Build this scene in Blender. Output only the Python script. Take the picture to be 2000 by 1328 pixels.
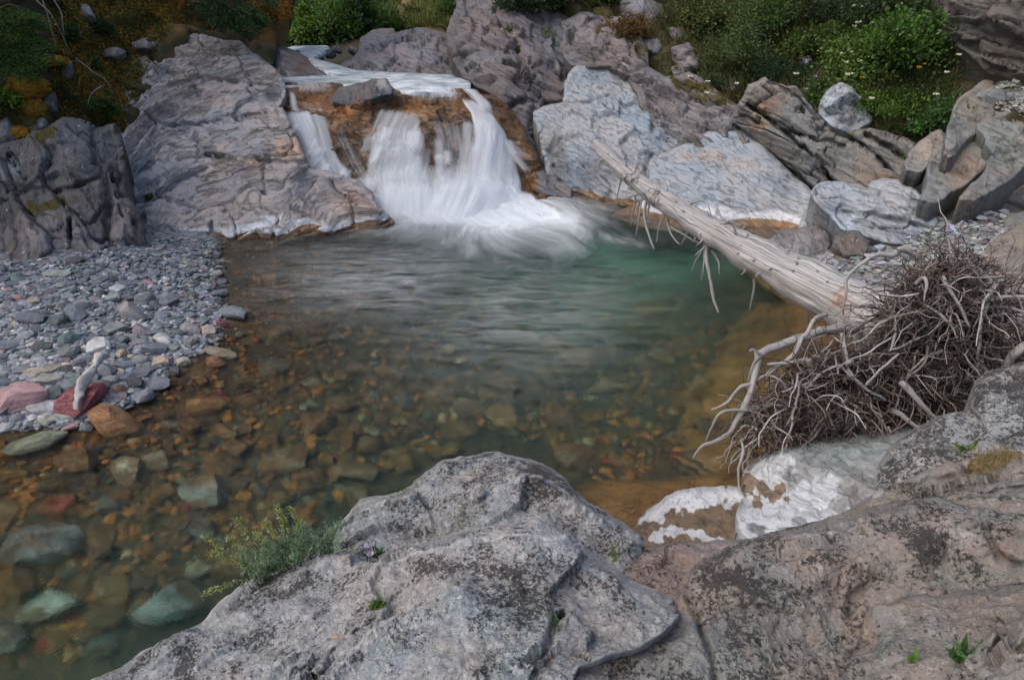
import bpy, math, random
import numpy as np
R = math.radians
for o in list(bpy.data.objects): bpy.data.objects.remove(o)
SC = bpy.context.scene
COL = SC.collection
# ------------------------------------------------------------------ camera, sky, sun, exposure
H, PITCH, F = 2.5, R(28.4), 1303.0          # metres above the pool, downward tilt, focal length in photo pixels
cam = bpy.data.cameras.new('camera'); co = bpy.data.objects.new('camera', cam); COL.objects.link(co)
co.location = (0, 0, H); co.rotation_euler = (R(90) - PITCH, 0, 0)
cam.sensor_width = 36; cam.lens = 36 * F / 2000; cam.clip_start = .05; cam.clip_end = 400
SC.camera = co
SUN_EL, SUN_AZ = 52, 250                     # overcast: a very soft sun, high, from behind left
wd = bpy.data.worlds.new('World'); SC.world = wd; wd.use_nodes = True
nt = wd.node_tree; bg = nt.nodes['Background']
sky = nt.nodes.new('ShaderNodeTexSky'); sky.sky_type = 'NISHITA'; sky.sun_disc = False
sky.sun_elevation = R(SUN_EL); sky.sun_rotation = R(SUN_AZ); sky.air_density = 1.0; sky.dust_density = 4.0; sky.ozone_density = 1.0
nt.links.new(sky.outputs[0], bg.inputs[0]); bg.inputs[1].default_value = .13
sl = bpy.data.lights.new('sun', 'SUN'); sl.energy = 1.1; sl.angle = R(75); sl.color = (1, .96, .9)
so = bpy.data.objects.new('sun', sl); COL.objects.link(so)
so.rotation_euler = (R(90 - SUN_EL), 0, R(180 - SUN_AZ))
SC.view_settings.view_transform = 'Standard'; SC.view_settings.look = 'None'
SC.view_settings.gamma = 1; SC.view_settings.use_curve_mapping = False
SC.view_settings.exposure = .8
cy = SC.cycles
cy.use_denoising = True
try: cy.denoiser = 'OPENIMAGEDENOISE'
except Exception: pass
cy.max_bounces = 7; cy.diffuse_bounces = 3; cy.glossy_bounces = 3; cy.transmission_bounces = 5
cy.volume_bounces = 1; cy.transparent_max_bounces = 40; cy.caustics_reflective = False
cy.use_adaptive_sampling = True; cy.adaptive_threshold = .03

# ------------------------------------------------------------------ pixel <-> place
cp, sp = math.cos(PITCH), math.sin(PITCH)
def ray(px, py):
    px = np.asarray(px, float); py = np.asarray(py, float)
    u = (664 - py) / F
    return (px - 1000) / F, cp + sp * u, -sp + cp * u
def W(px, py, Y):
    """place seen at a photo pixel, Y metres ahead of the camera"""
    dx, dy, dz = ray(px, py); t = np.asarray(Y, float) / dy
    return np.stack([t * dx, t * dy, H + t * dz], -1)
def Yz(px, py, z):
    dx, dy, dz = ray(px, py)
    return (np.asarray(z, float) - H) / dz * dy
def Wz(px, py, z): return W(px, py, Yz(px, py, z))
def depth_scale(P):                           # metres per photo pixel at a place
    P = np.asarray(P); return (P[..., 1] * cp - (P[..., 2] - H) * sp) / F
def project(P):
    P = np.asarray(P, float); d = P[..., 1] * cp - (P[..., 2] - H) * sp; u = P[..., 1] * sp + (P[..., 2] - H) * cp
    return 1000 + F * P[..., 0] / d, 664 - F * u / d

# ------------------------------------------------------------------ noise (numpy)
_r = np.random.RandomState(7)
PERM = np.tile(_r.permutation(256), 3).astype(np.int32)
G3 = _r.normal(size=(256, 3)); G3 /= np.linalg.norm(G3, axis=1)[:, None]
H1 = _r.rand(256)
def perlin(p):
    i = np.floor(p).astype(np.int64); f = p - i; i &= 255
    w = f * f * f * (f * (f * 6 - 15) + 10); out = 0
    for a in (0, 1):
        wa = w[:, 0] if a else 1 - w[:, 0]
        A = PERM[(i[:, 0] + a) & 255]
        for b in (0, 1):
            wb = wa * (w[:, 1] if b else 1 - w[:, 1])
            B = PERM[(A + i[:, 1] + b) & 255]
            for c in (0, 1):
                g = G3[PERM[(B + i[:, 2] + c) & 255]]
                d = g[:, 0] * (f[:, 0] - a) + g[:, 1] * (f[:, 1] - b) + g[:, 2] * (f[:, 2] - c)
                out = out + wb * (w[:, 2] if c else 1 - w[:, 2]) * d
    return out * 1.5
def fbm(p, oct=4, gain=.5, ridged=False):
    s = 0; a = 1
    for k in range(oct):
        n = perlin(p * 2.03 ** k + 17.3 * k)
        if ridged: n = .5 - np.abs(n)
        s = s + a * n; a *= gain
    return s
def cellhash(*k):
    v = np.zeros(len(k[0]), np.int64)
    for q in k: v = PERM[(v + np.asarray(q, np.int64)) & 255]
    return H1[v]
def sstep(a, b, x):
    t = np.clip((x - a) / (b - a), 0, 1); return t * t * (3 - 2 * t)
def norm(v): return v / (np.linalg.norm(v, axis=-1, keepdims=True) + 1e-12)

# ------------------------------------------------------------------ mesh and object helpers
def mesh(name, V, Fq, mat=None, attrs=None, smooth=True, uv=None):
    V = np.ascontiguousarray(V, np.float32)
    me = bpy.data.meshes.new(name)
    if isinstance(Fq, np.ndarray):
        n = Fq.shape[1]; m = len(Fq)
        me.vertices.add(len(V)); me.vertices.foreach_set('co', V.ravel())
        me.loops.add(m * n); me.loops.foreach_set('vertex_index', np.ascontiguousarray(Fq, np.int32).ravel())
        me.polygons.add(m); me.polygons.foreach_set('loop_start', np.arange(0, m * n, n, dtype=np.int32))
        me.update(calc_edges=True); me.validate()
    else:
        me.from_pydata(V.tolist(), [], Fq)
    me.polygons.foreach_set('use_smooth', np.full(len(me.polygons), smooth))
    for k, a in (attrs or {}).items():
        a = np.asarray(a, np.float32)
        if a.ndim == 1: me.attributes.new(k, 'FLOAT', 'POINT').data.foreach_set('value', a)
        else:
            if a.shape[1] == 3: a = np.c_[a, np.ones(len(a), np.float32)]
            me.attributes.new(k, 'FLOAT_COLOR', 'POINT').data.foreach_set('color', np.ascontiguousarray(a, np.float32).ravel())
    if uv is not None:
        me.attributes.new('uvw', 'FLOAT_VECTOR', 'POINT').data.foreach_set('vector', np.ascontiguousarray(uv, np.float32).ravel())
    if mat: me.materials.append(mat)
    me.update()
    return me
def tag(o, label=None, cat=None, group=None, kind=None):
    if label: o['label'] = label
    if cat: o['category'] = cat
    if group: o['group'] = group
    if kind: o['kind'] = kind
    return o
def obj(name, me, parent=None, loc=None):
    o = bpy.data.objects.new(name, me); COL.objects.link(o)
    if loc is not None: o.location = loc
    if parent: o.parent = parent
    return o
def empty(name, loc):
    o = bpy.data.objects.new(name, None); COL.objects.link(o); o.location = loc; o.empty_display_size = .1
    return o
def put(name, V, Fq, mat, attrs=None, smooth=True, parent=None, base=None, uv=None):
    """mesh object whose origin is its base (or its parent's origin)"""
    V = np.asarray(V, float)
    if parent is not None: org = np.array(parent.location) if parent.parent is None else np.array(parent.parent.location) + np.array(parent.location)
    elif base is not None: org = np.asarray(base, float)
    else: org = np.array([V[:, 0].mean(), V[:, 1].mean(), V[:, 2].min()])
    me = mesh(name, V - org, Fq, mat, attrs, smooth, uv)
    return obj(name, me, parent, None if parent is not None else org)

def inpoly(x, y, poly):
    poly = np.asarray(poly, float); c = np.zeros(x.shape, bool); n = len(poly)
    for i in range(n):
        x0, y0 = poly[i]; x1, y1 = poly[(i + 1) % n]
        if y0 == y1: continue
        c ^= ((y0 > y) != (y1 > y)) & (x < (x1 - x0) * (y - y0) / (y1 - y0) + x0)
    return c
def dist_poly(Q, pts, closed=False):
    """distance to a polyline, and index of the nearest segment and nearest point"""
    pts = np.asarray(pts, float); a = pts if closed else pts[:-1]; b = np.roll(pts, -1, 0) if closed else pts[1:]
    best = np.full(len(Q), 1e9); idx = np.zeros(len(Q), int); near = np.zeros((len(Q), 2))
    for k in range(len(a)):
        d = b[k] - a[k]; t = np.clip(((Q - a[k]) @ d) / (d @ d + 1e-9), 0, 1)
        c = a[k] + t[:, None] * d; r = np.hypot(*(Q - c).T); m = r < best
        best[m] = r[m]; idx[m] = k; near[m] = c[m]
    return best, idx, near
def rough_outline(poly, rng, amp=.07, minlen=9):
    pts = [np.array(p, float) for p in poly]
    for it in range(4):
        out = []
        for i, p in enumerate(pts):
            q = pts[(i + 1) % len(pts)]; out.append(p); d = q - p; L = np.hypot(*d)
            if L > minlen: out.append((p + q) / 2 + np.array([-d[1], d[0]]) * rng.uniform(-amp, amp))
        pts = out
    return np.array(pts)
class RBF:
    def __init__(s, xy, v, c=12.):
        s.xy = np.asarray(xy, float) / 100; v = np.asarray(v, float); s.c = c / 100; n = len(v)
        A = np.zeros((n + 3, n + 3)); A[:n, :n] = s.k(s.xy, s.xy) - 1e-4 * np.eye(n)
        A[:n, n] = A[n, :n] = 1; A[:n, n + 1:] = s.xy; A[n + 1:, :n] = s.xy.T
        s.w = np.linalg.solve(A, np.r_[v, 0, 0, 0])
    def k(s, a, b): return np.sqrt(((a[:, None] - b[None]) ** 2).sum(-1) + s.c ** 2)
    def __call__(s, xy):
        xy = np.asarray(xy, float) / 100; out = np.empty(len(xy)); n = len(s.xy)
        for i in range(0, len(xy), 20000):
            q = xy[i:i + 20000]; out[i:i + 20000] = s.k(q, s.xy) @ s.w[:n] + s.w[n] + q @ s.w[n + 1:]
        return out
def depth_field(yc=(), zc=(), c=12.):
    """1/Y over the picture from points given by distance (yc) or by height above the pool (zc)"""
    xy = [p[:2] for p in yc] + [p[:2] for p in zc]
    v = [1 / p[2] for p in yc] + [1 / float(Yz(*p)) for p in zc]
    r = RBF(xy, v, c)
    return lambda q: 1 / np.maximum(r(q), .012)

def strata_disp(P, b, t, amp, warp=.5, groove=.5, joint=None, wf=1.2, hs=0):
    """layers of differing relief with recessed joints: b normal of the bedding, t thickness"""
    b = np.array(b, float); b /= np.linalg.norm(b)
    s = P @ b / t + warp * fbm(P * wf + 31 + hs, 3)
    k = np.floor(s); f = s - k
    if joint is not None:
        jd, jl, = joint; jd = np.array(jd, float); jd /= np.linalg.norm(jd)
        q = P @ jd / jl + .6 * fbm(P * wf * 1.5 + 77, 2) + cellhash(k + 40) * 5
        kq = np.floor(q); fq = q - kq
    else: kq = np.zeros_like(k); fq = np.full_like(f, .5)
    h = cellhash(k + 11 + hs, kq + 5)
    e = np.minimum(f, 1 - f); eq = np.minimum(fq, 1 - fq)
    d = amp * (.25 + h) * (f ** 1.6 - .4) + amp * .5 * (h - .5)
    d = d - groove * amp * (.6 * np.exp(-(e / .05) ** 2) + (.8 * np.exp(-(eq / .02) ** 2) if joint is not None else 0))
    return d
def facet(P, scale, amp, stretch=(1, 1, 1), rot=0., seed=0):
    """angular broken faces: every cell is a tilted plane of its own"""
    c, s_ = math.cos(rot), math.sin(rot)
    q = np.stack([P[:, 0] * c + P[:, 2] * s_, P[:, 1], -P[:, 0] * s_ + P[:, 2] * c], 1) * scale / np.array(stretch) + seed * 13.7
    q = q + .25 * np.stack([perlin(q * 1.3 + 5), perlin(q * 1.3 + 15), perlin(q * 1.3 + 25)], 1)
    i = np.floor(q).astype(np.int64); best = np.full(len(q), 1e9); val = np.zeros(len(q))
    for a in (-1, 0, 1):
        for b in (-1, 0, 1):
            for g in (-1, 0, 1):
                x, y, z = i[:, 0] + a, i[:, 1] + b, i[:, 2] + g
                h = PERM[(PERM[(PERM[x & 255] + y) & 255] + z) & 255]
                c0 = np.stack([x + H1[h], y + H1[(h + 71) & 255], z + H1[(h + 143) & 255]], 1); d = q - c0
                r = (d * d).sum(1); m = r < best; best[m] = r[m]
                val[m] = ((d * G3[h]).sum(1) * 1.1 + (H1[(h + 37) & 255] - .5) * .8)[m]
    return amp * val

MESHSTEP = 3.0
def patch(name, mat, outline, yc=(), zc=(), step=MESHSTEP, seed=1, amp=.02, freq=4., oct=5, ridged=0., fct=None, extra=None, carve=(), ridge=(),
          crest=(28, .12), rough=.07, masks=None, c=12., skirt=((.03, .01), (.12, .08), (.35, .5)), label=None, cat='rock', group=None, kind=None, parent=None, tint=None, edge=0.):
    """a rock body: outline and relief in photo coordinates, placed at true distances, thickened behind"""
    rng = np.random.RandomState(seed)
    poly = rough_outline(outline, rng, rough) if rough else np.array(outline, float)
    x0, y0 = poly.min(0) - step * 2; x1, y1 = poly.max(0) + step * 2
    gx = np.arange(x0, x1, step); gy = np.arange(y0, y1, step)
    X, Yg = np.meshgrid(gx, gy); nr, nc = X.shape
    Q = np.c_[X.ravel(), Yg.ravel()]
    ins = inpoly(Q[:, 0], Q[:, 1], poly).reshape(nr, nc)
    cell = ins[:-1, :-1] & ins[1:, :-1] & ins[:-1, 1:] & ins[1:, 1:]
    idx = np.arange(nr * nc).reshape(nr, nc)
    quads = np.stack([idx[:-1, :-1], idx[1:, :-1], idx[1:, 1:], idx[:-1, 1:]], -1)[cell]
    # boundary edges, snapped to the outline
    E = np.concatenate([quads[:, [i, (i + 1) % 4]] for i in range(4)])
    key = np.sort(E, 1); uk, inv, cnt = np.unique(key[:, 0] * (nr * nc) + key[:, 1], return_inverse=True, return_counts=True)
    be = E[cnt[inv] == 1]; bv = np.unique(be)
    d, _, near = dist_poly(Q[bv], poly, True)
    ok = d < step * 2.5; Q[bv[ok]] = near[ok]
    Yf = depth_field(yc, zc, c)(Q)
    # rounding towards the free (upper) edge
    used = np.unique(quads)
    if crest:
        wpx, Rm = crest; d, si, _ = dist_poly(Q[used], poly, True)
        area = np.sum(poly[:, 0] * np.roll(poly[:, 1], -1) - np.roll(poly[:, 0], -1) * poly[:, 1])
        e = np.roll(poly, -1, 0) - poly; nv = norm(np.c_[e[:, 1], -e[:, 0]] * np.sign(area))
        up = np.clip(-nv[si, 1] + .35, 0, 1)
        t = np.clip(1 - d / wpx, 0, 1); Yf[used] += Rm * up * (1 - np.sqrt(np.clip(1 - t * t, 0, 1)))
    P = W(Q[:, 0], Q[:, 1], Yf); G = P.reshape(nr, nc, 3)
    N = np.cross(np.gradient(G, axis=0), np.gradient(G, axis=1)); N = norm(N).reshape(-1, 3)
    v = norm(-P + np.array([0, 0, H])); N *= np.sign((N * v).sum(1))[:, None]; N = norm(N + .6 * v)
    for pts, wpx, dep in carve:
        d, _, _ = dist_poly(Q, np.array(pts, float)); d = d + 2.5 * perlin(np.c_[Q / 14, np.full(len(Q), seed * 3.1)])
        Yf += dep * .6 * np.exp(-(np.maximum(d, 0) / wpx) ** 2) * (.55 + .9 * np.abs(perlin(np.c_[Q / 40, np.full(len(Q), seed * 1.1)])))
    for pts, wpx, dep in ridge:
        d, _, _ = dist_poly(Q, np.array(pts, float)); Yf -= dep * np.exp(-(d / wpx) ** 2)
    P = W(Q[:, 0], Q[:, 1], Yf)
    D = np.zeros(len(P)); u = used
    pu = P[u] + seed * 3.7
    if amp: D[u] += amp * fbm(pu * freq, oct)
    if ridged: D[u] += ridged * (fbm(pu * freq * .6 + 9, oct, ridged=True) - .5)
    if fct: D[u] += facet(P[u], fct[0], fct[1], *fct[2:], seed=seed) + .4 * facet(P[u] + 3, fct[0] * 2.6, fct[1], *fct[2:], seed=seed + 1)
    if extra: D[u] += extra(P[u], Q[u])
    dd = dist_poly(Q[u], poly, True)[0]; D[u] *= .12 + .88 * sstep(0, 16, dd)
    P += N * D[:, None]
    # compact + skirt behind
    remap = -np.ones(nr * nc, int); remap[u] = np.arange(len(u)); V = [P[u]]; Fq = [remap[quads]]
    QQ = [Q[u]]
    rd = norm(P[bv] - np.array([0, 0, H])); prev = remap[bv]; nb = len(bv); base_n = len(u)
    loc = -np.ones(nr * nc, int); loc[bv] = np.arange(nb); acc = np.zeros((nb, 3))
    for b_, d_ in skirt:
        acc = acc + rd * b_; acc[:, 2] -= d_
        V.append(P[bv] + acc); QQ.append(Q[bv]); cur = base_n + np.arange(nb); base_n += nb
        a, b2 = loc[be[:, 0]], loc[be[:, 1]]
        Fq.append(np.c_[prev[b2], prev[a], cur[a], cur[b2]]); prev = cur
    V = np.concatenate(V); QQ = np.concatenate(QQ); Fq = np.concatenate(Fq)
    M = np.zeros((len(V), 4)) if masks is None else masks(V, QQ)
    if edge:                                   # rims worn to bare pale rock
        de = dist_poly(QQ, poly, True)[0]
        for rp, rw, rd_ in ridge: de = np.minimum(de, dist_poly(QQ, np.array(rp, float))[0])
        M[:, 0] = np.maximum(M[:, 0], edge * np.exp(-(de / 6.) ** 2))
    T = np.ones((len(V), 3)) if tint is None else tint(V, QQ)
    o = put(name, V, Fq, mat, dict(mask=M, tint=T), parent=parent)
    tag(o, label, cat if label and not parent else None, group, kind)
    o_data[name + '#' + str(seed)] = (V[:len(u)], N[u], QQ[:len(u)])
    return o
o_data = {}
def at_patch(key, px, py):
    """surface point and normal of a built patch nearest to a photo pixel"""
    V, N, Q = o_data[key]; i = np.argmin((Q[:, 0] - px) ** 2 + (Q[:, 1] - py) ** 2); return V[i], N[i]

def tube(pts, rad, sides=6, sub=4, cap=True, twist=0):
    """tapered tube through points (Catmull-Rom); returns V, quads, and (angle, length) coordinates"""
    pts = np.asarray(pts, float); rad = np.asarray(rad, float) * np.ones(len(pts)); n = len(pts)
    if sub > 1 and n > 2:
        E = np.vstack([2 * pts[0] - pts[1], pts, 2 * pts[-1] - pts[-2]]); t = np.linspace(0, n - 1, (n - 1) * sub + 1)
        k = np.minimum(t.astype(int), n - 2); f = (t - k)[:, None]
        p0, p1, p2, p3 = E[k], E[k + 1], E[k + 2], E[k + 3]
        pts = .5 * (2 * p1 + (p2 - p0) * f + (2 * p0 - 5 * p1 + 4 * p2 - p3) * f ** 2 + (3 * p1 - p0 - 3 * p2 + p3) * f ** 3)
        rad = np.interp(t, np.arange(n), rad)
    if cap:
        t0 = norm(pts[1] - pts[0]); t1 = norm(pts[-1] - pts[-2])
        pts = np.vstack([pts[0] - t0 * rad[0] * .25, pts, pts[-1] + t1 * rad[-1] * .25]); rad = np.r_[rad[0] * .03, rad, rad[-1] * .03]
    m = len(pts); T = norm(np.gradient(pts, axis=0))
    ref = np.array([0, 0, 1.]) if abs(T[0][2]) < .9 else np.array([1., 0, 0])
    A = np.zeros((m, 3)); a = norm(np.cross(T[0], ref))
    for i in range(m):
        a = norm(a - T[i] * (a @ T[i])); A[i] = a
    B = np.cross(T, A); th = np.linspace(0, 2 * np.pi, sides, endpoint=False)
    V = pts[:, None] + rad[:, None, None] * (np.cos(th)[None, :, None] * A[:, None] + np.sin(th)[None, :, None] * B[:, None])
    i = np.arange(m - 1)[:, None] * sides; j = np.arange(sides)[None]; j2 = (j + 1) % sides
    Fq = np.stack([i + j, i + j2, i + sides + j2, i + sides + j], -1).reshape(-1, 4)
    L = np.r_[0, np.cumsum(np.linalg.norm(np.diff(pts, axis=0), axis=1))]
    uv = np.stack([np.broadcast_to(np.cos(th), (m, sides)), np.broadcast_to(np.sin(th), (m, sides)), np.broadcast_to(L[:, None], (m, sides))], -1).reshape(-1, 3)
    V = V.reshape(-1, 3)
    return V, Fq, uv
def join(parts):
    V = []; Fq = []; U = []; n = 0
    for v, f, u in parts:
        V.append(v); Fq.append(f + n); U.append(u); n += len(v)
    return np.concatenate(V), np.concatenate(Fq), np.concatenate(U)
def leaf_mesh(C, D, L, Wd, rng, bend=.25, cols=None):
    """one diamond leaf per centre C along direction D"""
    n = len(C); D = norm(D); S = norm(np.cross(D, rng.normal(size=(n, 3)))); U = np.cross(S, D)
    L = np.asarray(L)[:, None] * np.ones((n, 1)); Wd = np.asarray(Wd)[:, None] * np.ones((n, 1))
    V = np.stack([C, C + D * L * .45 + S * Wd * .5 + U * L * bend * .3, C + D * L, C + D * L * .45 - S * Wd * .5 + U * L * bend * .3], 1).reshape(-1, 3)
    Fq = np.arange(n * 4).reshape(n, 4)
    return V, Fq, (np.repeat(cols, 4, 0) if cols is not None else None)
def vary(col, n, rng, v=.25, h=.12):
    c = np.array(col)[None] * (1 + v * rng.normal(size=(n, 1))) * (1 + h * rng.normal(size=(n, 3)))
    return np.clip(c, .004, .9)

# ------------------------------------------------------------------ materials
class NT:
    def __init__(s, name):
        s.m = bpy.data.materials.new(name); s.m.use_nodes = True; s.t = s.m.node_tree; s.t.nodes.clear()
        s.out = s.t.nodes.new('ShaderNodeOutputMaterial')
    def n(s, typ, **kw):
        nd = s.t.nodes.new('ShaderNode' + typ)
        for k, v in kw.items(): setattr(nd, k, v)
        return nd
    def set(s, inp, v):
        if isinstance(v, bpy.types.NodeSocket): s.t.links.new(v, inp)
        elif v is not None:
            if isinstance(v, tuple) and len(v) == 3 and inp.type == 'RGBA': v = (*v, 1)
            inp.default_value = v
    def attr(s, name, out='Color'): return s.n('Attribute', attribute_name=name).outputs[out]
    def coord(s): return s.n('TexCoord').outputs['Object']
    def pos(s): return s.n('NewGeometry').outputs['Position']
    def map(s, v, scale=(1, 1, 1), rot=(0, 0, 0), loc=(0, 0, 0)):
        n = s.n('Mapping'); s.set(n.inputs[0], v); n.inputs[1].default_value = loc; n.inputs[2].default_value = rot; n.inputs[3].default_value = scale; return n.outputs[0]
    def noise(s, v, scale, detail=4, rough=.55, dist=0, col=False, out=0):
        n = s.n('TexNoise'); s.set(n.inputs['Vector'], v); n.inputs['Scale'].default_value = scale; n.inputs['Detail'].default_value = detail
        n.inputs['Roughness'].default_value = rough; n.inputs['Distortion'].default_value = dist; return n.outputs[1 if col else 0]
    def vor(s, v, scale, feature='F1', out='Distance', rnd=1):
        n = s.n('TexVoronoi', feature=feature); s.set(n.inputs['Vector'], v); n.inputs['Scale'].default_value = scale; n.inputs['Randomness'].default_value = rnd; return n.outputs[out]
    def ramp(s, f, stops, interp='LINEAR'):
        n = s.n('ValToRGB'); r = n.color_ramp; r.interpolation = interp
        while len(r.elements) > 1: r.elements.remove(r.elements[-1])
        for i, (p, c) in enumerate(stops):
            e = r.elements[0] if i == 0 else r.elements.new(p); e.position = p
            e.color = (c, c, c, 1) if isinstance(c, (int, float)) else (*c, 1)
        s.set(n.inputs[0], f); return n.outputs[0]
    def mix(s, f, a, b, mode='MIX'):
        n = s.n('MixRGB', blend_type=mode); s.set(n.inputs[0], f); s.set(n.inputs[1], a); s.set(n.inputs[2], b); return n.outputs[0]
    def math(s, op, a, b=None, clamp=False):
        n = s.n('Math', operation=op, use_clamp=clamp); s.set(n.inputs[0], a)
        if b is not None: s.set(n.inputs[1], b)
        return n.outputs[0]
    def sep(s, v):
        n = s.n('SeparateColor'); s.set(n.inputs[0], v); return n.outputs
    def bump(s, h, strength=.5, dist=.01, normal=None):
        n = s.n('Bump'); n.inputs['Strength'].default_value = strength; n.inputs['Distance'].default_value = dist; s.set(n.inputs['Height'], h)
        if normal is not None: s.set(n.inputs['Normal'], normal)
        return n.outputs[0]
    def pbsdf(s, col, rough=.8, normal=None, spec=.3, **kw):
        n = s.n('BsdfPrincipled'); s.set(n.inputs['Base Color'], col); s.set(n.inputs['Roughness'], rough); n.inputs['Specular IOR Level'].default_value = spec
        if normal is not None: s.set(n.inputs['Normal'], normal)
        for k, v in kw.items(): s.set(n.inputs[k], v)
        return n.outputs[0]
    def mixs(s, f, a, b):
        n = s.n('MixShader'); s.set(n.inputs[0], f); s.set(n.inputs[1], a); s.set(n.inputs[2], b); return n.outputs[0]
    def surf(s, sh): s.t.links.new(sh, s.out.inputs[0]); return s.m

def rock_mat(name, cols, scale=6, tints=((.9, .95, 1.05), (1.08, 1, .95)), lichen=None, foli=None, crack=0, bump=.012, spots=None, fine=.5, white=(.72, .72, .75), brown=(.19, .095, .028), moss=(.06, .05, .012), rough=.85, pale=None, lbias=False):
    n = NT(name); P = n.coord()
    bigc = n.noise(P, scale * .35, 3, .6, .4, col=True); bs = n.sep(bigc); big = bs[0]; tn = bs[1]
    mid = n.noise(P, scale * 1.3, 6, .68, .3); fin = n.noise(P, scale * 12, 4, .7)
    k = n.math('ADD', n.math('MULTIPLY', big, .4), n.math('ADD', n.math('MULTIPLY', mid, .35), n.math('MULTIPLY', fin, .25)))
    h = n.math('ADD', n.math('MULTIPLY', mid, .7), n.math('MULTIPLY', fin, .5 * fine))
    if foli:                                   # fine folded layering: (rotation, stretch, scale, strength)
        rot, st, fs, fstr = foli[:4]; wob = foli[4] if len(foli) > 4 else .25
        v = n.n('VectorMath', operation='ADD'); n.set(v.inputs[0], P); sc_ = n.n('VectorMath', operation='SCALE'); n.set(sc_.inputs[0], bigc); sc_.inputs['Scale'].default_value = wob; n.set(v.inputs[1], sc_.outputs[0])
        mp = n.n('Mapping', vector_type='TEXTURE'); n.set(mp.inputs[0], v.outputs[0]); mp.inputs[2].default_value = rot; mp.inputs[3].default_value = (st / fs, st / fs, 1 / fs); fo = n.noise(mp.outputs[0], 1, 5, .68, .2)
        lines = n.ramp(fo, [(.40, 0), (.47, 1), (.56, 1), (.66, .3)])
        k = n.math('ADD', n.math('MULTIPLY', k, 1 - fstr * .5), n.math('MULTIPLY', fo, fstr * .5))
        h = n.math('ADD', h, n.math('MULTIPLY', lines, fstr * .6))
    c = n.ramp(k, [(.36, cols[0]), (.46, cols[1]), (.54, cols[1]), (.65, cols[2])])
    if foli: c = n.mix(n.math('MULTIPLY', n.math('SUBTRACT', 1., lines), .5 * fstr), c, cols[0])
    c = n.mix(1, c, n.ramp(tn, [(.38, tints[0]), (.62, tints[1])]), 'MULTIPLY')
    c = n.mix(1, c, n.attr('tint'), 'MULTIPLY')
    if pale:                                   # pale crust
        pm = n.ramp(n.noise(P, pale[0], 6, .72, .5), [(pale[1], 0), (pale[1] + .07, 1)])
        c = n.mix(n.math('MULTIPLY', pm, pale[2]), c, pale[3])
    ma = n.n('Attribute', attribute_name='mask'); ms = n.sep(ma.outputs['Color']); al = ma.outputs['Alpha']
    if lichen:                                 # dark crusts, patchy at two scales: (scale, threshold, amount, colour)
        ls, lt, la, lc = lichen
        region = n.noise(P, ls * .085, 3, .6, .6); l1 = n.noise(P, ls, 5, .8, .2)
        lv = n.math('ADD', l1, n.math('MULTIPLY', n.math('SUBTRACT', region, .5), .62))
        if lbias: lv = n.math('ADD', lv, n.math('MULTIPLY', al, .115))
        lm = n.ramp(lv, [(lt, 0), (lt + .03, 1)])
        c = n.mix(n.math('MULTIPLY', lm, la), c, lc); h = n.math('ADD', h, n.math('MULTIPLY', lm, .12))
    if spots:                                  # round pale lichens: (scale, radius, colour)
        ss, sr, scol = spots
        vn = n.n('TexVoronoi', feature='F1'); n.set(vn.inputs['Vector'], P); vn.inputs['Scale'].default_value = ss
        vd = n.math('ADD', vn.outputs['Distance'], n.math('MULTIPLY', n.math('SUBTRACT', mid, .5), .35)); rs = n.sep(vn.outputs['Color'])
        vd = n.math('ADD', vd, n.math('MULTIPLY', rs[1], sr * .8))
        sm = n.math('MULTIPLY', n.ramp(vd, [(sr, 1), (sr + .025, 0)]), n.ramp(rs[0], [(.55, 0), (.57, 1)]))
        c = n.mix(n.math('MULTIPLY', sm, .8), c, scol)
    fa = n.math('MULTIPLY', n.math('SUBTRACT', n.math('ADD', n.math('MULTIPLY', mid, .7), n.math('MULTIPLY', fin, .3)), .5), 1.1)
    wm = n.ramp(n.math('ADD', ms[0], fa), [(.30, 0), (.50, .55), (.78, 1)]); bm = n.ramp(n.math('ADD', ms[1], fa), [(.36, 0), (.64, 1)]); mm = n.ramp(n.math('ADD', ms[2], n.math('MULTIPLY', fa, 1.4)), [(.42, 0), (.6, 1)])
    c = n.mix(n.math('MULTIPLY', wm, .88), c, n.mix(fin, tuple(x * .75 for x in white), white))
    c = n.mix(n.math('MULTIPLY', bm, .9), c, n.ramp(mid, [(.35, tuple(x * .45 for x in brown)), (.5, brown), (.65, tuple(x * 1.5 for x in brown))]))
    c = n.mix(mm, c, n.ramp(fin, [(.3, tuple(x * .35 for x in moss)), (.5, moss), (.7, tuple(x * 2 for x in moss))]))
    nb = n.bump(h, .9, bump)
    ro = rough if lbias else n.math('SUBTRACT', rough, n.math('MULTIPLY', al, .62))
    return n.surf(n.pbsdf(c, ro, nb, .35))

M = {}
M['front'] = rock_mat('lichen_rock', [(.15, .147, .15), (.325, .318, .32), (.50, .49, .48)], 8, ((.86, .95, 1.0), (1.05, .99, .95)), lichen=(70, .585, .9, (.036, .031, .031)), spots=(11, .10, (.50, .42, .33)), bump=.034, pale=(44, .51, .6, (.54, .53, .52)), fine=1.4, lbias=True)
M['tan'] = rock_mat('tan_rock', [(.11, .103, .098), (.24, .225, .214), (.39, .368, .345)], 7, ((.90, .96, .97), (1.14, .98, .87)), lichen=(64, .585, .9, (.034, .030, .028)), spots=(10, .13, (.46, .38, .29)), bump=.032, moss=(.15, .105, .045), pale=(40, .55, .5, (.39, .375, .36)), fine=1.4, lbias=True)
M['ledge'] = rock_mat('ledge_rock', [(.13, .12, .118), (.36, .338, .33), (.54, .52, .505)], 2.6, ((.90, .97, 1.05), (1.08, .98, .92)), lichen=(16, .66, .6, (.055, .05, .05)), foli=((.28, -.1, 0), 10, 26, .8, .10), bump=.035, fine=.8)
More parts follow.
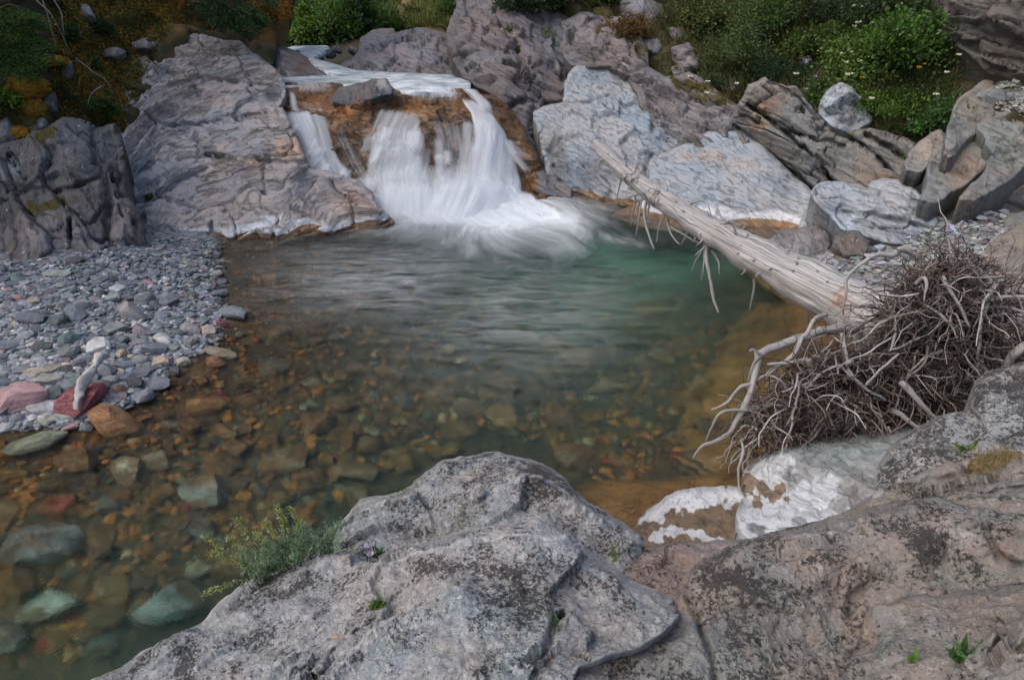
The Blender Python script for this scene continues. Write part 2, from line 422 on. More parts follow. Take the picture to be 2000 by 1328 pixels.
M['dark'] = rock_mat('dark_rock', [(.035, .035, .037), (.105, .103, .105), (.235, .232, .23)], 3.0, ((.9, .97, 1.05), (1.08, .98, .94)), spots=(14, .17, (.36, .39, .38)), foli=((.2, 1.1, 0), 5, 18, .6), bump=.03, pale=(22, .60, .5, (.31, .32, .32)), fine=.8)
M['slab'] = rock_mat('pale_slab_rock', [(.11, .125, .135), (.33, .35, .37), (.50, .52, .54)], 3.2, ((.9, .98, 1.05), (1.06, 1.0, .96)), lichen=(24, .68, .55, (.07, .065, .06)), foli=((-.2, .6, 0), 5, 32, .75, .3), bump=.03, fine=.8)
M['purple'] = rock_mat('purple_rock', [(.065, .062, .064), (.16, .152, .155), (.28, .268, .268)], 2.4, ((.92, .97, 1.05), (1.1, .97, .92)), lichen=(16, .66, .6, (.05, .045, .044)), foli=((-.2, .5, 0), 7, 20, .8, .12), bump=.035, fine=.8)
M['brownslab'] = rock_mat('brown_slab_rock', [(.07, .068, .066), (.19, .185, .178), (.33, .315, .295)], 3.2, ((.90, .98, 1.02), (1.10, .98, .90)), lichen=(22, .60, .6, (.05, .045, .042)), foli=((-.2, .6, 0), 5, 24, .45, .15), bump=.025, fine=.8)
M['wet'] = rock_mat('wet_orange_rock', [(.03, .022, .018), (.14, .078, .036), (.33, .18, .07)], 2.6, ((.8, .85, .9), (1.15, 1, .85)), lichen=(11, .55, .85, (.03, .024, .02)), foli=((.1, .1, 0), 5, 16, .6), bump=.03, rough=.4)
M['white'] = rock_mat('teal_white_rock', [(.11, .115, .115), (.25, .26, .262), (.41, .42, .425)], 4.5, ((.93, 1, 1.0), (1.05, 1, .98)), lichen=(34, .64, .7, (.07, .07, .066)), foli=((-.3, .55, 0), 6, 26, .8), bump=.018, white=(.56, .57, .59), brown=(.145, .092, .048), fine=.8)
M['soil'] = rock_mat('hillside_soil', [(.012, .011, .007), (.036, .032, .016), (.075, .062, .036)], 4, ((.85, 1, .8), (1.15, .92, .75)), bump=.03)

def simple_attr_mat(name, rough=.7, trans=.0, spec=.2, bumps=None, noise=.25, ns=40):
    n = NT(name); c = n.attr('col'); P = n.coord()
    nz = n.noise(P, ns, 4, .6); c = n.mix(1, c, n.ramp(nz, [(.3, 1 - noise), (.7, 1 + noise)]), 'MULTIPLY')
    nb = n.bump(n.noise(P, bumps[0], 5, .65), .8, bumps[1]) if bumps else None
    s = n.pbsdf(c, rough, nb, spec)
    if trans:
        t = n.n('BsdfTranslucent'); n.set(t.inputs[0], n.mix(1, c, (1.2, 1.3, .6), 'MULTIPLY')); s = n.mixs(trans, s, t.outputs[0])
    return n.surf(s)
M['leaf'] = simple_attr_mat('leaf', .55, .3, .3, None, .15)
M['pebble'] = simple_attr_mat('pebble', .75, 0, .3, (60, .004), .3, 45)
M['moss'] = simple_attr_mat('moss', .95, 0, .1, (70, .012), .6, 55)
def stone_mat(name, rough, wetness):
    n = NT(name); P = n.coord(); oi = n.n('ObjectInfo'); c = oi.outputs['Color']
    off = n.n('VectorMath', operation='ADD'); n.set(off.inputs[0], P)
    rr = n.n('CombineXYZ'); r10 = n.math('MULTIPLY', oi.outputs['Random'], 30.); n.set(rr.inputs[0], r10); n.set(rr.inputs[1], r10); n.set(off.inputs[1], rr.outputs[0]); p = off.outputs[0]
    # meshes are about one unit across, so scales are per stone
    a = n.noise(p, 2.2, 7, .68, .5); b = n.noise(p, 14, 5, .7)
    c2 = n.mix(1, c, n.ramp(a, [(.32, .55), (.5, 1.0), (.68, 1.4)]), 'MULTIPLY')
    c2 = n.mix(n.math('MULTIPLY', n.ramp(b, [(.52, 0), (.66, 1)]), .35), c2, n.mix(.5, c, (.55, .54, .53)))
    vein = n.ramp(n.noise(n.map(p, (1, 1, 4), (.4, .3, .2)), 3, 5, .6), [(.47, 0), (.5, 1), (.53, 0)])
    c2 = n.mix(n.math('MULTIPLY', vein, .3), c2, (.45, .44, .43))
    if wetness:
        st = n.ramp(n.noise(p, 1.6, 6, .7), [(.40, 0), (.54, 1)])
        c2 = n.mix(n.math('MULTIPLY', st, wetness), c2, n.ramp(a, [(.3, (.03, .013, .004)), (.5, (.12, .052, .013)), (.7, (.24, .11, .03))]))
    nb = n.bump(n.math('ADD', a, n.math('MULTIPLY', b, .35)), .8, .05)
    return n.surf(n.pbsdf(c2, rough, nb, .3))
M['stone'] = stone_mat('river_stone', .75, 0)
M['wetstone'] = stone_mat('submerged_stone', .5, .85)
def wood_mat(name, base, dark, light, orange=None, fine=1.):
    n = NT(name); uv = n.attr('uvw', 'Vector'); P = n.coord()
    g = n.noise(n.map(uv, (9, 9, .9)), 1.6, 7, .7, .3); g2 = n.noise(n.map(uv, (30, 30, 1.6)), 1.5, 5, .7)
    cr = n.ramp(n.noise(n.map(uv, (6, 6, .35)), 1.9, 5, .6, .25), [(.485, 1), (.5, 0), (.515, 1)])
    c = n.ramp(n.math('ADD', n.math('MULTIPLY', g, .6), n.math('MULTIPLY', g2, .4)), [(.34, dark), (.5, base), (.66, light)])
    c = n.mix(n.math('MULTIPLY', n.math('SUBTRACT', 1., cr), .75), c, tuple(x * .3 for x in dark))
    sp = n.ramp(n.noise(P, 22, 6, .75), [(.60, 0), (.68, 1)]); c = n.mix(n.math('MULTIPLY', sp, .6), c, (.09, .075, .065))
    mk = n.sep(n.attr('mask'))
    if orange:
        om = n.ramp(n.math('ADD', mk[0], n.math('MULTIPLY', n.math('SUBTRACT', n.noise(P, 9, 7, .7), .5), 1.3)), [(.45, 0), (.62, 1)])
        c = n.mix(n.math('MULTIPLY', om, .8), c, n.ramp(n.noise(P, 14, 6, .7), [(.36, orange[0]), (.5, orange[1]), (.66, orange[2])]))
        dm = n.ramp(n.math('ADD', mk[1], n.math('MULTIPLY', n.math('SUBTRACT', n.noise(P, 16, 6, .7), .5), 1.3)), [(.45, 0), (.6, 1)])
        c = n.mix(n.math('MULTIPLY', dm, .85), c, (.05, .035, .03))
    h = n.math('ADD', n.math('ADD', n.math('MULTIPLY', g, .6), n.math('MULTIPLY', g2, .35)), n.math('MULTIPLY', cr, .9))
    return n.surf(n.pbsdf(c, .8, n.bump(h, .8, .008 * fine), .25))
M['log'] = wood_mat('weathered_trunk', (.36, .345, .34), (.16, .15, .148), (.54, .525, .515), ((.13, .065, .04), (.33, .21, .145), (.50, .42, .36)))
M['drift'] = wood_mat('bleached_driftwood', (.52, .50, .47), (.24, .22, .20), (.68, .66, .63), fine=.6)
M['root'] = wood_mat('weathered_root', (.34, .32, .31), (.15, .135, .13), (.52, .50, .49), fine=.5)
M['twig'] = simple_attr_mat('rootlet', .85, 0, .15, None, .35, 25)
# ------------------------------------------------------------------ the ground: pool bed and gravel bar as one sheet, hills behind
bar_pts = [(440, 480, 0), (432, 520, 0), (430, 560, 0), (445, 620, 0), (440, 660, 0), (405, 690, 0), (330, 750, 0), (262, 800, 0), (165, 832, 0), (0, 850, 0), (-200, 860, 0),
           (0, 530, .36), (150, 520, .32), (280, 500, .22), (350, 480, .10), (0, 650, .24), (150, 650, .20), (300, 600, .13), (0, 750, .12), (200, 740, .09), (-300, 600, .4), (-300, 800, .1), (370, 600, .07), (380, 520, .07), (300, 700, .07),
           (500, 700, -.10), (400, 800, -.13), (200, 900, -.17), (0, 950, -.20), (-200, 1000, -.3), (0, 1100, -.32), (0, 1300, -.5), (300, 1100, -.4), (300, 1250, -.55), (600, 950, -.38), (600, 700, -.2),
           (700, 600, -.32), (600, 500, -.2), (550, 480, -.1), (480, 500, -.07), (800, 800, -.4), (900, 650, -.6), (1000, 500, -1.2), (1100, 450, -1.4), (850, 450, -.9), (1200, 550, -1.2), (1100, 700, -.75),
           (1200, 850, -.5), (1000, 880, -.5), (1400, 800, -.36), (1450, 650, -.5), (1350, 550, -1.0), (1300, 450, -.9), (1500, 700, -.25), (1400, 900, -.28), (1250, 960, -.2), (1550, 600, -.3), (1620, 700, -.1), (1000, 400, -1.1), (760, 440, -.4), (1150, 400, -.8), (800, 1150, -.6), (1200, 1100, -.4)]
BP = Wz([p[0] for p in bar_pts], [p[1] for p in bar_pts], [p[2] for p in bar_pts])
_gb = RBF(BP[:, :2] * 100, [p[2] for p in bar_pts], 15)
def ground_z(x, y): return np.clip(_gb(np.c_[np.ravel(x), np.ravel(y)] * 100), -1.5, 1.2)
gx, gy = np.meshgrid(np.arange(-6.5, 5.2, .045), np.arange(.6, 10.2, .045)); gz = ground_z(gx, gy).reshape(gx.shape)
GV = np.c_[gx.ravel(), gy.ravel(), gz.ravel()]; GV[:, 2] += .012 * fbm(GV * 5, 3)
ii = np.arange(gx.size).reshape(gx.shape)
GF = np.stack([ii[:-1, :-1], ii[:-1, 1:], ii[1:, 1:], ii[1:, :-1]], -1).reshape(-1, 4)
def ground_mat():
    n = NT('river_ground'); P = n.pos(); z = n.n('SeparateXYZ'); n.set(z.inputs[0], P)
    a = n.noise(P, 3, 7, .65, .3); v = n.sep(n.vor(P, 26, out='Color'))[0]; vd = n.vor(P, 26)
    dry = n.mix(.45, n.ramp(a, [(.3, (.06, .063, .07)), (.7, (.17, .172, .18))]), n.mix(1, v, (.42, .44, .47), 'MULTIPLY'))
    wet = n.ramp(a, [(.33, (.015, .009, .004)), (.5, (.055, .028, .009)), (.68, (.13, .07, .02))])
    wet = n.mix(.25, wet, n.mix(1, v, (.14, .10, .05), 'MULTIPLY'))
    zz = n.math('ADD', z.outputs[2], n.math('MULTIPLY', n.math('SUBTRACT', a, .5), .05))
    zn = n.n('MapRange'); n.set(zn.inputs[0], zz); zn.inputs[1].default_value = .0; zn.inputs[2].default_value = .05
    deep = n.n('MapRange'); n.set(deep.inputs[0], zz); deep.inputs[1].default_value = -.65; deep.inputs[2].default_value = -1.2
    wet = n.mix(deep.outputs[0], wet, n.ramp(a, [(.35, (.18, .20, .15)), (.65, (.42, .45, .36))]))
    c = n.mix(zn.outputs[0], wet, dry)
    h = n.math('SUBTRACT', 1., vd)
    return n.surf(n.pbsdf(c, .75, n.bump(n.math('ADD', h, a), .8, .012), .3))
M['ground'] = ground_mat()
tag(put('river_bed', GV, GF, M['ground'], base=(0, 5, 0)), kind='structure')

def waterline(b0=.06, w0=.20, white=1., wetz=.05, nz=.05):
    def f(V, Q):
        z = V[:, 2] + nz * fbm(V * 2.2, 4); m = np.zeros((len(V), 4))
        m[:, 0] = white * sstep(w0, w0 - .09, z); m[:, 1] = sstep(b0 + .03, b0 - .02, z); m[:, 3] = sstep(wetz + .03, wetz - .02, z)
        return m
    return f
def mossy(f, polys, strength=.75):
    def g(V, Q):
        m = f(V, Q) if f else np.zeros((len(V), 4))
        for p, s in polys: m[:, 2] = np.maximum(m[:, 2], strength * s * inpoly(Q[:, 0] + 14 * perlin(np.c_[Q / 30, Q[:, :1] * 0 + .5]), Q[:, 1] + 14 * perlin(np.c_[Q / 30, Q[:, :1] * 0 + 5.5]), p))
        return m
    return g
def colour_spots(items):
    """tint patches multiplied into the rock colour: (px, py, radius x, radius y, colour)"""
    def f(V, Q):
        T = np.ones((len(V), 3)); w = perlin(np.c_[Q / 22, Q[:, :1] * 0 + 2.2])
        for x, y, rx, ry, c in items:
            a = np.clip(1.15 - np.hypot((Q[:, 0] - x) / rx, (Q[:, 1] - y) / ry) + .5 * w, 0, 1)[:, None]; a = a * a * (3 - 2 * a)
            T = T * (1 - a) + np.array(c) * a
        return T
    return f

# hills
patch('hillside', M['soil'], [(-900, -700), (640, -500), (585, -120), (552, 0), (540, 60), (538, 110), (520, 150), (480, 190), (300, 260), (240, 310), (150, 340), (-900, 460)],
      yc=[(-900, 400, 5.2), (-500, 330, 6.2), (0, 310, 7.2), (150, 305, 7.6), (240, 270, 8.4), (350, 190, 9.4), (500, 155, 10.4), (545, 130, 10.9), (250, 100, 9.5), (400, 50, 10.8), (560, 50, 12.5), (0, 150, 7.7), (0, 0, 8.3), (200, 0, 9.9), (450, 0, 11.8), (600, -500, 15.5), (200, -300, 11.5), (-500, -300, 8), (-900, -700, 8.5), (-900, 0, 6)],
      step=7, seed=31, fct=(.8, .25), amp=.10, freq=1.6, ridged=.12, rough=.04, kind='structure',
      masks=mossy(None, [([(150, -60), (340, 40), (330, 80), (240, 180), (240, 300), (170, 330), (120, 260), (190, 150), (100, 20)], 1.0), ([(-50, 200), (120, 180), (110, 330), (-50, 330)], .9), ([(480, -60), (580, -60), (580, 70), (500, 40)], .6)]),
      tint=colour_spots([(250, 60, 130, 60, (6.5, 3.6, 1.3)), (300, 20, 90, 50, (7, 3.9, 1.2)), (200, 120, 70, 60, (5, 3.2, 1.6)), (530, 20, 50, 60, (4.0, 2.2, .7)), (200, 190, 50, 60, (3.2, 2.1, 1.2))]))
patch('far_hillside', M['soil'], [(420, -700), (1300, -700), (1250, 60), (900, 160), (640, 145), (520, 110), (430, 90)],
      yc=[(500, 100, 15), (600, 95, 16.5), (700, 80, 15.5), (880, 90, 14.0), (880, 150, 12.5), (640, 130, 14), (560, 60, 19), (800, 40, 18), (700, 0, 24), (850, 0, 21), (500, 0, 21), (700, -300, 40), (1250, 0, 15), (1250, -300, 24), (450, -600, 45), (1250, -650, 40)],
      step=8, seed=32, amp=.15, freq=.8, rough=.03, kind='structure',
      tint=colour_spots([(830, 30, 120, 50, (3.2, 3.0, 1.6)), (780, 25, 16, 40, (6.5, 5.0, 4.2)), (720, 20, 60, 40, (2.0, 2.2, 1.0)), (590, 40, 70, 60, (2.2, 2.2, 2.3)), (650, 70, 40, 20, (1.2, 1.5, .8))]))
patch('right_hillside', M['soil'], [(1080, -500), (2900, -600), (2900, 420), (2000, 330), (1850, 300), (1750, 330), (1650, 330), (1500, 300), (1400, 300), (1250, 230), (1150, 130), (1080, 60)],
      yc=[(1080, -500, 20), (1100, 0, 13.2), (1130, 60, 12.4), (1250, 150, 10.9), (1400, 250, 9.7), (1500, 270, 9.2), (1700, 300, 8.4), (1850, 290, 8.0), (2000, 320, 7.4), (1400, 50, 11.6), (1700, 50, 10.4), (1700, 180, 9.3), (1450, 150, 10.4), (1900, 100, 9.6), (2000, 0, 9.9), (1500, -100, 12.5), (2900, 400, 6), (2900, -600, 11), (1900, -400, 12)],
      step=7, seed=33, fct=(.8, .2), amp=.10, freq=1.8, ridged=.10, rough=.04, kind='structure',
      masks=mossy(None, [([(1130, 20), (1330, 40), (1430, 180), (1300, 170), (1180, 90)], .6)]),
      tint=colour_spots([(1200, 60, 90, 60, (1.6, 1.1, .8)), (1400, 200, 60, 60, (1.5, 1.1, .8)), (1500, 100, 160, 100, (1.2, 1.4, .7)), (1970, 180, 60, 40, (3.2, 3.0, 2.8))]))

# ------------------------------------------------------------------ rock under and beside the falls
patch('waterfall_ledge', M['wet'], [(535, 160), (620, 162), (740, 168), (800, 178), (850, 172), (900, 172), (960, 185), (1000, 215), (1050, 300), (1080, 400), (700, 430), (640, 380), (560, 330), (530, 230)],
      yc=[(545, 165, 9.9), (650, 168, 9.85), (760, 180, 9.7), (850, 175, 9.8), (950, 185, 9.8), (560, 200, 9.45), (620, 200, 9.45), (700, 200, 9.35), (780, 215, 9.25), (850, 205, 9.3), (900, 235, 9.1), (560, 260, 9.1), (640, 260, 9.05), (700, 260, 8.9), (800, 265, 8.85), (870, 290, 8.75), (960, 240, 9.3), (930, 290, 8.85), (640, 330, 8.7), (800, 330, 8.45), (900, 340, 8.5), (700, 390, 8.3), (850, 400, 8.1), (1000, 390, 8.4), (1010, 300, 9.1)],
      seed=3, fct=(1.6, .10, (2, 1, .6)), amp=.05, freq=2.6, ridged=0.017, crest=(18, .15), label='rock ledge stained orange under the waterfall', cat='rock ledge', skirt=((.1, .02), (.5, .1), (1.5, .8)),
      extra=lambda P, Q: strata_disp(P, (.15, -.2, 1), .16, .05, .5, .4, ((1, .3, 0), .5)),
      tint=colour_spots([(690, 290, 55, 60, (.55, .55, .6)), (660, 215, 60, 18, (1.6, 1.3, 1)), (720, 175, 50, 16, (.5, .55, .6)), (850, 200, 100, 30, (2.0, 1.7, 1.3)), (590, 185, 50, 25, (1.5, 1.3, 1)), (860, 270, 60, 50, (.7, .7, .75))]),
      masks=lambda V, Q: np.c_[np.zeros((len(V), 3)), np.full(len(V), .35)])
patch('ledge_boulder', M['dark'], [(648, 188), (660, 172), (690, 165), (725, 155), (755, 152), (768, 172), (765, 186), (735, 192), (705, 195), (695, 205), (665, 205), (650, 200)],
      yc=[(650, 190, 9.4), (690, 168, 9.6), (755, 155, 9.6), (766, 185, 9.3), (700, 200, 9.25), (730, 180, 9.3)], seed=4, fct=(3, .06), amp=.04, freq=4, ridged=0.014, crest=(8, .06), label='dark slab with pale corner perched on the brink of the falls', cat='rock',
      tint=colour_spots([(748, 166, 18, 14, (3.2, 3.0, 2.8)), (690, 180, 40, 25, (1.5, 1.45, 1.4))]))
patch('rock_outcrop', M['purple'], [(880, -90), (893, -20), (892, 10), (880, 35), (872, 75), (884, 118), (902, 148), (918, 160), (935, 172), (968, 190), (978, 225), (992, 262), (1008, 320), (1040, 372), (1110, 400), (1180, 340), (1130, 210), (1140, 130), (1160, 60), (1190, -90)],
      yc=[(880, -90, 14.6), (1190, -90, 15), (890, 20, 12.9), (880, 40, 12.4), (872, 80, 11.6), (905, 150, 10.5), (970, 200, 9.9), (985, 260, 9.4), (1010, 330, 8.9), (1060, 385, 8.5), (1110, 395, 8.5), (1000, 0, 13), (1000, 95, 11.3), (930, 90, 11.3), (1000, 150, 10.6), (1050, 200, 10.3), (1050, 280, 9.6), (1130, 0, 13.4), (1130, 100, 11.8), (1130, 200, 10.6), (1150, 330, 9.6), (1010, 215, 10.0), (1030, 330, 9.05)],
      seed=5, fct=(1.1, .17, (1.6, 1, .8), -.7), amp=.04, freq=1.5, ridged=0.035, crest=(14, .2), label='purple-grey bedrock buttress right beside the waterfall', cat='rock outcrop',
      extra=lambda P, Q: strata_disp(P, (.55, -.25, .8), .33, .13, .45, .5, ((-.5, .4, .7), .9)),
      carve=[([(1008, 85), (1018, 120), (1030, 150)], 6, .35), ([(875, 95), (890, 125), (905, 160)], 8, .35), ([(890, 110), (930, 95), (960, 100), (985, 110)], 3, .12), ([(980, 215), (1010, 205), (1060, 200), (1100, 195)], 5, .2), ([(1040, 220), (1050, 280), (1075, 360)], 7, .3)],
      masks=lambda V, Q: np.c_[.0 * Q[:, 0], .85 * sstep(268, 380, Q[:, 1] + 20 * perlin(V * 2)) * sstep(1075, 1030, Q[:, 0]), .0 * Q[:, 0], .7 * sstep(250, 330, Q[:, 1])],
      tint=colour_spots([(1000, 240, 40, 45, (.75, .7, .68)), (1010, 280, 30, 40, (1.2, 1.0, .75)), (960, 60, 70, 70, (1.1, 1.03, 1.02)), (960, 190, 30, 20, (.8, .65, .5)), (1030, 170, 60, 45, (.8, .8, .84)), (900, 110, 20, 30, (.6, .6, .6))]))
patch('rock_outcrop', M['slab'], [(1040, 218), (1060, 208), (1098, 200), (1103, 160), (1120, 132), (1155, 118), (1195, 108), (1250, 128), (1290, 150), (1330, 195), (1372, 230), (1400, 270), (1380, 330), (1330, 400), (1290, 440), (1180, 425), (1120, 402), (1082, 372), (1066, 340), (1058, 295), (1048, 250)],
      yc=[(1078, 355, 8.9), (1045, 225, 9.7), (1052, 270, 9.35), (1130, 320, 8.9), (1200, 340, 8.6), (1150, 230, 9.5), (1250, 270, 9.1), (1110, 150, 10.5), (1200, 115, 11), (1250, 180, 10.2), (1330, 215, 9.8), (1290, 320, 8.8), (1390, 255, 9.6), (1330, 350, 8.6)],
      zc=[(1120, 378, 0), (1180, 392, 0), (1250, 403, 0), (1180, 425, -.2), (1290, 440, -.3)], seed=6, fct=(1.3, .07, (1.8, 1, .7), -.6), amp=.035, freq=1.7, ridged=0.032, crest=(12, .15),
      label='large pale blue-grey slab of bedrock that the log tip rests against', cat='rock outcrop', masks=waterline(.05, .10, .5),
      extra=lambda P, Q: strata_disp(P, (.55, .2, .8), .28, .07, .8, .5, ((-.6, .3, .6), .8)) + strata_disp(P, (.55, .2, .8), .07, .022, 1.5, .4, wf=1.6, hs=3),
      carve=[([(1060, 230), (1075, 300), (1095, 360), (1120, 385)], 9, .12), ([(1105, 200), (1150, 205), (1190, 190)], 4, .15), ([(1170, 150), (1195, 165), (1220, 172)], 7, .25), ([(1250, 180), (1280, 220), (1275, 260)], 5, .2), ([(1275, 300), (1262, 330), (1285, 370)], 4, .15)],
      tint=colour_spots([(1160, 340, 70, 50, (.62, .62, .66)), (1090, 320, 30, 60, (.62, .58, .58)), (1170, 140, 60, 30, (.8, .84, .84)), (1290, 230, 40, 50, (.72, .76, .74)), (1120, 395, 60, 14, (.65, .5, .32)), (1320, 250, 30, 50, (.75, .74, .7))]))
patch('rock_outcrop', M['slab'], [(1268, 320), (1300, 296), (1350, 272), (1400, 250), (1450, 250), (1482, 272), (1540, 332), (1600, 385), (1610, 430), (1590, 480), (1540, 500), (1400, 475), (1290, 465), (1190, 430), (1275, 385)],
      yc=[(1290, 320, 8.6), (1290, 375, 7.95), (1400, 390, 7.75), (1400, 258, 9.2), (1450, 258, 9.1), (1482, 280, 8.8), (1540, 335, 8.2), (1600, 385, 7.6), (1400, 330, 8.4), (1500, 390, 7.65), (1600, 440, 7.0)],
      zc=[(1220, 412, 0), (1300, 428, 0), (1400, 443, 0), (1540, 447, .0), (1400, 475, -.25), (1540, 490, -.15)], seed=7, fct=(.9, .05, (2, 1, .7), -.6), amp=.03, freq=1.7, ridged=0.025, crest=(10, .1),
      label='smooth pale blue-grey bedrock slope with white band behind the log', cat='rock outcrop', masks=waterline(.05, .17, 1.0),
      extra=lambda P, Q: strata_disp(P, (.55, .2, .8), .4, .035, .9, .4, ((-.6, .3, .6), 1.1)) + strata_disp(P, (.55, .2, .8), .08, .016, 1.6, .4, wf=1.6, hs=3),
      tint=colour_spots([(1370, 310, 60, 18, (1.15, .95, .78)), (1430, 330, 70, 30, (1.1, .98, .88)), (1500, 300, 40, 30, (.8, .85, .88)), (1530, 360, 40, 40, (.7, .74, .78))]))

# ------------------------------------------------------------------ left bank
patch('rock_ledge', M['ledge'], [(330, 52), (400, 68), (470, 80), (505, 108), (532, 130), (553, 150), (557, 188), (548, 206), (566, 236), (582, 272), (597, 308), (603, 328), (650, 336), (700, 352), (728, 374), (742, 404), (778, 440), (760, 475), (640, 490), (560, 500), (450, 500), (340, 500), (262, 480), (236, 400), (222, 300), (226, 230), (232, 190), (248, 130), (280, 80)],
      yc=[(640, 432, 7.3), (450, 434, 7.15), (540, 428, 7.2), (340, 440, 7.05), (270, 400, 7.3), (740, 405, 7.45), (728, 380, 7.65), (650, 342, 8.0), (603, 332, 8.1), (500, 338, 8.0), (400, 340, 7.95), (300, 350, 7.75), (500, 390, 7.6), (620, 385, 7.7), (400, 390, 7.55),
          (592, 305, 8.15), (520, 300, 8.2), (450, 300, 8.2), (582, 268, 8.45), (562, 232, 8.65), (500, 240, 8.7), (400, 270, 8.45), (300, 270, 8.45), (240, 270, 8.1), (555, 160, 9.5), (540, 200, 9.15), (450, 190, 9.3), (350, 200, 9.05), (270, 200, 8.85), (500, 112, 10.0), (400, 110, 9.9), (300, 110, 9.65), (420, 78, 10.3), (340, 60, 10.3)],
      zc=[(775, 441, -.02), (740, 449, -.02), (640, 459, 0), (540, 467, 0), (450, 467, 0), (340, 465, .03), (640, 490, -.25), (450, 500, -.25), (300, 495, -.05)], seed=8, fct=(1.5, .05, (2, 1, .5)), amp=.055, freq=1.8, ridged=0.021, crest=(9, .1),
      label='broad layered purple-grey rock ledge left of the waterfall', cat='rock ledge', masks=mossy(waterline(.045, .15, 1.0), [([(220, 60), (330, 40), (300, 120), (270, 200), (235, 240), (215, 240)], .8)]),
      extra=lambda P, Q: strata_disp(P, (-.1, -.28, 1), .13, .13, .8, .8, ((.8, .5, .1), .8), wf=.8) + strata_disp(P, (-.05, -.24, 1), .045, .045, 1.0, .6, ((.6, .6, 0), .35), wf=1.2, hs=9),
      carve=[([(330, 460), (420, 420), (520, 408), (600, 400)], 3, .06), ([(415, 435), (412, 468)], 3, .12), ([(535, 440), (532, 470)], 3, .12), ([(450, 330), (405, 330), (350, 355), (300, 390)], 4, .10), ([(335, 170), (420, 150), (530, 165)], 4, .18), ([(250, 215), (330, 250), (410, 235), (520, 218)], 4, .15), ([(400, 300), (470, 315), (590, 318)], 4, .15)],
      tint=colour_spots([(560, 290, 45, 30, (1.25, 1.0, .8)), (500, 320, 60, 14, (1.2, 1.02, .9)), (690, 390, 60, 35, (.72, .62, .6)), (430, 60, 120, 40, (.75, .75, .76)), (350, 90, 80, 40, (.7, .7, .7)), (530, 175, 25, 22, (.4, .4, .42)), (330, 215, 60, 25, (.7, .68, .7)), (350, 330, 40, 16, (.7, .7, .76)), (330, 400, 60, 25, (1.05, 1.1, 1.15)), (420, 330, 60, 25, (1.25, 1.15, 1.05)), (640, 350, 50, 14, (.75, .78, .85))]))
patch('rock_outcrop', M['dark'], [(40, 272), (90, 250), (122, 228), (160, 232), (190, 250), (228, 240), (242, 300), (250, 380), (272, 420), (292, 470), (292, 520), (200, 545), (0, 570), (-300, 600), (-300, 300), (-60, 290)],
      yc=[(272, 430, 6.35), (150, 430, 6.0), (0, 430, 6.0), (245, 330, 6.9), (150, 330, 6.5), (30, 330, 6.4), (-300, 330, 6.1), (228, 250, 7.45), (150, 240, 7.2), (60, 268, 6.9), (190, 330, 6.75), (210, 420, 6.2)],
      zc=[(288, 492, .12), (200, 512, .2), (100, 522, .25), (0, 532, .3), (-300, 560, .35), (0, 570, .1), (200, 545, .0)], seed=9, fct=(1.05, .12, (1, 1, 1.1)), amp=.03, freq=1.7, ridged=0.042, crest=(14, .18),
      label='dark lichen-spotted outcrop above the gravel bar', cat='rock outcrop', masks=mossy(waterline(.0, .28, .45, .0, .12), [([(60, 255), (110, 250), (110, 275), (60, 290)], 1), ([(40, 395), (130, 380), (130, 410), (40, 420)], .8), ([(60, 415), (120, 420), (60, 430)], .7), ([(200, 240), (235, 250), (235, 310), (215, 300)], .55)]),
      extra=lambda P, Q: strata_disp(P, (.7, .2, .55), .30, .10, .5, .8, ((.2, .3, .9), .55)) + strata_disp(P, (.7, .2, .55), .08, .025, .7, .5, hs=3),
      carve=[([(185, 255), (190, 320), (215, 400), (205, 500)], 8, .18), ([(10, 370), (90, 375), (190, 365)], 5, .15), ([(140, 440), (135, 510)], 5, .1), ([(235, 300), (225, 380), (270, 460)], 6, .12), ([(20, 310), (55, 355)], 5, .15)],
      tint=colour_spots([(90, 460, 90, 60, (1.7, 1.6, 1.6)), (240, 440, 40, 70, (2.3, 2.2, 2.2)), (200, 480, 50, 40, (2.2, 2.1, 2.05)), (20, 335, 30, 25, (1.9, 2.0, 2.0)), (140, 290, 50, 40, (1.2, 1.2, 1.2))]))
def hillY(px, py): return at_patch('hillside#31', px, py)[0][1]
